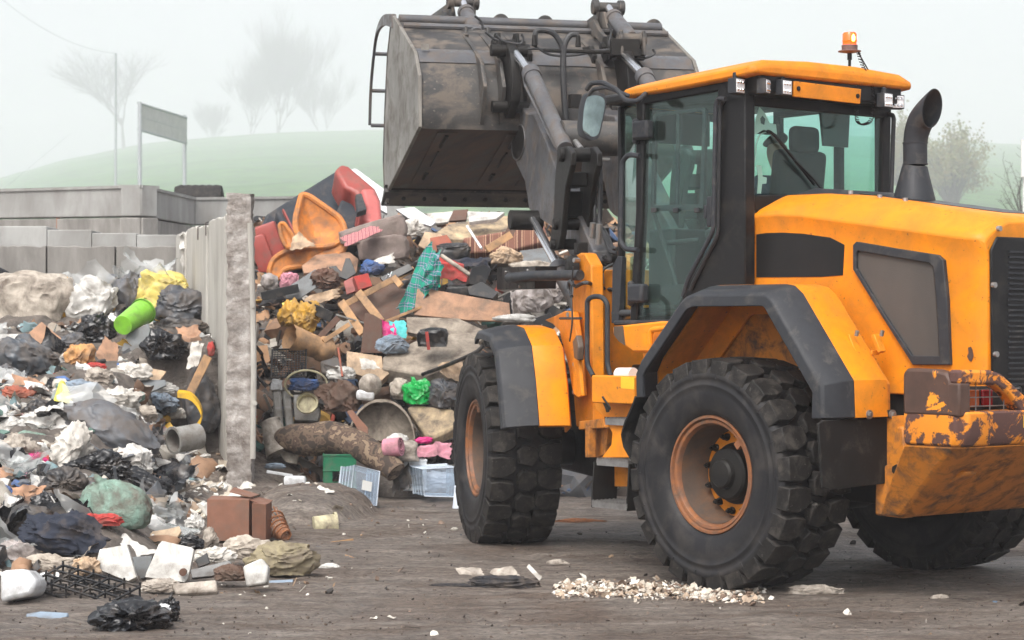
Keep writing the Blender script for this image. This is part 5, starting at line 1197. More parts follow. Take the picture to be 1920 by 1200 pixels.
# bare twigs at the right edge
rg = random.Random(77); m = MB(); b0 = W(1915, 410, 120); 
for k in range(16):
    e = W(1915+rg.uniform(-40, 20), rg.uniform(280, 380), 120+rg.uniform(-2, 2)); mid = b0.lerp(e, 0.5)+V((rg.gauss(0, .2), 0, 0)); m.tube(bez([b0, mid, e], 4), [0.030-0.0025*i for i in range(9)], 4)
    for j in range(5): q = mid.lerp(e, rg.random()); m.tube([q, q+V((rg.gauss(0, .32), rg.gauss(0, .32), rg.uniform(.08, .56)))], 0.010, 3)
tag(m.build('bare_shrub', 'bark', origin=V((b0.x, b0.y, 0)), fix=False), 'thin leafless twigs of a shrub at the right edge beside the white board', 'shrub')
# ------------------------------------------------------------------ litter: materials and makers
pl('bag_black', 24, 25, 28, rough=0.22, rvar=0.06, bump=0.35, bscale=9, dirty=0.22); pl('bag_black_matt', 36, 37, 40, rough=0.36, bump=0.3, dirty=0.34)
pl('bag_grey', 92, 96, 102, rough=0.42, bump=0.4, dirty=0.36); pl('bag_darkgrey', 66, 70, 76, rough=0.36, bump=0.4, dirty=0.34); pl('bag_slate', 72, 80, 88, rough=0.4, dirty=0.36)
pl('bag_white', 205, 203, 198, rough=0.45, dirty=0.30); pl('sack_beige', 196, 186, 172, rough=0.75, dirty=0.40); pl('bag_yellow', 222, 202, 110, rough=0.5, dirty=0.30)
pl('lemon', 222, 214, 90, rough=0.4, dirty=0.25); pl('strap_yellow', 226, 178, 40, rough=0.4, dirty=0.25); pl('mustard', 205, 155, 40, rough=0.5, dirty=0.36)
pl('bag_teal', 140, 175, 160, rough=0.5, bump=0.9, bscale=40, dirty=0.42); pl('lime_plastic', 130, 195, 60, rough=0.35, dirty=0.25); pl('green_bag', 20, 165, 75, rough=0.3, dirty=0.2)
pl('crate_green', 8, 105, 70, rough=0.4, dirty=0.28); pl('card', 176, 136, 108, rough=0.85, dirty=0.33); pl('card_box', 132, 92, 74, rough=0.85, bump=0.1, dirty=0.28); pl('card_pale', 200, 172, 142, rough=0.85, dirty=0.35)
pl('paper', 212, 208, 200, rough=0.7, dirty=0.33); pl('foam_white', 212, 211, 206, rough=0.8, bump=0.2, bscale=60, dirty=0.33); pl('foam_dirty', 205, 196, 184, rough=0.85, dirty=0.45); pl('plastic_white', 218, 220, 222, rough=0.35, bump=0.05, dirty=0.28)
pl('cloth_navy', 34, 40, 54, rough=0.9, dirty=0.25); pl('cloth_black', 36, 36, 40, rough=0.9, dirty=0.3); pl('cloth_khaki', 150, 140, 110, rough=0.9, dirty=0.4); pl('cloth_red', 180, 60, 55, rough=0.85, dirty=0.3)
pl('cloth_pink', 205, 140, 155, rough=0.85, dirty=0.28); pl('magenta', 205, 40, 120, rough=0.5, dirty=0.15); pl('cloth_blue', 60, 95, 150, rough=0.85, dirty=0.33); pl('denim', 130, 145, 160, rough=0.9, dirty=0.3); pl('turquoise', 90, 195, 195, rough=0.8, dirty=0.2)
pl('wood', 190, 148, 105, rough=0.75, dirty=0.33); pl('wood_dark', 96, 66, 52, rough=0.7, dirty=0.3); pl('board_beige', 188, 165, 138, rough=0.75, dirty=0.35); pl('board_grey', 112, 116, 118, rough=0.6, dirty=0.28); pl('slab_stone', 178, 166, 150, rough=0.9, bump=0.3, dirty=0.42)
pl('mattress_cream', 212, 188, 150, rough=0.9, dirty=0.45); pl('fabric_grey', 138, 124, 118, rough=0.95, dirty=0.3); pl('red_leather', 152, 66, 58, rough=0.45, bump=0.06, dirty=0.25); pl('pink_leather', 186, 96, 92, rough=0.5, bump=0.06, dirty=0.22)
pl('sofa_navy', 44, 50, 58, rough=0.85, bump=0.15, bscale=60, dirty=0.25); pl('chair_orange', 205, 125, 45, rough=0.6, bump=0.1, dirty=0.32); pl('chair_tan', 205, 150, 90, rough=0.7, dirty=0.35)
pl('metal_grey', 150, 150, 146, rough=0.4, dirty=0.38); pl('metal_dark', 60, 60, 62, rough=0.5, dirty=0.4); pl('plastic_black', 24, 25, 27, rough=0.36, bump=0.05, dirty=0.24); pl('wicker', 165, 105, 65, rough=0.8, dirty=0.35)
pl('cream_plastic', 222, 214, 172, rough=0.4, bump=0.05, dirty=0.42); pl('pillow_white', 200, 192, 190, rough=0.9, dirty=0.42); pl('brown_fabric', 92, 70, 58, rough=0.9, dirty=0.3); pl('terracotta', 160, 85, 62, rough=0.7, dirty=0.3)
def pattern_mat(name, kind):
    m = bpy.data.materials.new(name); m.use_nodes = True; nt = m.node_tree; N = nt.nodes; L = nt.links; bs = N['Principled BSDF']; bs.inputs['Roughness'].default_value = 0.9
    tc = N.new('ShaderNodeTexCoord')
    def wave(sc, rot, prof='SIN'):
        mp = N.new('ShaderNodeMapping'); mp.inputs['Rotation'].default_value = rot; L.new(tc.outputs['Object'], mp.inputs[0]); w_ = N.new('ShaderNodeTexWave'); w_.inputs['Scale'].default_value = sc
        w_.inputs['Distortion'].default_value = 0.6; w_.inputs['Detail Scale'].default_value = 0.6; L.new(mp.outputs[0], w_.inputs[0]); return w_.outputs['Fac']
    def ramp(src, stops, interp='CONSTANT'):
        r_ = N.new('ShaderNodeValToRGB'); r_.color_ramp.interpolation = interp; e = r_.color_ramp.elements; e[0].position, e[0].color = stops[0]; e[1].position, e[1].color = stops[-1]
        for p, c in stops[1:-1]: q = e.new(p); q.color = c
        L.new(src, r_.inputs[0]); return r_.outputs[0]
    if kind == 'plaid':
        a = ramp(wave(3.2, (0, 0, 0.3)), [(0, srgb(20, 130, 115)), (0.55, srgb(40, 60, 110)), (0.72, srgb(175, 150, 180)), (0.85, srgb(20, 120, 110))])
        b = ramp(wave(3.2, (0, 1.5, 0.3)), [(0, srgb(25, 140, 110)), (0.5, srgb(45, 55, 100)), (0.7, srgb(185, 165, 185)), (0.86, srgb(15, 100, 100))])
        mx = N.new('ShaderNodeMix'); mx.data_type = 'RGBA'; mx.inputs[0].default_value = 0.5; L.new(a, mx.inputs[6]); L.new(b, mx.inputs[7]); L.new(mx.outputs[2], bs.inputs['Base Color'])
    elif kind == 'stripe':
        a = ramp(wave(1.6, (0, 0, 0)), [(0, srgb(128, 88, 74)), (0.3, srgb(160, 124, 100)), (0.42, srgb(110, 72, 62)), (0.6, srgb(150, 110, 92)), (0.75, srgb(190, 158, 130)), (0.85, srgb(104, 68, 58))]); L.new(a, bs.inputs['Base Color'])
    elif kind == 'camo':
        n_ = N.new('ShaderNodeTexNoise'); n_.inputs['Scale'].default_value = 9; n_.inputs['Detail'].default_value = 3; L.new(tc.outputs['Object'], n_.inputs[0])
        a = ramp(n_.outputs['Fac'], [(0, srgb(62, 52, 46)), (0.44, srgb(98, 82, 68)), (0.52, srgb(78, 62, 54)), (0.58, srgb(130, 112, 92))]); L.new(a, bs.inputs['Base Color'])
    elif kind == 'lattice':
        a = ramp(wave(9, (0, 0.6, 0.3)), [(0, srgb(170, 110, 110)), (0.5, srgb(200, 160, 160)), (0.7, srgb(140, 80, 85))]); L.new(a, bs.inputs['Base Color'])
    MATS[name] = m
for k_ in ('plaid', 'stripe', 'camo', 'lattice'): pattern_mat(k_, k_)

def blob(c, dims, seed=0, rot=(0, 0, 0), sub=5, low=0.36, fold=0.16, fine=0.04, square=0.0, knot=None, flat=0.75, freq=1.0, stretch=(1, 1, 1)):
    bm = bmesh.new(); bmesh.ops.create_icosphere(bm, subdivisions=sub, radius=1); R3 = Euler(rot).to_matrix(); c = V(c); dims = V(dims)
    kn = V(knot).normalized() if knot else None; mb = MB(); vs = []
    if kn: ka = kn.orthogonal().normalized(); kb = kn.cross(ka)
    for v in bm.verts:
        n = v.co.normalized(); s = V((n.x*stretch[0], n.y*stretch[1], n.z*stretch[2]))*freq
        rr = 1+low*nz(s*1.3, seed)
        if fold:
            fo = fold*0.72
            w_ = s+V((nz(s*0.9, seed+9), nz(s*0.9, seed+5), nz(s*0.9, seed+2)))*0.9
            q = max(0, 1-4.5*abs(nz(V((w_.x*1.1, w_.y*1.1, w_.z*2.4)), seed+1))); rr += fo*1.15*q**1.3-fo*0.25
            q = max(0, 1-4*abs(nz(V((w_.x*3.4, w_.y*2.2, w_.z*1.8)), seed+3))); rr += fo*0.55*q
            q = max(0, 1-4*abs(nz(w_*5.5, seed+6))); rr += fo*0.15*q
        if fine: rr += fine*0.3*ridge(s*9.5, seed+4)
        p = n.copy()
        if square:
            e = 1-square; p = V([math.copysign(abs(a)**e, a) for a in n]); p = p.normalized()*(1+0.35*square*(p.length-1)) if False else p/ (max(abs(p.x), abs(p.y), abs(p.z))**square)
        if kn:
            ang = n.angle(kn); phi = math.atan2(n.dot(kb), n.dot(ka)); rr += 0.10*math.sin(phi*13+3*nz(n*2, seed))*math.exp(-(ang/0.9)**2)*smooth(0.05, 0.4, ang)
            if ang < 0.42: t = 1-ang/0.42; ax_ = kn*(n.dot(kn)); p = ax_*(1+0.42*t*t)+(n-ax_)*(1-0.45*math.sin(min(1, t*1.3)*math.pi))
        p = p*rr; p = V((p.x*dims.x, p.y*dims.y, p.z*dims.z)); p = R3 @ p
        if p.z < -flat*dims.z: p.z = -flat*dims.z-0.12*(-(p.z)-flat*dims.z)
        vs.append(c+p)
    mb.add(vs, [[v.index for v in f_.verts] for f_ in bm.faces]); bm.free(); return mb
def item(mb, name, mat, label, cat, pos, group=None, **k):
    return tag(mb.build(name, mat, origin=pos, **k), label, cat, group)
HEROES = []
def lump(name, px, py, wp, hp, mat, label, cat, seed=0, d=None, dy=0.0, Y=None, smooth_=60, **k):
    """rounded thing that covers wp x hp photo pixels around (px, py), resting on whatever lies behind it"""
    yy = Y if Y else hit(px, py+hp*0.22).y-0.12
    HEROES.append((px, py, wp*0.42, hp*0.42, yy))
    c = W(px, py, yy+dy); w_, h_ = wp*yy/F/2, hp*yy/F/2; d = d*w_ if d else min(w_, h_)*0.95
    return item(blob(c, (w_, d, h_), seed, **k), name, mat, label, cat, c, smooth=smooth_)
def note(pts, Y): xs_ = [p[0] for p in pts]; ys_ = [p[1] for p in pts]; HEROES.append(((min(xs_)+max(xs_))/2, (min(ys_)+max(ys_))/2, (max(xs_)-min(xs_))*0.42, (max(ys_)-min(ys_))*0.42, Y))
def plane_pts(pts, Y0, lean=0.0, yaw=0.0):
    note(pts, Y0)
    cx = sum(p[0] for p in pts)/len(pts); cy = sum(p[1] for p in pts)/len(pts); c = W(cx, cy, Y0); out = []
    for a, b in pts:
        dx, dz = (a-CX)/F, -(b-HY)/F; Y = (Y0+lean*(H-c.z)-yaw*c.x)/(1-lean*dz-yaw*dx); out.append(V((dx*Y, Y, H+dz*Y)))
    return out, c
def autoY(pts, off): cx = sum(p[0] for p in pts)/len(pts); cy = sum(p[1] for p in pts)/len(pts); return hit(cx, cy).y-off
def panel(name, pts, mat, label, cat, th=0.03, lean=0.5, yaw=0.0, off=0.25, Y=None, bevel=0.004, mb_only=False, group=None):
    P3, c = plane_pts(pts, Y or autoY(pts, off), lean, yaw); m = MB(); m.slab(P3, th)
    return item(m, name, mat, label, cat, c, bevel=bevel, group=group)
def sheet(name, pts, mat, label, cat, amp=0.05, seed=0, lean=0.6, yaw=0.0, off=0.25, Y=None, n=18, freq=4.0, th=0.006, droop=0.0):
    """crumpled sheet stretched over four corners (top left, top right, bottom right, bottom left)"""
    P3, c = plane_pts(pts, Y or autoY(pts, off), lean, yaw); a, b, d, e = P3; m = MB(); nn = (b-a).cross(e-a).normalized(); nn = -nn if nn.y > 0 else nn
    def fn(u, v):
        p = (a*(1-u)+b*u)*(1-v)+(e*(1-u)+d*u)*v; q = p*freq
        ww = 1-2.2*abs(nz((q.x, q.y*0.5, q.z*0.9), seed)); f2 = ridge(p*freq*3.1, seed+2)
        eu = 0.06*nz((u*6, v*6, 1), seed+5)*(abs(u-.5)*2)**3; ev = 0.06*nz((u*6, v*6, 5), seed+7)*(abs(v-.5)*2)**3
        return p+nn*(amp*ww*abs(ww)+amp*0.35*f2+amp*1.2*nz(p*freq*0.4, seed+8))+(b-a)*eu*2+(e-a)*ev*2
    m.grid(fn, n, n); return item(m, name, mat, label, cat, c, solid=th, smooth=50)
def bar(name, p0, p1, w_, t_, mat, label, cat, off=0.3, Y0=None, Y1=None, roll=0.0, bevel=0.003, mb=None):
    a = W(*p0, Y0 or hit(*p0).y-off); b = W(*p1, Y1 or hit(*p1).y-off); d = (b-a).normalized(); u = d.cross(V((0, 1, 0))).normalized(); u = Matrix.Rotation(roll, 3, d) @ u; v = d.cross(u)
    m = mb or MB(); q = [a+u*w_/2+v*t_/2, a-u*w_/2+v*t_/2, a-u*w_/2-v*t_/2, a+u*w_/2-v*t_/2]; m.prism(q, b-a)
    if mb: return None
    return item(m, name, mat, label, cat, (a+b)/2, bevel=bevel)
def pot(name, mouth, base, r0, r1, mat, label, cat, Ym, Yb, wall=0.012, rim=0.012, seg=32):
    """open pail: mouth and base centres in photo pixels, radii in metres"""
    a = W(*mouth, Ym); b = W(*base, Yb); ax_ = (a-b); l = ax_.length; ax_.normalize(); m = MB()
    m.lathe([(0.001, 0), (r1, 0), (r1+0.1*(r0-r1), l*.1), (r0, l), (r0+rim, l), (r0+rim, l-rim*1.6), (r0+rim*1.2, l+0.004), (r0-wall, l+0.004), (r1-wall, wall), (0.001, wall)], b, ax_, seg)
    return item(m, name, mat, label, cat, (a+b)/2, smooth=45)

# ------------------------------------------------------------------ left heap, from the back to the front
lump('sack', 60, 566, 150, 112, 'sack_beige', 'big dirty off-white sack at the top left of the left heap', 'sack', 1, sub=5, fold=0.09, low=0.25, square=0.15, d=0.7)
lump('plastic_bag', 172, 570, 76, 84, 'bag_white', 'white plastic bag standing between yellow scraps next to the big off-white sack', 'bag', 2, sub=5, square=0.25, rot=(0, 0.3, 0))
lump('film_scrap', 118, 572, 34, 86, 'mustard', 'twisted yellow plastic scrap hanging between the off-white sack and the white bag', 'plastic scrap', 3, fold=0.3)
lump('film_scrap', 206, 578, 18, 40, 'strap_yellow', 'small orange-yellow scrap on the right side of the white bag', 'plastic scrap', 4, fold=0.3)
lump('film_scrap', 150, 526, 70, 18, 'cloth_khaki', 'pale green rag lying on top of the white plastic bag', 'rag', 5, fold=0.3)
lump('refuse_bag', 240, 556, 62, 80, 'bag_grey', 'grey plastic bag with pointed top between white bag and yellow bag', 'bag', 6, sub=5, knot=(-0.2, 0, 1), rot=(0, 0.25, 0))
lump('refuse_bag', 306, 556, 84, 84, 'bag_yellow', 'pale yellow bag leaning on the wall at the top of the left heap', 'bag', 7, sub=5, square=0.3, rot=(0, 0.3, 0))
lump('refuse_bag', 343, 576, 94, 76, 'bag_darkgrey', 'dark grey full bag in front of the pale yellow bag beside the dividing wall', 'bag', 8, sub=5, fold=0.14, rot=(0, 0.2, 0))
note([(218, 568), (282, 628)], 23); pot('pail', (268, 584), (230, 610), 0.135, 0.105, 'lime_plastic', 'lime green plastic pail lying on its side below the grey bag', 'pail', 23.2, 22.75)
lump('refuse_bag', 183, 622, 72, 62, 'bag_black', 'shiny black bag left of the lime green pail', 'bag', 9, knot=(0.3, -0.3, 1))
panel('foam_sheet', [(238, 626), (278, 606), (290, 650), (268, 672), (225, 664)], 'board_grey', 'dark grey board below the lime green pail', 'board', 0.03, 0.3)
lump('refuse_bag', 306, 652, 74, 60, 'bag_black', 'black crumpled bag right below the lime green pail beside the brown paper', 'bag', 10, sub=5, knot=(0, -1, 0.5))
lump('refuse_bag', 338, 612, 90, 34, 'bag_black_matt', 'flat matt black bag squeezed under the dark grey bag', 'bag', 11)
sheet('paper_bag', [(330, 618), (374, 614), (380, 652), (346, 668)], 'card', 'brown paper bag left of the dividing wall under the dark grey bag', 'paper bag', 0.06, 1)
sheet('cardboard_piece', [(196, 632), (223, 648), (216, 700), (180, 668)], 'card', 'upright piece of brown cardboard in the middle of the left heap', 'cardboard', 0.02, 2, lean=0.3)
panel('cardboard_box', [(52, 626), (78, 603), (122, 640), (130, 660), (112, 668), (60, 640)], 'card', 'brown cardboard box lying askew below the off-white sack', 'box', 0.25, 0.4, 0.2)
panel('foam_sheet', [(0, 626), (62, 626), (70, 636), (66, 642), (0, 640)], 'foam_white', 'white foam strip at the left edge beside the askew cardboard box', 'foam strip', 0.05)
lump('refuse_bag', 48, 676, 120, 84, 'bag_slate', 'large slate-grey bag at the left edge below the white foam strip', 'bag', 12, sub=5, fold=0.18, rot=(0, 0.3, 0))
lump('paper_bag', 150, 672, 50, 56, 'chair_tan', 'crumpled tan paper bag right of the large slate-grey bag', 'paper bag', 13, fold=0.28)
lump('rag', 186, 712, 46, 40, 'foam_dirty', 'knotted pale rag with red stripes below the upright cardboard', 'rag', 14, fold=0.3)
lump('rag', 178, 688, 34, 16, 'cloth_red', 'small red and white rag left of the upright cardboard', 'rag', 15, fold=0.3)
lump('cloth_bundle', 252, 700, 56, 34, 'paper', 'cream cloth bundle below the grey board', 'cloth', 16, fold=0.25)
panel('cardboard_piece', [(272, 688), (312, 696), (298, 716), (270, 708)], 'card_pale', 'small pinkish cardboard piece right of the cream cloth bundle', 'cardboard', 0.02)
panel('board', [(218, 712), (310, 712), (312, 722), (280, 736), (222, 724)], 'board_grey', 'flat oval grey board under the cream cloth bundle', 'board', 0.02, 1.2)
bar('plank', (390, 668), (356, 738), 0.09, 0.03, 'wood', 'narrow pale wooden plank leaning near the dividing wall', 'plank', 0.4)
sheet('paper_sheet', [(360, 650), (384, 646), (372, 690), (350, 694)], 'paper', 'torn white paper hanging beside the leaning pale plank', 'paper', 0.05, 5)
lump('bottle', 396, 656, 14, 30, 'cloth_red', 'small red bottle label scrap close to the dividing wall', 'bottle', 17, fold=0.05)
lump('refuse_bag', 376, 762, 66, 128, 'bag_darkgrey', 'tall dark grey bag standing against the foot of the dividing wall', 'bag', 18, sub=5, fold=0.12)
note([(330, 738), (382, 802)], 22); note([(70, 1060), (262, 1130)], 14); note([(150, 915), (285, 1000)], 17); note([(455, 1015), (605, 1085)], 15); m = MB(); Yb_ = 22.0; cps = [W(a, b, Yb_) for a, b in ((334, 740), (356, 744), (372, 760), (379, 782), (370, 800))]; cps = bez(cps, 6)
m.loft([[p+V((-0.0, -0.05, 0.03)), p+V((0.0, 0.05, 0.05)), p+V((0.0, 0.05, -0.0)), p+V((0.0, -0.05, -0.03))] for p in cps]); item(m, 'plastic_strap', 'strap_yellow', 'bright yellow curved band above the lying metal pail', 'strap', cps[0], bevel=0.004)
note([(302, 800), (380, 845)], 21); note([(388, 930), (500, 1015)], 17.7); pot('metal_pail', (325, 826), (372, 818), 0.125, 0.13, 'metal_grey', 'dirty grey metal pail lying open towards the heap under the yellow band', 'pail', 20.9, 21.1)
panel('strap_piece', [(306, 800), (318, 790), (330, 806), (320, 818)], 'strap_yellow', 'small folded yellow piece left of the lying metal pail', 'plastic scrap', 0.02)
lump('foil_bundle', 302, 758, 56, 40, 'denim', 'pale blue translucent bag in the middle of the left heap', 'bag', 19, fold=0.28)
lump('plastic_bag', 218, 752, 92, 42, 'paper', 'dirty white film bag above the huge grey tarp bag', 'bag', 20, fold=0.28)
lump('tarp_bag', 200, 812, 190, 104, 'bag_grey', 'huge smooth grey tarpaulin bag in the middle of the left heap', 'bag', 21, sub=5, fold=0.10, low=0.15, rot=(0, 0.42, 0), d=0.55, dy=0.35)
lump('refuse_bag', 268, 822, 66, 48, 'bag_darkgrey', 'dark grey bag peeping out right of the huge grey tarpaulin bag', 'bag', 22)
m = MB(); Yc = hit(118, 760).y-0.2; m.lathe([(0.13, 0), (0.11, 0.08), (0.05, 0.26), (0.02, 0.33), (0.001, 0.34)], W(118, 780, Yc), (0.0, 0, 1), 14); m.v = [p+V((0.03*nz(p*9, 2), 0.03*nz(p*9, 4), 0)) for p in m.v]
item(m, 'plastic_cone', 'lemon', 'pointed lemon yellow plastic film cone in the left heap', 'plastic scrap', W(118, 778, Yc))
sheet('cardboard_piece', [(24, 700), (82, 716), (96, 752), (30, 752)], 'card', 'bent brown cardboard under the large slate-grey bag at the left', 'cardboard', 0.05, 8)
lump('peel_heap', 32, 742, 60, 30, 'terracotta', 'orange-brown crumpled waste below the bent cardboard at the left', 'waste', 23, fold=0.3)
lump('refuse_bag', 74, 770, 60, 36, 'bag_black_matt', 'small pointed black film left of the lemon yellow cone', 'bag', 24, knot=(0, 0, 1))
lump('plastic_bag', 88, 794, 110, 52, 'bag_white', 'bright white plastic bag left of the huge grey tarpaulin bag', 'bag', 25, sub=5, fold=0.28)
lump('clear_bag', 132, 850, 66, 100, 'paper', 'milky translucent bag twisted upward in front of the huge grey tarpaulin bag', 'bag', 26, sub=5, fold=0.26, rot=(0, 0.5, 0))
lump('scrap_pile', 34, 850, 80, 60, 'foam_dirty', 'crumpled whitish waste at the left edge below the bright white bag', 'waste', 27, fold=0.32)
lump('rag', 68, 862, 40, 22, 'magenta', 'bright magenta plastic scrap on the left heap', 'plastic scrap', 28, fold=0.3)
lump('refuse_bag', 192, 878, 110, 62, 'bag_black', 'shiny black bag with radiating folds below the milky bag', 'bag', 29, sub=5, knot=(-0.5, -1, 0.2), fold=0.2)
lump('refuse_bag', 268, 916, 120, 62, 'bag_black', 'long shiny black bag lying down to the mound left of the cardboard box', 'bag', 30, sub=5, knot=(1, -0.2, -0.4), rot=(0, 0.4, 0), fold=0.2)
lump('plastic_bag', 250, 868, 64, 66, 'bag_white', 'white carrier bag with yellow print between grey tarp bag and black bag', 'bag', 31, fold=0.2)
lump('refuse_bag', 118, 912, 84, 62, 'bag_black_matt', 'matt black bag left of the pale green mesh bag', 'bag', 32, sub=5, knot=(0.2, -1, 0.3))
sheet('cardboard_piece', [(20, 916), (84, 908), (90, 946), (18, 950)], 'card', 'flat brown cardboard at the left beside the matt black bag', 'cardboard', 0.04, 9)
panel('cardboard_piece', [(0, 872), (26, 880), (18, 920), (0, 915)], 'card', 'upright brown cardboard edge at the far left above the teal cloth', 'cardboard', 0.02)
lump('rag', 8, 928, 34, 30, 'cloth_blue', 'teal blue cloth at the far left edge', 'cloth', 33, fold=0.25)
lump('refuse_bag', 82, 948, 60, 44, 'bag_black', 'small black bag with a stick on the navy clothes', 'bag', 34, knot=(0, 0, 1))
lump('mesh_bag', 220, 954, 132, 94, 'bag_teal', 'pale green mesh bag bulging in front of the black bags', 'bag', 35, sub=5, fold=0.05, fine=0.06, low=0.12, knot=(-0.6, -0.3, 0.8), rot=(0, 0.3, 0), dy=-0.25)
lump('cloth_pile', 40, 985, 110, 66, 'bag_black_matt', 'black sheet of plastic over the left edge of the heap', 'bag', 36, sub=5, fold=0.18)
lump('clothes_pile', 120, 1004, 136, 86, 'cloth_navy', 'dark navy clothes draped over the lower left heap', 'clothes', 37, sub=5, fold=0.24, rot=(0, 0.2, 0), dy=-0.25)
sheet('rag', [(70, 966), (84, 970), (90, 1034), (78, 1040)], 'sack_beige', 'narrow stained beige rag hanging over the navy clothes', 'rag', 0.05, 3, off=0.6)
lump('rag', 188, 976, 70, 26, 'cloth_red', 'red and white rag between the mesh bag and the navy clothes', 'rag', 38, fold=0.25, dy=-0.2)
lump('paper_pile', 38, 1044, 90, 56, 'pillow_white', 'white paper stained dark at the lower left edge', 'paper', 39, sub=5, fold=0.32, fine=0.1, Y=15.0)
panel('board', [(200, 990), (222, 988), (300, 1040), (246, 1046), (230, 1040)], 'card_pale', 'long beige board under the white foam pieces', 'board', 0.02, 1.4, Y=16.0)
sheet('paper_sheet', [(186, 1014), (230, 1002), (300, 1046), (214, 1052)], 'bag_white', 'white sheet spread below the long beige board', 'sheet', 0.05, 11, Y=15.7, lean=1.2)
panel('seat_board', rounded([V((276, 1010, 0)), V((300, 990, 0)), V((338, 986, 0)), V((330, 1006, 0)), V((290, 1020, 0))], 8) and [(272, 1012), (286, 996), (312, 992), (336, 986), (340, 996), (332, 1008), (296, 1020)], 'board_beige', 'rounded beige board left of the brown cardboard box', 'board', 0.03, 1.2, Y=16.6)
panel('foam_tray', [(187, 1030), (238, 1021), (256, 1082), (240, 1090), (180, 1066), (182, 1048)], 'foam_white', 'broken white foam tray behind the black wire crate', 'foam', 0.07, 0.3, Y=14.85)
panel('foam_board', rounded([V((a, b, 0)) for a, b in ((272, 1084), (302, 1016), (364, 1028), (350, 1090), (330, 1096))], 6) and [(272, 1082), (274, 1074), (298, 1020), (304, 1014), (358, 1026), (364, 1030), (352, 1086), (346, 1092)], 'foam_white', 'large upright white foam board with a round hole in the front of the heap', 'foam', 0.05, 0.35, Y=14.9)
o = W(343, 1073, 14.82); m = MB(); m.lathe([(0.001, -0.01), (0.026, -0.01), (0.026, 0.03), (0.001, 0.03)], o, (0, 1, 0), 18); fbh = m.build('hole', 'wood_dark'); fbh.parent = bpy.data.objects['foam_board']; fbh.location = -bpy.data.objects['foam_board'].location
panel('grey_box', [(248, 1044), (286, 1042), (276, 1082), (256, 1088)], 'board_grey', 'grey plastic box between the two white foam pieces', 'box', 0.2, 0.2, Y=15.1)
panel('foam_block', [(320, 1094), (405, 1086), (408, 1108), (330, 1112)], 'foam_dirty', 'long dirty foam block lying on the mud in front of the upright foam board', 'foam', 0.12, 1.0, Y=14.25, bevel=0.012)
lump('foam_chunk', 306, 1100, 60, 26, 'foam_dirty', 'crumbled dirty foam between wire crate and the long foam block', 'foam', 41, fold=0.32, fine=0.12, Y=14.3)
panel('foam_block', [(455, 1062), (490, 1046), (503, 1062), (500, 1094), (462, 1100)], 'foam_white', 'clean white foam block in front of the khaki cloth', 'foam', 0.13, 0.2, Y=14.4, bevel=0.015)
panel('cable_piece', [(356, 1068), (430, 1050), (436, 1056), (400, 1080), (360, 1084)], 'plastic_black', 'flat black plastic part right of the upright foam board', 'plastic part', 0.03, 0.6, Y=14.8)
panel('bracket', [(366, 1050), (388, 1036), (394, 1056), (372, 1064)], 'plastic_black', 'small black bracket above the flat black plastic part', 'plastic part', 0.03, 0.3, Y=15.2)
lump('rag', 350, 1020, 56, 26, 'bag_black', 'small crumpled black film left of the brown cardboard box', 'film', 42, fold=0.3, Y=16.4)
lump('film_scrap', 366, 986, 30, 40, 'bag_white', 'small clear film crumpled left of the brown cardboard box', 'film', 43, fold=0.3, Y=17.3)
lump('paper_cup', 394, 1014, 28, 40, 'foam_dirty', 'white paper lump under the left side of the brown cardboard box', 'paper', 44, fold=0.25, Y=16.6)
lump('rag', 400, 1044, 70, 30, 'paper', 'white stained paper lying between foam board and khaki cloth', 'paper', 45, fold=0.3, Y=15.5)
lump('cloth_bundle', 530, 1052, 124, 66, 'cloth_khaki', 'khaki cloth bundle lying on the mud at the right end of the left heap', 'cloth', 46, sub=5, fold=0.2, low=0.1, Y=15.3, d=0.5)
lump('cloth_bundle', 470, 1030, 96, 46, 'sack_beige', 'beige stained cloth tucked behind the khaki cloth bundle', 'cloth', 47, sub=5, fold=0.22, Y=16.0)
lump('bottle_bag', 432, 1076, 60, 34, 'brown_fabric', 'brown translucent bag with bottles left of the clean foam block', 'bag', 48, fold=0.22, Y=14.7)
panel('board', [(504, 1088), (550, 1086), (548, 1093), (506, 1096)], 'denim', 'thin pale blue board on the mud by the khaki cloth bundle', 'board', 0.02, 1.5, Y=14.95)
lump('film_scrap', 617, 1063, 34, 12, 'bag_white', 'tiny blue and white wrapper on the mud right of the khaki cloth bundle', 'wrapper', 49, fold=0.3, Y=15.9)
panel('white_appliance', [(0, 1070), (48, 1066), (70, 1090), (60, 1116), (0, 1130)], 'plastic_white', 'white plastic appliance shell at the lower left corner beside the wire crate', 'appliance', 0.35, 0.15, Y=13.75, bevel=0.03)
panel('curved_cover', [(70, 1076), (92, 1070), (88, 1116), (64, 1114)], 'plastic_white', 'white curved lid behind the left end of the black wire crate', 'appliance', 0.1, 0.15, Y=14.2, bevel=0.02)
lump('rag', 100, 1060, 90, 36, 'sack_beige', 'beige torn cloth above the black wire crate', 'cloth', 50, fold=0.28, Y=14.9)
lump('rag', 160, 1064, 44, 36, 'card_pale', 'crumpled tan paper right above the black wire crate', 'paper', 51, fold=0.28, Y=14.8)
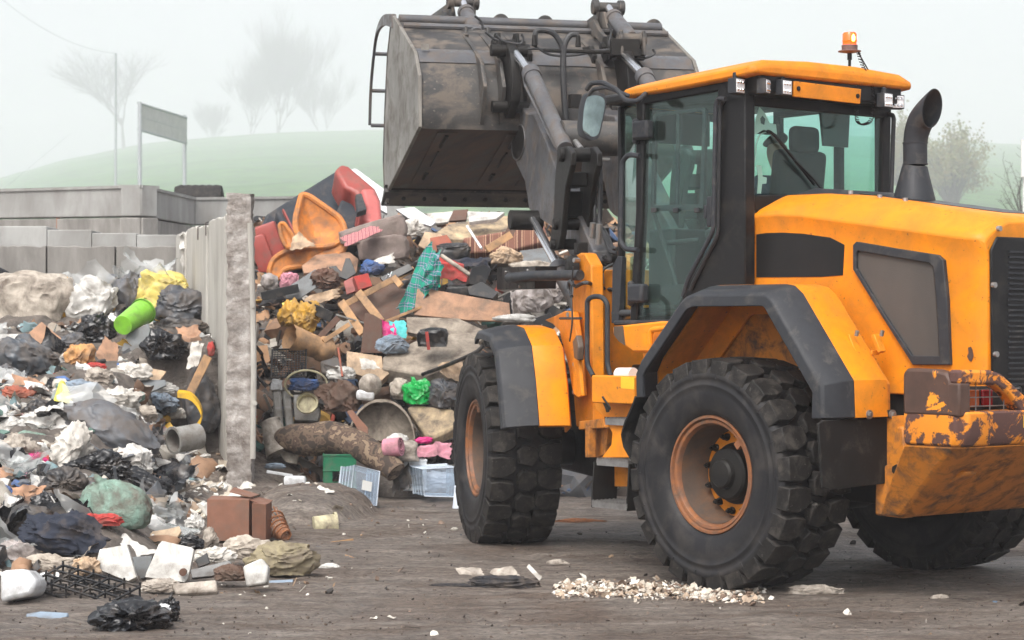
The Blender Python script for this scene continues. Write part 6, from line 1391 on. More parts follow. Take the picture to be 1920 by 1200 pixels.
# black wire crate on the mud
m = MB(); Yk = 13.85
def gp(u, v, up=0): # u along the long side, v across, metres up
    a = plane_pts([(70, 1086), (118, 1060), (262, 1100), (206, 1130)], 14.1, 1.7)[0]; p = (a[0]*(1-v)+a[1]*v)*(1-u)+(a[3]*(1-v)+a[2]*v)*u; return p+V((0, 0, up))
for lv_ in (0.0, -0.07):
    for i in range(6 if lv_ == 0 else 2): u = i/5 if lv_ == 0 else i; m.tube([gp(u, 0, lv_), gp(u, 1, lv_)], 0.009, 5)
    for j in range(4 if lv_ == 0 else 2): v = j/3 if lv_ == 0 else j; m.tube([gp(0, v, lv_), gp(1, v, lv_)], 0.009, 5)
for i in range(6):
    for j in range(4): m.tube([gp(i/5, j/3, 0.03), gp(i/5, j/3, -0.075)], 0.008, 5)
    for j in range(3):
        if i < 5: c = gp((i+.5)/5, (j+.5)/3, -0.07); m.tube([c+V((math.cos(w_)*0.05, math.sin(w_)*0.05, 0)) for w_ in [2*math.pi*k/10 for k in range(10)]], 0.005, 4, closed=True)
item(m, 'bottle_crate', 'plastic_black', 'black lattice bottle crate lying on the mud at the lower left', 'crate', gp(.5, .5))
# loose pieces on the mud in front
panel('foam_piece', [(48, 1150), (76, 1145), (129, 1148), (124, 1160), (52, 1163)], 'denim', 'small grey-blue foam piece lying alone on the mud at the lower left', 'foam', 0.1, 1.6, Y=13.2, bevel=0.01)
lump('refuse_bag', 250, 1162, 134, 70, 'bag_black', 'shiny black knotted bag lying alone on the mud at the bottom left', 'bag', 60, sub=5, knot=(0.15, -1, 0.5), fold=0.22, fine=0.07, Y=12.75, low=0.2, flat=0.95, d=1.0)
lump('refuse_bag', 312, 1148, 44, 46, 'bag_black', 'smaller black bag with a white scrap behind the knotted bag at the bottom left', 'bag', 61, sub=5, knot=(0.3, 0, 1), fold=0.25, Y=13.1)
lump('paper_scrap', 306, 1142, 24, 18, 'plastic_white', 'white scrap stuck on the smaller black bag at the bottom left', 'paper', 62, fold=0.3, Y=12.95)
# box, basket, pail in front of the mound
def carton(px0, py0, px1, py1, Y, dep, yaw):
    a = W(px0, py1, Y); w_ = (px1-px0)*Y/F/math.cos(yaw); h_ = (py1-py0)*Y/F; R3 = Matrix.Rotation(yaw, 3, 'Z'); X = lambda x, y, z: a+R3 @ V((x, y, 0))+V((0, 0, z))
    root = empty('cardboard_box', a, 0, 'brown cardboard box with a half open lid standing at the end of the dividing wall', 'box')
    m = MB(); t = 0.006
    for q in ([(0, 0), (w_, 0), (w_, t), (0, t)], [(0, dep-t), (w_, dep-t), (w_, dep), (0, dep)], [(0, t), (t, t), (t, dep-t), (0, dep-t)], [(w_-t, t), (w_, t), (w_, dep-t), (w_-t, dep-t)], [(t, t), (w_-t, t), (w_-t, dep-t), (t, dep-t)]):
        hh = h_ if q[0] != (t, t) or len(set([round(p[1], 4) for p in q])) and not (q[2][0] == w_-t and q[2][1] == dep-t) else 0.01
        m.prism([X(x, y, 0) for x, y in q], (0, 0, hh))
    b = m.build('box_body', 'card_box', root, bevel=0.003); b.location = -a
    for nm, pts in (('lid_flap', [X(0, 0, h_), X(w_, 0, h_), X(w_, dep*.48, h_+0.015), X(0, dep*.5, h_+0.02)]), ('lid_flap', [X(w_*0.45, dep*.35, h_+0.06), X(w_*1.0, dep*0.15, h_+0.02), X(w_*1.02, dep, h_+0.02), X(w_*0.4, dep, h_+0.08)]), ('side_flap', [X(w_+0.005, 0.02, h_), X(w_+0.005, dep, h_), X(w_+0.12, dep, h_-0.03), X(w_+0.12, 0.05, h_-0.05)])):
        m = MB(); m.prism(pts, (0, 0, 0.006)); q = m.build(nm, 'card_box', root); q.location = -a
    m = MB(); m.bx(0, 0, 0, 0, 0, 0) if False else m.prism([X(w_+0.03, -0.02, 0), X(w_+0.13, 0.06, 0), X(w_+0.13, 0.06, h_*0.9), X(w_+0.03, -0.02, h_*0.95)], (0.02, 0.25, 0)); q = m.build('box_side', 'card_box', root, bevel=0.003); q.location = -a
carton(388, 938, 468, 1014, 17.75, 0.34, -0.12)
m = MB(); a = W(536, 1004, 17.9); b = W(505, 975, 18.1); ax_ = (b-a).normalized(); rg = random.Random(4)
for k in range(26):
    w_ = 2*math.pi*k/26; u = ax_.orthogonal().normalized(); v = ax_.cross(u); d = u*math.cos(w_)+v*math.sin(w_)
    m.tube([a+d*0.045, a+ax_*0.08+d*0.06, b+d*(0.13+rg.uniform(-.02, .02))+ax_*rg.uniform(-0.02, 0.06)], 0.005, 4)
for t in (0.0, 0.15, 0.3, 0.45, 0.6, 0.8):
    p = a.lerp(b, t); R_ = 0.047+0.085*t; u = ax_.orthogonal().normalized(); v = ax_.cross(u); m.tube([p+(u*math.cos(w_)+v*math.sin(w_))*R_ for w_ in [2*math.pi*k/22 for k in range(22)]], 0.008, 4, closed=True)
item(m, 'wicker_basket', 'wicker', 'frayed wicker basket lying right of the brown cardboard box', 'basket', a)
pot('pail', (630, 985), (588, 987), 0.105, 0.088, 'cream_plastic', 'dirty cream plastic pail lying on the mud in front of the mound', 'pail', 19.0, 18.95)
bar('stick', (620, 1018), (662, 1012), 0.02, 0.015, 'wood', 'thin pale stick on the mud right of the cream pail', 'stick', Y0=17.8, Y1=18.0)
bar('stick', (648, 1042), (665, 1048), 0.02, 0.012, 'wood', 'short pale stick on the mud right of the khaki cloth', 'stick', Y0=16.8, Y1=16.6)
# rags on the dividing wall
sheet('plastic_bag', [(336, 440), (360, 432), (360, 508), (344, 512)], 'bag_white', 'torn white and green bag caught on top of the far end of the dividing wall', 'bag', 0.07, 21, Y=25.4, lean=0)
# ------------------------------------------------------------------ right heap, from the back to the front
sf = panel('broken_sofa', [(486, 428), (500, 400), (560, 362), (632, 318), (672, 362), (694, 432), (640, 452), (560, 474), (505, 470)], 'sofa_navy', 'upturned dark navy sofa with red arms on top of the right heap', 'sofa', 0.6, 0.9, 0.25, Y=27.6, bevel=0.04)
def sofa_part(name, pts, mat, th, Y, bev=0.05, lean=0.9, yaw=0.25):
    P3, c = plane_pts(pts, Y, lean, yaw); m = MB(); m.slab(P3, th); q = m.build(name, mat, sf, bevel=bev, seg=3, smooth=50); q.location = -V(sf.location); return q
sofa_part('armrest', [(627, 318), (640, 306), (654, 310), (704, 352), (714, 374), (718, 416), (704, 424), (672, 408), (669, 398), (674, 380), (666, 360), (646, 352)], 'red_leather', 0.45, 27.2)
sofa_part('armrest_side', [(676, 352), (702, 352), (713, 376), (717, 414), (702, 422), (670, 404), (688, 392), (680, 362)], 'pink_leather', 0.35, 27.0)
sofa_part('arm_panel', [(667, 364), (678, 362), (688, 392), (670, 398)], 'sofa_navy', 0.1, 26.8, 0.01)
sofa_part('seat_cushion', [(640, 372), (690, 388), (668, 430), (636, 440), (620, 424)], 'sofa_navy', 0.2, 27.2, 0.04)
sofa_part('lower_cushion', [(516, 396), (530, 392), (552, 436), (540, 444)], 'sofa_navy', 0.2, 27.1, 0.03)
sofa_part('piping', [(529, 391), (532, 391), (555, 436), (552, 438)], 'red_leather', 0.05, 27.0, 0.005)
panel('white_board', [(655, 318), (668, 316), (722, 356), (726, 400), (712, 392)], 'plastic_white', 'pale white board sticking out behind the red sofa arm', 'board', 0.05, 0.8, Y=28.6)
lump('red_cushion', 509, 456, 42, 76, 'red_leather', 'rounded red leather cushion at the left of the orange chair', 'cushion', 101, square=0.55, fold=0.0, fine=0.0, low=0.05, Y=26.4, rot=(0, -0.35, 0))
lump('red_cushion', 494, 480, 34, 80, 'red_leather', 'dark red cushion half hidden by the end pillar', 'cushion', 102, square=0.55, fold=0.0, fine=0.0, low=0.05, Y=26.3, rot=(0, -0.35, 0))
# orange shell chair
def shell(pts, Y, lean, yaw, bulge, nm, mat, par=None, th=0.03, rim=None):
    P3, c = plane_pts(pts, Y, lean, yaw); cen = sum(P3, V((0, 0, 0)))/len(P3); nn = V((0, 0, 0))
    for i in range(len(P3)): nn += (P3[i]-cen).cross(P3[(i+1) % len(P3)]-cen)
    nn.normalize(); nn = nn if nn.y > 0 else -nn
    R_ = rounded(P3, 0.14, 5); m = MB(); rings = [[p*(1-t)+cen*t+nn*bulge*(1-(1-t)**2) for p in R_] for t in (0, .15, .3, .5, .7, .85)]
    m.loft(rings, cap=False); n = len(R_); m.add(rings[-1], [list(range(n))]); q = m.build(nm, mat, par, solid=th, smooth=60, origin=c if par is None else None)
    m = MB(); m.tube(R_, rim or 0.035, 8, closed=True); e = m.build(nm+'_rim', mat, q); e.location = -V(q.location) if par is None else (0, 0, 0)
    if par is not None: q.location = -V(par.location)
    return q
ch_ = shell([(566, 364), (580, 368), (640, 410), (649, 440), (636, 466), (604, 484), (584, 480), (556, 440), (553, 412)], 26.2, 0.55, 0.2, 0.16, 'shell_chair', 'chair_orange', rim=0.04)
tag(ch_, 'orange moulded shell chair lying on the top left of the right heap', 'chair')
sh2 = shell([(504, 512), (510, 488), (532, 472), (570, 464), (622, 462), (648, 446), (646, 470), (612, 492), (560, 500), (534, 504), (524, 520), (512, 526)], 25.9, 0.2, 0.0, 0.05, 'chair_seat', 'chair_orange', ch_, rim=0.035)
sh3 = shell([(524, 420), (532, 418), (548, 440), (552, 456), (546, 466), (536, 462), (526, 440)], 25.8, 0.2, 0.0, 0.04, 'chair_arm', 'chair_orange', ch_, rim=0.025)
sheet('cardboard_piece', [(548, 446), (562, 436), (592, 464), (544, 468)], 'card_pale', 'torn pale cardboard lying in the orange shell chair', 'cardboard', 0.04, 31, Y=25.7)
# mattresses
lump('rolled_mattress', 700, 440, 128, 46, 'fabric_grey', 'folded grey mattress with patterned top right of the orange chair', 'mattress', 103, square=0.5, fold=0.03, low=0.08, Y=26.0, rot=(0, -0.28, 0), d=0.5)
sheet('patterned_cover', [(640, 446), (700, 424), (716, 434), (650, 462)], 'lattice', 'pink lattice patterned cover on the left end of the folded grey mattress', 'cover', 0.01, 32, Y=25.55, lean=1.5)
lump('grey_cushion', 720, 468, 92, 50, 'fabric_grey', 'second grey cushion squeezed under the folded grey mattress', 'cushion', 104, square=0.4, fold=0.04, low=0.1, Y=25.9, rot=(0, -0.15, 0))
panel('board', [(566, 498), (592, 478), (655, 472), (672, 486), (668, 510), (620, 506), (570, 512)], 'card', 'tan board under the orange shell chair', 'board', 0.05, 1.4, Y=25.7)
# sofa bed with stripes
sbp, sc = plane_pts([(800, 446), (834, 420), (996, 396), (1002, 420), (872, 448)], 27.4, 3.0, 0.2)
sb_ = panel('sofa_bed', [(804, 446), (842, 420), (1010, 396), (1014, 424), (876, 450)], 'mattress_cream', 'cream-topped sofa bed with brown striped side below the raised bucket', 'sofa bed', 0.1, 2.2, 0.1, Y=27.3)
P3, c = plane_pts([(868, 446), (940, 434), (1020, 420), (1030, 452), (960, 472), (880, 476)], 26.7, 0.2, 0.1); m = MB(); m.slab(P3, 0.3); q = m.build('striped_side', 'stripe', sb_, bevel=0.03); q.location = -V(sb_.location)
bar('wooden_leg', (972, 402), (952, 444), 0.11, 0.06, 'wood_dark', 'short brown wooden leg leaning on the striped sofa bed', 'plank', Y0=26.3, Y1=26.2)
bar('plank', (958, 440), (912, 468), 0.09, 0.04, 'wood', 'light wooden slat lying across the striped sofa bed', 'plank', Y0=26.1, Y1=25.9)
panel('board', [(800, 400), (850, 396), (840, 416), (806, 420)], 'paper', 'white board piece behind the sofa bed just under the bucket', 'board', 0.04, 1.0, Y=28.5)
panel('board', [(742, 392), (776, 388), (818, 416), (808, 424), (770, 412)], 'plastic_white', 'white grooved panel sliding down below the lower left corner of the bucket', 'board', 0.04, 0.8, Y=28.0)
panel('dark_board', [(850, 394), (878, 392), (874, 412), (842, 414)], 'wood_dark', 'dark brown panel behind the sofa bed under the bucket', 'board', 0.05, 0.6, Y=28.2)
panel('board', [(876, 396), (946, 398), (930, 410), (880, 416)], 'foam_white', 'white foam plank on the cream sofa bed', 'foam', 0.05, 1.6, Y=27.0)
bar('rod', (876, 424), (903, 466), 0.03, 0.03, 'plastic_white', 'thin white rod standing in front of the striped sofa bed', 'rod', Y0=26.3, Y1=25.9)
lump('cloth_bundle', 772, 430, 44, 30, 'paper', 'white crumpled foil right of the folded grey mattress', 'foil', 105, fold=0.3, Y=26.6)
panel('cardboard_box', [(797, 434), (826, 438), (846, 462), (806, 472), (784, 460)], 'card_pale', 'pale cardboard box above the plaid cloth', 'box', 0.2, 0.6, Y=26.3)
panel('terracotta_box', [(806, 446), (838, 440), (848, 456), (830, 472), (812, 472)], 'terracotta', 'reddish open crate next to the pale cardboard box', 'crate', 0.15, 0.4, Y=26.0)
panel('board', [(975, 470), (1036, 462), (1040, 500), (980, 496)], 'board_grey', 'brown-grey flat panel below the striped sofa bed near the lift ram', 'board', 0.04, 1.5, Y=26.2)
lump('black_bag', 850, 476, 60, 34, 'plastic_black', 'black plastic basket above the red fabric', 'basket', 106, square=0.5, fold=0.12, Y=25.8)
sheet('tarp', [(850, 484), (920, 488), (916, 508), (850, 500)], 'cloth_navy', 'navy cloth strip over the black crates', 'cloth', 0.06, 33, Y=25.3)
sheet('red_fabric', [(822, 486), (866, 494), (882, 528), (820, 528)], 'cloth_red', 'red padded fabric right of the plaid cloth', 'fabric', 0.08, 34, Y=25.2)
bar('tube', (826, 478), (882, 516), 0.05, 0.05, 'sack_beige', 'beige bent roll lying across the red fabric', 'roll', Y0=25.0, Y1=24.9, bevel=0.02)
panel('black_crate', [(884, 502), (908, 496), (922, 504), (908, 536), (878, 532)], 'plastic_black', 'upright black ribbed crate right of the red fabric', 'crate', 0.12, 0.2, 0.3, Y=24.9)
panel('black_crate', [(876, 538), (904, 528), (934, 548), (924, 560), (880, 552)], 'plastic_black', 'flat black crate below the upright ribbed crate', 'crate', 0.12, 0.8, Y=24.8)
lump('black_crate', 862, 546, 44, 26, 'plastic_black', 'small black box behind the upper edge of the plywood board', 'box', 107, square=0.6, fold=0.05, Y=25.0)
lump('card_roll', 946, 482, 54, 32, 'card_pale', 'bent pale cardboard behind the black lamp plate', 'cardboard', 108, fold=0.2, Y=25.8)
lump('beige_cloth', 1000, 502, 80, 26, 'sack_beige', 'beige cloth roll right of the bent pale cardboard', 'cloth', 109, fold=0.15, Y=25.6)
lump('pillow', 1000, 562, 62, 60, 'pillow_white', 'stained white pillow hanging below the black lamp plate', 'pillow', 110, sub=5, fold=0.14, Y=24.4, rot=(0, 0.3, 0))
lump('pillow', 1034, 548, 44, 52, 'pillow_white', 'smaller grey-white pillow behind the lift ram', 'pillow', 111, fold=0.14, Y=24.6)
sheet('rag', [(956, 548), (986, 546), (988, 590), (962, 590)], 'pillow_white', 'hanging dirty white rag left of the stained pillow', 'rag', 0.05, 35, Y=24.5, lean=0.1)
lump('foam_roll', 968, 598, 80, 16, 'bag_white', 'white roll lying just above the front left mudguard', 'foam', 112, fold=0.12, Y=24.0)
# plaid cloth
sheet('plaid_cloth', [(800, 462), (826, 478), (822, 560), (742, 592)], 'plaid', 'green plaid cloth with violet lines hanging in the middle of the right heap', 'cloth', 0.12, 36, Y=24.9, lean=0.5, n=30, freq=2.4)
sheet('plaid_cloth', [(806, 486), (832, 498), (824, 540), (790, 540)], 'plaid', 'darker folded end of the plaid cloth beside the red fabric', 'cloth', 0.10, 37, Y=24.75, lean=0.2, n=20)
# open wooden drawer
dr = MB(); bar('', (636, 576), (776, 504), 0.07, 0.03, '', '', '', Y0=24.6, Y1=25.0, mb=dr); bar('', (672, 548), (716, 604), 0.09, 0.03, '', '', '', Y0=24.7, Y1=24.2, mb=dr); bar('', (640, 566), (680, 626), 0.09, 0.03, '', '', '', Y0=24.5, Y1=24.0, mb=dr)
bar('', (680, 620), (790, 576), 0.03, 0.03, '', '', '', Y0=24.1, Y1=24.6, mb=dr); bar('', (738, 520), (752, 536), 0.07, 0.03, '', '', '', Y0=24.8, Y1=24.6, mb=dr)
dwr = item(dr, 'broken_crate', 'wood', 'broken light wooden drawer frame left of the plaid cloth', 'frame', W(710, 560, 24.5), bevel=0.003)
P3, c = plane_pts([(646, 574), (735, 530), (786, 560), (770, 584), (700, 612), (676, 600)], 24.9, 1.0); m = MB(); m.slab(P3, 0.02); q = m.build('frame_back', 'wood_dark', dwr); q.location = -V(dwr.location)
panel('red_box', [(664, 518), (690, 512), (698, 536), (672, 544)], 'cloth_red', 'small red printed box above the wooden drawer frame', 'box', 0.12, 0.3, 0.3, Y=24.8)
panel('red_box', [(644, 528), (662, 518), (672, 544), (650, 552)], 'red_leather', 'dark red side panel left of the small red printed box', 'board', 0.06, 0.3, Y=24.9)
lump('cloth_bundle', 696, 504, 40, 28, 'cloth_blue', 'blue cloth above the small red printed box', 'cloth', 113, fold=0.25, Y=25.3)
sheet('paper_sheet', [(690, 488), (738, 478), (740, 496), (688, 504)], 'paper', 'torn white paper above the blue cloth', 'paper', 0.05, 38, Y=25.5)
panel('car_grille', [(712, 520), (766, 494), (776, 504), (722, 532)], 'plastic_black', 'black car grille with a chrome letter above the wooden drawer frame', 'car part', 0.05, 0.4, Y=24.9)
m = MB()
for p0, p1 in (((724, 522), (729, 512)), ((731, 519), (735, 509)), ((726, 517), (733, 514))): m.tube([W(*p0, 24.72), W(*p1, 24.72)], 0.008, 5)
q = m.build('grille_letter', 'chrome', bpy.data.objects['car_grille']); q.location = -V(bpy.data.objects['car_grille'].location)
panel('grey_sheet', [(533, 542), (592, 504), (598, 536), (562, 560), (536, 560)], 'board_grey', 'slate grey square panel below the orange shell chair', 'board', 0.02, 0.4, Y=25.0)
bar('black_strip', (490, 556), (560, 540), 0.10, 0.03, 'plastic_black', 'long black strip left of the slate grey panel', 'strip', Y0=24.8, Y1=24.9)
lump('net_bag', 542, 528, 36, 34, 'cloth_pink', 'red and white net bag under the orange shell chair seat', 'bag', 114, fold=0.2, Y=25.4)
lump('white_cushion', 505, 530, 32, 34, 'pillow_white', 'white cushion next to the end pillar above the long black strip', 'cushion', 115, fold=0.08, Y=25.0)
m = MB(); rgb_ = random.Random(3)
panel('black_part', [(616, 500), (630, 498), (640, 510), (648, 484), (656, 484), (668, 512), (650, 524), (634, 518)], 'plastic_black', 'jagged black plastic part right of the tan board', 'plastic part', 0.06, 0.3, Y=25.2)
sheet('paper_glove', [(570, 560), (636, 544), (634, 562), (576, 574)], 'card_pale', 'crumpled tan cloth glove left of the wooden drawer frame', 'cloth', 0.05, 39, Y=24.6)
lump('roots', 608, 526, 50, 40, 'wood_dark', 'bundle of dark brown dry roots right of the slate grey panel', 'roots', 116, fold=0.3, fine=0.15, Y=25.1)
lump('yellow_bag', 545, 592, 40, 54, 'mustard', 'mustard yellow bag left of the black tool handle', 'bag', 117, fold=0.22, Y=24.4)
lump('yellow_bag', 574, 600, 42, 60, 'mustard', 'mustard yellow cloth hanging right of the other yellow bag', 'bag', 118, fold=0.25, Y=24.2)
panel('yellow_book', [(528, 568), (550, 562), (552, 580), (536, 584)], 'lemon', 'small lemon yellow card above the mustard bags', 'card', 0.02, 0.4, Y=24.5)
bar('black_tool', (576, 574), (624, 596), 0.12, 0.06, 'plastic_black', 'black plastic tool handle beneath the tan cloth glove', 'plastic part', Y0=24.2, Y1=24.1)
bar('lath', (600, 632), (634, 596), 0.07, 0.03, 'wood_dark', 'brown splintered lath above the wicker-like trunk', 'lath', Y0=23.9, Y1=24.0)
bar('lath', (606, 640), (655, 608), 0.05, 0.03, 'wood', 'light splintered lath next to the brown splintered one', 'lath', Y0=23.8, Y1=23.95)
bar('metal_rod', (630, 590), (684, 606), 0.02, 0.02, 'metal_grey', 'thin metal rod crossing the wooden drawer frame', 'rod', Y0=24.1, Y1=24.2)
m = MB(); m.lathe([(0.16, 0), (0.15, 0.02), (0.13, 0.30), (0.12, 0.36), (0.14, 0.38), (0.15, 0.46), (0.13, 0.52), (0.02, 0.53)], W(542, 634, 23.7), (W(600, 652, 23.9)-W(542, 634, 23.7)), 20); m.v = [p+V((.02*nz(p*14, 1), .02*nz(p*14, 2), .02*nz(p*14, 3))) for p in m.v]
item(m, 'tree_stump', 'wood', 'pale peeled log lying between the end pillar and the dark brown panel', 'log', W(570, 640, 23.8), smooth=60)
bpn = panel('dark_board', [(684, 586), (700, 590), (716, 600), (716, 662), (676, 662)], 'wood_dark', 'upright dark brown panel in the middle of the right heap', 'board', 0.05, 0.15, Y=23.9)
sheet('pink_cloth', [(714, 602), (740, 606), (748, 640), (718, 628)], 'magenta', 'magenta and teal jacket right of the upright dark brown panel', 'cloth', 0.06, 40, Y=24.0)
sheet('turquoise_cloth', [(728, 606), (760, 600), (764, 634), (742, 636)], 'turquoise', 'turquoise cloth lining beside the magenta jacket', 'cloth', 0.05, 41, Y=24.05)
lump('jeans', 734, 648, 52, 38, 'denim', 'pale blue jeans rolled up below the magenta jacket', 'jeans', 119, fold=0.2, Y=23.7)
# boards in the middle
panel('plywood_board', [(782, 541), (800, 541), (955, 568), (958, 602), (880, 600), (776, 590)], 'card', 'long stained plywood board in the middle of the right heap', 'board', 0.03, 0.7, Y=24.6)
panel('stone_slab', [(762, 594), (860, 597), (914, 622), (900, 640), (820, 634), (764, 622)], 'slab_stone', 'pale grey slab just under the long stained plywood board', 'board', 0.06, 1.2, Y=24.3)
panel('mattress_slab', [(718, 668), (792, 632), (880, 622), (904, 650), (860, 676), (800, 704), (716, 690)], 'slab_stone', 'thick dusty mattress slab under the black helmet', 'mattress', 0.20, 1.5, Y=23.7, bevel=0.02)
lump('helmet', 812, 636, 50, 36, 'plastic_black', 'black sports bag with a red band lying on the dusty mattress slab', 'bag', 120, square=0.35, fold=0.08, Y=23.5)
bar('red_band', (800, 622), (804, 656), 0.035, 0.02, 'cloth_red', 'red band around the black sports bag', 'band', Y0=23.25, Y1=23.25)
m = MB(); m.tube(bez([W(a, b, y_) for a, b, y_ in ((792, 702, 23.3), (840, 684, 23.0), (885, 664, 22.8), (898, 656, 22.8), (906, 648, 22.8))], 5), 0.022, 8); item(m, 'black_pole', 'plastic_black', 'long thin black pole lying in front of the dusty mattress slab', 'pole', W(850, 680, 23))
sheet('brown_bag', [(820, 690), (866, 684), (872, 716), (830, 712)], 'card_pale', 'tan and red handbag behind the front wheel', 'bag', 0.07, 43, Y=23.2)
# lower zone
bar('broken_post', (519, 735), (524, 806), 0.09, 0.07, 'metal_grey', 'left of the two grey-white furniture legs beside the end pillar', 'leg piece', Y0=23.3, Y1=23.0, bevel=0.02)
bar('broken_post', (537, 735), (544, 802), 0.09, 0.07, 'metal_grey', 'right of the two grey-white furniture legs beside the end pillar', 'leg piece', Y0=23.35, Y1=23.05, bevel=0.02)
lump('white_jug', 519, 723, 20, 20, 'plastic_white', 'small white canister on top of the two furniture legs', 'canister', 121, square=0.5, fold=0.02, Y=23.3)
pot('white_tub', (506, 790), (528, 850), 0.10, 0.17, 'foam_dirty', 'dirty white conical tub leaning against the end pillar', 'tub', 22.7, 22.6)
m = MB(); o = W(574, 722, 23.2); m.tube([o+V((math.cos(w_)*0.23, 0.02*math.sin(w_*2), math.sin(w_)*0.16)) for w_ in [2*math.pi*i/30 for i in range(30)]], 0.012, 6, closed=True); item(m, 'hoop', 'cream_plastic', 'thin cream hoop left of the grey metal box', 'hoop', o)
lump('bag_teal', 570, 722, 52, 26, 'cloth_blue', 'teal fabric bundle inside the cream hoop', 'cloth', 122, fold=0.2, Y=23.4)
panel('metal_box', [(550, 740), (592, 738), (602, 768), (596, 790), (552, 788)], 'metal_grey', 'grey metal box with a round opening below the cream hoop', 'box', 0.25, 0.3, 0.1, Y=23.0, bevel=0.01)
o = W(576, 756, 22.75); m = MB(); m.lathe([(0.115, -0.03), (0.12, 0.0), (0.10, 0.0), (0.09, 0.05), (0.001, 0.05)], o, (0, 1, -0.3), 28); q = m.build('round_opening', 'cream_plastic', bpy.data.objects['metal_box']); q.location = -V(bpy.data.objects['metal_box'].location)
m = MB()      # black wire tray
a_, b_, c_, d_ = W(511, 656, 23.6), W(574, 654, 23.7), W(573, 706, 23.3), W(508, 708, 23.2)
for i in range(13): t = i/12; m.tube([a_.lerp(b_, t), d_.lerp(c_, t)], 0.005, 4); m.tube([a_.lerp(d_, t), b_.lerp(c_, t)], 0.005, 4)
m.tube([a_, b_, c_, d_], 0.014, 6, closed=True); item(m, 'wire_tray', 'plastic_black', 'black mesh tray standing upright right of the end pillar', 'crate', a_)
panel('dark_case', [(600, 676), (632, 668), (648, 690), (640, 706), (602, 700)], 'metal_dark', 'dark grey case right of the upright black mesh tray', 'case', 0.2, 0.5, Y=23.6, bevel=0.02)
for i_, (p0, p1, lb) in enumerate((((604, 682), (636, 722), 'first black tube of the bent chair frame in the lower heap'), ((606, 684), (634, 690), 'short black tube on top of the bent chair frame in the lower heap'), ((634, 652), (642, 706), 'rusty upright tube left of the open tan carton'))):
    bar('metal_tube', p0, p1, 0.022, 0.022, 'metal_dark' if i_ < 2 else 'terracotta', lb, 'tube', Y0=23.3, Y1=23.1)
panel('tan_carton', [(650, 658), (716, 668), (718, 690), (730, 700), (712, 716), (664, 700), (650, 690)], 'card_pale', 'open tan carton above the white ball', 'carton', 0.12, 0.6, Y=23.5)
sheet('paper_sheet', [(674, 672), (700, 676), (714, 694), (678, 694)], 'paper', 'white paper with brown edge in the open tan carton', 'paper', 0.02, 44, Y=23.2)
o = W(694, 722, 22.95); m = MB(); m.lathe([(0.125*math.sin(t), -0.125*math.cos(t)) for t in [math.pi*i/14 for i in range(15)]], o, (0.2, 0.3, 1), 28); item(m, 'ball', 'foam_dirty', 'white round ball below the open tan carton', 'ball', o, smooth=80)
bar('paper_roll', (668, 740), (702, 742), 0.11, 0.10, 'plastic_white', 'white paper roll below the white ball', 'roll', Y0=22.9, Y1=22.9, bevel=0.03)
lump('white_bag', 640, 702, 50, 24, 'bag_white', 'white plastic bag left of the white ball', 'bag', 123, fold=0.25, Y=23.2)
lump('dark_clothes', 636, 748, 70, 60, 'brown_fabric', 'dark brown crumpled clothes left of the half round tray', 'clothes', 124, sub=5, fold=0.25, Y=23.0)
bar('black_rack', (604, 760), (624, 718), 0.10, 0.05, 'plastic_black', 'black plastic frame left of the dark brown clothes', 'frame', Y0=22.9, Y1=23.1)
lump('green_bag', 784, 738, 58, 50, 'green_bag', 'bright green plastic bag in the lower right heap', 'bag', 125, sub=5, knot=(-0.3, 0, 1), fold=0.22, Y=23.0)
lump('sack', 752, 732, 44, 44, 'sack_beige', 'beige sack left of the bright green bag', 'bag', 126, fold=0.15, Y=23.1)
lump('clear_bag', 832, 742, 52, 56, 'bag_darkgrey', 'dark translucent bag right of the bright green bag', 'bag', 127, sub=5, fold=0.25, Y=22.95)
mt_ = panel('seat_pad', rounded([V((0, 0, 0))]*0, 0) or [(762, 764), (776, 757), (848, 766), (858, 774), (858, 800), (810, 822), (800, 818)], 'mattress_cream', 'stained cream mattress pad beside the front wheel', 'mattress', 0.16, 0.9, -0.1, Y=22.8, bevel=0.03)
# half round tray standing on edge
ar = [W(718+62*math.cos(t), 826-76*math.sin(t), 22.95) for t in [math.pi*i/16 for i in range(17)]]; m = MB(); m.loft([[p, p+V((0, -0.22, 0.02)), p+V((0, -0.22, 0))*1.0+(V((ar[8].x, 0, 1.0))-V((p.x, 0, p.z))).normalized()*0.02, p+(V((ar[8].x, 0, 1.0))-V((p.x, 0, p.z))).normalized()*0.02] for p in ar]); m.prism(ar, (0, 0.02, 0))
item(m, 'half_barrel', 'slab_stone', 'half round grey-green tub lying on its side above the camouflage roll', 'tub', ar[8], smooth=40)
panel('card_piece', [(650, 772), (660, 768), (690, 802), (690, 824), (676, 822), (668, 800)], 'card_box', 'bent brown cardboard strip in front of the half round tub', 'cardboard', 0.02, 0.2, Y=22.3)
panel('card_piece', [(604, 792), (618, 788), (652, 796), (652, 802), (614, 804)], 'card_pale', 'flat pale cardboard on top of the camouflage roll', 'cardboard', 0.02, 1.2, Y=22.4)
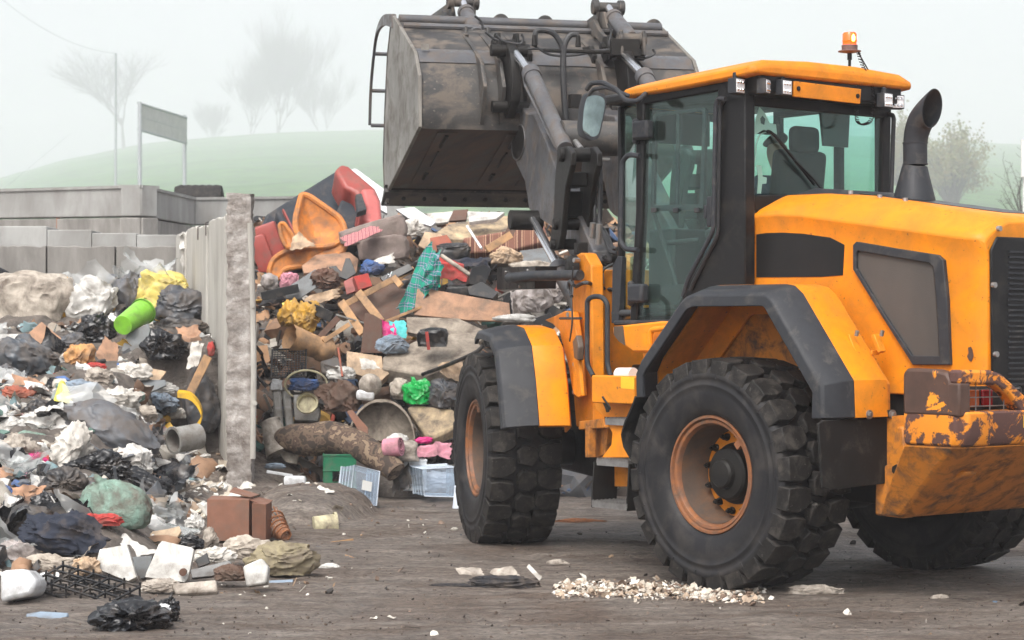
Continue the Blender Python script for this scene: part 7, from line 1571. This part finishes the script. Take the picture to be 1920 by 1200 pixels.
# camouflage sofa roll
cp = [W(a, b, y_) for a, b, y_ in ((519, 818, 22.6), (540, 822, 22.55), (578, 824, 22.5), (622, 822, 22.45), (664, 833, 22.3), (702, 853, 22.2), (728, 872, 22.1), (742, 886, 22.05))]; cb = bez(cp, 8); n_ = len(cb)
m = MB(); m.tube(cb, [0.05+0.125*math.sin(min(1, (i/n_)*3.0+0.1)*math.pi/2)*(1-0.5*smooth(0.35, 1, i/n_)) for i in range(n_)], 24); m.v = [p+V((.012*nz(p*8, 1), .012*nz(p*8, 2), .02*nz(p*5, 3))) for p in m.v]
item(m, 'sofa_roll', 'camo', 'long curved camouflage sofa bolster at the foot of the right heap', 'bolster', cp[3], smooth=70)
panel('bolster_end', [(512, 800), (530, 804), (560, 850), (556, 870), (536, 866), (520, 846)], 'sack_beige', 'greyish board at the left end of the camouflage bolster', 'board', 0.06, 0.3, Y=22.6)
# crates and clear boxes
def crate(name, px0, px1, py0, py1, Y, dep, yaw, mat, label, cat, slots=True, wall=0.012):
    w_ = (px1-px0)*Y/F; h_ = (py1-py0)*Y/F; o = W(px0, py1, Y); R3 = Matrix.Rotation(yaw, 3, 'Z'); m = MB()
    B = lambda x0, x1, y0, y1, z0, z1: m.box(o+R3 @ V(((x0+x1)/2, (y0+y1)/2, (z0+z1)/2)), (x1-x0, y1-y0, z1-z0), R3)
    B(0, w_, 0, dep, 0, wall)
    for y0 in (0, dep-wall):
        if slots: B(wall, w_-wall, y0, y0+wall, h_*0.52, h_); B(wall, w_-wall, y0, y0+wall, wall, h_*0.14); B(wall, w_*0.28, y0, y0+wall, h_*0.14, h_*0.52); B(w_*0.86, w_-wall, y0, y0+wall, h_*0.14, h_*0.52)
        else: B(wall, w_-wall, y0, y0+wall, wall, h_)
    for x0 in (0, w_-wall): B(x0, x0+wall, 0, dep, wall, h_)
    B(-0.006, w_+0.006, -0.008, 0.0, h_-0.02, h_+0.002); B(-0.006, w_+0.006, -0.008, 0.0, h_*0.50, h_*0.54); B(-0.006, w_+0.006, -0.008, 0, 0, 0.02)
    return item(m, name, mat, label, cat, o, bevel=0.003)
crate('beverage_crate', 606, 668, 852, 916, 22.15, 0.34, 0.1, 'crate_green', 'dark green beverage crate under the camouflage bolster', 'crate')
note([(600, 850), (870, 950)], 22.6); crate('white_crate', 757, 800, 862, 920, 22.3, 0.3, 0.1, 'plastic_white', 'white plastic crate left of the clear box beside the front wheel', 'crate')
def clear_box(pts, Y, lean, yaw, dep, label):
    P3, c = plane_pts(pts, Y, lean, yaw); nn = (P3[1]-P3[0]).cross(P3[3]-P3[0]).normalized(); nn = nn if nn.y > 0 else -nn; m = MB(); q = [p+nn*dep for p in P3]; c2 = sum(q, V((0, 0, 0)))/4
    t = 0.004; m.slab(P3, t)
    for i in range(4):
        a, b, b2, a2 = P3[i], P3[(i+1) % 4], q[(i+1) % 4], q[i]; ins = (c2+c)/2; nv = (b-a).cross(a2-a).normalized(); nv = nv if nv.dot(ins-a) > 0 else -nv; m.prism([a+nn*t, b+nn*t, b2, a2], nv*t)
    bx_ = item(m, 'storage_box', 'clear_plastic', label, 'box', c, smooth=0); m = MB(); m.tube([p+(p-c2)*0.02 for p in q], 0.012, 6, closed=True); m.tube([p for p in P3], 0.006, 5, closed=True)
    for s in (0.3, 0.55, 0.8): m.tube([a.lerp(b, s) for a, b in zip(P3, q)], 0.004, 4, closed=True)
    r_ = m.build('box_rim', 'plastic_milky', bx_); r_.location = -V(bx_.location); return bx_
mk('plastic_milky', (0.62, 0.68, 0.75), (0.55, 0.6, 0.68), scale=5, rough=0.35)
clear_box([(664, 872), (712, 884), (706, 948), (655, 942)], 21.2, 0.15, 0.55, 0.30, 'clear plastic storage box standing upright on the mud in front of the green crate')
m = MB(); P3, c = plane_pts([(680, 900), (698, 904), (696, 922), (678, 918)], 21.16, 0.15, 0.55); m.slab(P3, 0.002); q = m.build('paper_label', 'paper_white', bpy.data.objects['storage_box'], smooth=0); q.location = -V(bpy.data.objects['storage_box'].location)
clear_box([(790, 880), (858, 876), (858, 932), (796, 930)], 21.9, 0.0, 0.3, 0.45, 'clear plastic storage box lying between white crate and front wheel')
lump('milky_bag', 815, 905, 66, 44, 'plastic_milky', 'milky plastic bag inside the clear storage box beside the front wheel', 'bag', 130, fold=0.2, Y=22.6)
panel('milky_board', [(853, 905), (862, 905), (860, 958), (848, 956)], 'plastic_milky', 'narrow milky lid standing right at the front wheel', 'lid', 0.01, 0.1, Y=21.3)
sheet('pink_cloth', [(772, 838), (846, 834), (844, 860), (782, 858)], 'cloth_pink', 'pink cloth spread below the stained cream mattress pad', 'cloth', 0.07, 46, Y=22.5, lean=0.9)
lump('white_cloth', 742, 830, 44, 30, 'bag_white', 'white rolled cloth left of the pink cloth', 'cloth', 131, fold=0.12, Y=22.4)
lump('magenta_rag', 796, 826, 30, 14, 'magenta', 'dark magenta rag on the upper edge of the pink cloth', 'rag', 132, fold=0.2, Y=22.6)
lump('canister', 757, 850, 54, 38, 'foam_dirty', 'dirty white canister above the white crate', 'canister', 133, square=0.3, fold=0.04, Y=22.25)
m = MB(); o = W(722, 840, 22.1)
for k in range(3): m.lathe([(0.09-k*0.025, 0), (0.09-k*0.025, 0.18)], o, (0.9, -0.3, 0.1), 18)
item(m, 'rolled_rug', 'cloth_pink', 'rolled violet rug end left of the white rolled cloth', 'rug', o, solid=0.012)
sheet('black_sheet', [(735, 870), (765, 860), (770, 915), (736, 930)], 'bag_black_matt', 'black plastic sheet behind the white crate', 'sheet', 0.05, 47, Y=22.3)
m = MB()
for i in range(9): m.tube([W(662+i*12, 950, 21.4), W(668+i*12, 970, 20.6)], 0.008, 4)
for t in (0, .33, .66, 1): m.tube([W(662+6*t, 950+20*t, 21.4-.8*t), W(762+6*t, 954+16*t, 21.4-.8*t)], 0.011, 4)
item(m, 'black_grate', 'plastic_black', 'black plastic grate lying flat on the mud in front of the clear box', 'grate', W(715, 960, 21))
lump('white_bottle', 553, 902, 42, 20, 'plastic_white', 'white plastic bottle lying right of the end pillar on the mound', 'bottle', 134, square=0.4, fold=0.0, fine=0, low=0.05, Y=21.9)
bar('white_pipe', (500, 884), (548, 892), 0.03, 0.03, 'plastic_white', 'thin white pipe right of the end pillar', 'pipe', Y0=22.0, Y1=22.1)
lump('blue_bag', 516, 874, 34, 12, 'denim', 'small pale blue wrapper right of the end pillar', 'wrapper', 135, fold=0.25, Y=22.3)
# big white car-like thing seen beneath the loader
m = MB(); pts = [W(a, b, 23.6) for a, b in ((1042, 870), (1050, 864), (1120, 868), (1180, 885), (1210, 925), (1040, 925))]; m.prism(pts, (0, 1.2, 0)); item(m, 'white_tank', 'foam_dirty', 'large white moulded tank on the ground seen between the wheels', 'tank', pts[0], bevel=0.08, seg=4)
# flattened waste in front of the rear wheel
lump('trousers', 940, 1096, 130, 30, 'cloth_black', 'flattened black trousers on the mud in front of the rear wheel', 'clothes', 140, fold=0.25, Y=14.75, d=0.22, rot=(0, 0.03, 0), flat=0.4)
lump('trouser_leg', 850, 1099, 110, 9, 'cloth_black', 'thin black cloth strip left of the flattened black trousers', 'cloth', 141, fold=0.2, Y=14.75, d=0.12)
sheet('paper_sheet', [(850, 1070), (902, 1066), (910, 1086), (862, 1090)], 'foam_dirty', 'crumpled whitish paper left behind the flattened black trousers', 'paper', 0.03, 48, Y=15.35, lean=2.5)
sheet('paper_sheet', [(920, 1074), (966, 1068), (978, 1086), (926, 1088)], 'foam_dirty', 'second crumpled whitish paper just above the flattened black trousers', 'paper', 0.03, 49, Y=15.2, lean=2.5)
bar('white_strip', (990, 1061), (1014, 1086), 0.03, 0.01, 'paper', 'narrow white strip standing above the flattened black trousers', 'strip', Y0=15.2, Y1=15.0)
lump('foam_lump', 1045, 1056, 36, 13, 'foam_dirty', 'small grey foam lump on the mud between front and rear wheel', 'foam', 142, fold=0.25, Y=16.1)
lump('twig_bundle', 1082, 978, 88, 10, 'wicker', 'flat reddish twig bundle on the mud behind the rear wheel', 'twigs', 143, fold=0.3, fine=0.2, Y=19.7)
lump('dirt_lump', 1530, 1110, 90, 22, 'foam_dirty', 'grey dirt patch with foam right of the foam crumbs by the rear wheel', 'dirt', 144, fold=0.3, fine=0.2, Y=14.3, flat=0.3)
lump('foam_lump', 1762, 1120, 28, 10, 'foam_dirty', 'single small foam lump on the mud at the lower right', 'foam', 145, fold=0.25, Y=14.0)

# further bags and sheets of the left heap
for i_, (px, py, wp, hp, mt, lb, nm) in enumerate((
    (20, 802, 50, 36, 'bag_white', 'white bag at the left edge above the crumpled whitish waste', 'plastic_bag'), (150, 726, 60, 26, 'denim', 'pale blue bag right of the lemon yellow cone', 'plastic_bag'),
    (300, 728, 60, 24, 'bag_white', 'thin white film bag above the pale blue translucent bag', 'plastic_bag'), (272, 778, 50, 30, 'sack_beige', 'beige rag on the upper right side of the huge grey tarpaulin bag', 'rag'),
    (140, 642, 44, 34, 'bag_darkgrey', 'dark grey bag between the askew cardboard box and the shiny black bag', 'refuse_bag'), (12, 700, 40, 30, 'bag_grey', 'small grey bag at the left edge over the bent cardboard', 'refuse_bag'),
    (300, 872, 44, 24, 'bag_white', 'small white bag beside the mound under the dark grey bag', 'plastic_bag'), (56, 822, 60, 24, 'bag_teal', 'pale green film left of the milky twisted bag', 'plastic_bag'),
    (168, 920, 46, 30, 'bag_grey', 'small grey bag between the two black bags above the mesh bag', 'refuse_bag'), (334, 776, 40, 22, 'paper', 'whitish rag under the yellow curved band', 'rag'))):
    lump(nm, px, py, wp, hp, mt, lb, 'rag' if nm == 'rag' else 'bag', 200+i_, fold=0.18, low=0.3)
# ------------------------------------------------------------------ masses nobody could count
mk('shred_matt', (1, 1, 1), (0.78, 0.77, 0.75), scale=9, rough=0.8, bump=0.3, bscale=20, dirt=(0.14, 0.11, 0.085), damt=0.36, dscale=7, sharp=0.3, vcol=True)
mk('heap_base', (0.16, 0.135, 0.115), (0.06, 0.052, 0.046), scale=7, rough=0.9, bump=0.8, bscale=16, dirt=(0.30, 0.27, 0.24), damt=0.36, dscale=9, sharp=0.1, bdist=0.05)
PAL_L = [((212, 210, 206), 11), ((188, 182, 172), 9), ((150, 140, 128), 6), ((176, 140, 112), 4), ((60, 62, 66), 6), ((96, 100, 106), 5), ((120, 145, 150), 3), ((110, 140, 130), 2), ((190, 80, 75), 1.2), ((205, 165, 70), 1), ((80, 110, 160), 1), ((110, 84, 66), 6), ((225, 224, 222), 5), ((200, 150, 165), 0.8)]
PAL_R = [((190, 150, 115), 5), ((150, 118, 94), 6), ((60, 52, 46), 9), ((35, 36, 38), 8), ((200, 195, 186), 5), ((120, 116, 110), 5), ((110, 80, 60), 6), ((165, 75, 60), 1.4), ((70, 95, 130), 1.5), ((60, 110, 100), 1.2), ((200, 160, 80), 1), ((90, 92, 96), 5)]
def pick(rg, pal):
    t = sum(w for _, w in pal)*rg.random()
    for c, w in pal:
        t -= w
        if t <= 0: k = rg.uniform(0.8, 1.1); return tuple(x*k for x in srgb(*c)[:3])
    return (0.3, 0.3, 0.3)
def shard(mb, p, s, rg, kind, nrm):
    R3 = Euler((rg.gauss(0, 0.6)+nrm, rg.gauss(0, 0.5), rg.uniform(0, 6.3))).to_matrix()
    if kind == 'sheet':
        n = 4 if s < 0.08 else 8; asp = rg.uniform(0.5, 1); sd = rg.randint(0, 999); cu = rg.uniform(-1, 1)
        def fn(u, v): q = V(((u-.5)*2, (v-.5)*2*asp, 0)); q.z = 0.45*nz(q*1.3, sd)+0.3*ridge(q*2.3, sd+1)*0.5+cu*0.35*q.x*q.x; q += V((nz(q*2, sd+3)*.3, nz(q*2, sd+5)*.3, 0)); return p+R3 @ (q*s)
        mb.grid(fn, n, n)
    elif kind == 'stick': mb.box(p, (s*rg.uniform(1.8, 4), s*0.16, s*0.08), R3)
    elif kind == 'block': mb.box(p, (s*1.2, s*rg.uniform(0.5, 1), s*rg.uniform(0.15, 0.6)), R3)
    elif kind == 'board': mb.box(p, (s*2.0, s*rg.uniform(0.8, 1.5), s*0.06), R3)
    elif kind == 'tube': a = R3 @ V((s*0.8, 0, 0)); mb.tube([p-a, p-a*0.6, p+a*0.7, p+a], [s*0.3, s*0.32, s*0.3, s*0.1], 8)
    elif kind == 'lump':
        bm = bmesh.new(); bmesh.ops.create_icosphere(bm, subdivisions=2, radius=1); sd = rg.randint(0, 999); dx, dy, dz = rg.uniform(.6, 1.2), rg.uniform(.5, 1), rg.uniform(.35, .7)
        vs = []
        for v in bm.verts: k = 1+0.6*nz(v.co*1.6, sd)+0.25*ridge(v.co*3.5, sd+1); vs.append(p+R3 @ V((v.co.x*k*s*dx, v.co.y*k*s*dy, v.co.z*k*s*dz)))
        mb.add(vs, [[v.index for v in f_.verts] for f_ in bm.faces]); bm.free()
def scatter(n, sampler, pal, s0, s1, kinds, seed, nrm=0.35, lift=0.25):
    rg = random.Random(seed); mb = MB()
    k_ = 0
    while k_ < n:
        k_ += 1; X, Y = sampler(rg); z = height(X, Y); s = s0*(s1/s0)**(rg.random()**1.6); zz_ = z+s*lift*0.6; qx = CX+F*X/Y; qy = HY-F*(zz_-H)/Y
        if any(abs(qx-a) < c+s*1500/Y and abs(qy-b) < d+s*1000/Y and Y < e+0.5 and rg.random() < 0.86 for a, b, c, d, e in HEROES): continue
        mb.tint = pick(rg, pal); shard(mb, V((X, Y, z+s*lift*rg.uniform(-0.5, 1.6))), s, rg, rg.choice(kinds), nrm)
    return mb
def samp_left(rg):
    while True:
        Y = rg.uniform(14.0, 26.1); X = rg.uniform(-6.6*Y/26-0.3, -2.0)
        if Y > WY0 and X > wallx(Y)-0.14: continue
        if h_left(X, Y) > 0.07: return X, Y
def samp_right(rg):
    while True:
        Y = 22.7+(rg.random()**1.2)*7.6; X = rg.uniform(-3.6, 2.2)
        if X > wallx(Y)+0.3 and h_right(X, Y) > 0.06: return X, Y
def samp_mound(rg):
    while True:
        Y = rg.uniform(19.0, 23.6); X = rg.uniform(-3.6, -2.6) if rg.random() < 0.75 else rg.uniform(-3, -1.4)
        if mound(X, Y) > 0.08 and (Y < 21.7 or X < wallx(Y)-0.12): return X, Y
def heap_surface(x0, x1, y0, y1, fn, st, sd):
    m = MB(); nx, ny = int((x1-x0)/st), int((y1-y0)/st)
    m.v = []
    for j in range(ny+1):
        for i in range(nx+1):
            X = x0+(x1-x0)*i/nx; Y = y0+(y1-y0)*j/ny; h_ = fn(X, Y); z = h_-0.02 if h_ <= 0.02 else h_+min(1, h_*4)*(0.10*nz((X*2.2, Y*2.2, 0), sd)+0.06*ridge((X*5, Y*5, 0), sd+1)+0.03*nz((X*14, Y*14, 0), sd+2))
            m.v.append(V((X, Y, z if h_ > 0.02 else -0.15)))
    m.f = [(j*(nx+1)+i, j*(nx+1)+i+1, (j+1)*(nx+1)+i+1, (j+1)*(nx+1)+i) for j in range(ny) for i in range(nx)]; m.c = [None]*len(m.f); return m
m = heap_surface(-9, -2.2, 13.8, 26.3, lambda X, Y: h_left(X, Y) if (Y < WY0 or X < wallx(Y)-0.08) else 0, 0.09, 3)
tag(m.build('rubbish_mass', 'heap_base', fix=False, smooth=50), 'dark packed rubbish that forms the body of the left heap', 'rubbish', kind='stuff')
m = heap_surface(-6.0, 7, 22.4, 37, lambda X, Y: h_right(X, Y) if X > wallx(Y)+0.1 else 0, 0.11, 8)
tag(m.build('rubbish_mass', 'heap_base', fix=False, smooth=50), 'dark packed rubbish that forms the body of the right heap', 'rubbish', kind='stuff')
KL = ['sheet', 'sheet', 'sheet', 'lump', 'lump', 'block', 'stick', 'tube']; KR = ['sheet', 'sheet', 'lump', 'block', 'stick', 'stick', 'board', 'board', 'tube']
m = scatter(6800, samp_left, PAL_L, 0.035, 0.17, KL, 5); tag(m.build('loose_litter', 'shred_matt', fix=False, smooth=40), 'mixed shreds, wrappers and paper covering the left heap', 'litter', kind='stuff')
m = scatter(6400, samp_right, PAL_R, 0.05, 0.26, KR, 6); tag(m.build('loose_litter', 'shred_matt', fix=False, smooth=40), 'splinters, boards and scraps covering the right heap', 'litter', kind='stuff')
WHT = [((225, 222, 215), 8), ((200, 190, 175), 5), ((160, 140, 120), 2), ((90, 80, 72), 1)]
m = scatter(420, samp_mound, WHT, 0.02, 0.10, ['sheet', 'block', 'lump'], 9, nrm=0.0); tag(m.build('foam_litter', 'shred_matt', fix=False, smooth=40), 'white foam and paper bits strewn on the dirt mound', 'litter', kind='stuff')
def samp_foam(rg):
    t = rg.random(); px = 1045+t*385+rg.gauss(0, 6); py = 1104+rg.gauss(0, 7)+18*t*(1 if rg.random() < 0.6 else 0.2); Y = H*F/(py-HY); return (px-CX)/F*Y, Y
m = scatter(2300, samp_foam, [((206, 196, 182), 6), ((176, 156, 136), 5), ((110, 90, 76), 3), ((224, 220, 212), 3)], 0.006, 0.032, ['sheet', 'lump', 'block', 'sheet'], 10, nrm=0.0, lift=0.4)
tag(m.build('foam_crumbs', 'shred_matt', fix=False, smooth=40), 'band of crushed white foam crumbs on the mud in front of the rear wheel', 'litter', kind='stuff')
def samp_ground(rg):
    r1 = rg.random()
    if r1 < 0.45: px, py = rg.uniform(0, 660), rg.uniform(1020, 1120)
    elif r1 < 0.7: px, py = rg.uniform(500, 880), rg.uniform(930, 1010)
    else: px, py = rg.uniform(0, 1920), rg.uniform(985, 1200)
    Y = H*F/(py-HY); return (px-CX)/F*Y, Y
m = scatter(520, samp_ground, [((215, 210, 200), 4), ((120, 100, 86), 5), ((50, 46, 44), 5), ((150, 125, 100), 3), ((90, 110, 130), 0.5)], 0.006, 0.034, ['sheet', 'block', 'stick', 'lump'], 11, nrm=0.0, lift=0.3)
tag(m.build('ground_litter', 'shred_matt', fix=False, smooth=40), 'small scraps and crumbs trodden into the mud', 'litter', kind='stuff')
def samp_peb(rg):
    py = 960+240*rg.random()**0.7; px = rg.uniform(-30, 1950); Y = H*F/(py-HY); return (px-CX)/F*Y, Y
m = scatter(2600, samp_peb, [((92, 78, 68), 5), ((62, 53, 48), 5), ((120, 106, 96), 1)], 0.003, 0.013, ['lump', 'block'], 12, nrm=0.0, lift=0.1)
tag(m.build('mud_clods', 'shred_matt', fix=False, smooth=40), 'small mud clods and pebbles on the ground', 'mud clods', kind='stuff')
m = scatter(560, samp_left, [((255, 255, 255), 1)], 0.08, 0.30, ['sheet'], 21, nrm=0.7, lift=0.6); tag(m.build('plastic_film', 'film', fix=False, smooth=50), 'thin translucent plastic film lying over the left heap', 'film', kind='stuff')
m = scatter(240, samp_left, [((255, 255, 255), 1)], 0.08, 0.30, ['sheet'], 22, nrm=0.7, lift=0.5); tag(m.build('dark_film', 'bag_black', fix=False, smooth=50), 'torn glossy black film lying over the left heap', 'film', kind='stuff')
m = scatter(420, samp_right, [((255, 255, 255), 1)], 0.06, 0.20, ['sheet', 'stick', 'lump'], 23, nrm=0.7, lift=0.5); tag(m.build('dark_scraps', 'plastic_black', fix=False, smooth=50), 'broken black plastic scraps over the right heap', 'scraps', kind='stuff')
# ------------------------------------------------------------------ haze, sky, sun, camera
m = bpy.data.materials.new('haze'); m.use_nodes = True; nt = m.node_tree; nt.nodes.remove(nt.nodes['Principled BSDF'])
pv = nt.nodes.new('ShaderNodeVolumePrincipled'); pv.inputs['Color'].default_value = (0.945, 0.957, 1.0, 1); pv.inputs['Density'].default_value = HAZE_DENSITY
pv.inputs['Anisotropy'].default_value = 0.0
nt.links.new(pv.outputs[0], nt.nodes['Material Output'].inputs['Volume']); MATS['haze'] = m
hz = MB(); hz.bx(-2700, 2700, -80, 2650, -36, 270)
tag(hz.build('haze', 'haze', smooth=0), kind='stuff', label='pale fog filling the air')
w = bpy.data.worlds.new('World'); S.world = w; w.use_nodes = True; nt = w.node_tree; N = nt.nodes; L = nt.links
sky = N.new('ShaderNodeTexSky'); sky.sky_type = 'NISHITA'; sky.sun_disc = False
SUN_EL, SUN_AZ = math.radians(52), math.radians(200)       # azimuth clockwise from +Y
sky.sun_elevation = SUN_EL; sky.sun_rotation = SUN_AZ; sky.air_density = 1.0; sky.dust_density = 6.0; sky.ozone_density = 1.0
hs_ = N.new('ShaderNodeHueSaturation'); hs_.inputs['Saturation'].default_value = 0.30       # overcast sky is nearly colourless
L.new(sky.outputs[0], hs_.inputs['Color']); L.new(hs_.outputs[0], N['Background'].inputs['Color']); N['Background'].inputs['Strength'].default_value = 0.15
sl = bpy.data.lights.new('sun', 'SUN'); sl.energy = 0.9; sl.angle = math.radians(25); sl.color = (1, 0.96, 0.9)
so_ = bpy.data.objects.new('sun', sl); COL.objects.link(so_)
dirn = V((math.sin(SUN_AZ)*math.cos(SUN_EL), math.cos(SUN_AZ)*math.cos(SUN_EL), math.sin(SUN_EL)))
so_.rotation_euler = (-dirn).to_track_quat('-Z', 'Y').to_euler()
cd = bpy.data.cameras.new('camera'); cam = bpy.data.objects.new('camera', cd); COL.objects.link(cam); S.camera = cam
cam.location = (0, 0, H); cam.rotation_euler = (math.radians(90), 0, 0); cd.sensor_width = 36; cd.lens = F/1920*36; cd.shift_y = (HY-600)/1920
cd.clip_start = 0.5; cd.clip_end = 8000
cd.dof.use_dof = True; cd.dof.focus_distance = 15.5; cd.dof.aperture_fstop = 5.0
S.view_settings.view_transform = 'Standard'; S.view_settings.look = 'None'; S.view_settings.exposure = EXPOSURE; S.view_settings.gamma = 1
S.render.engine = 'CYCLES'; S.cycles.volume_bounces = 1; S.cycles.max_bounces = 6; S.cycles.transparent_max_bounces = 16; S.cycles.volume_step_rate = 4
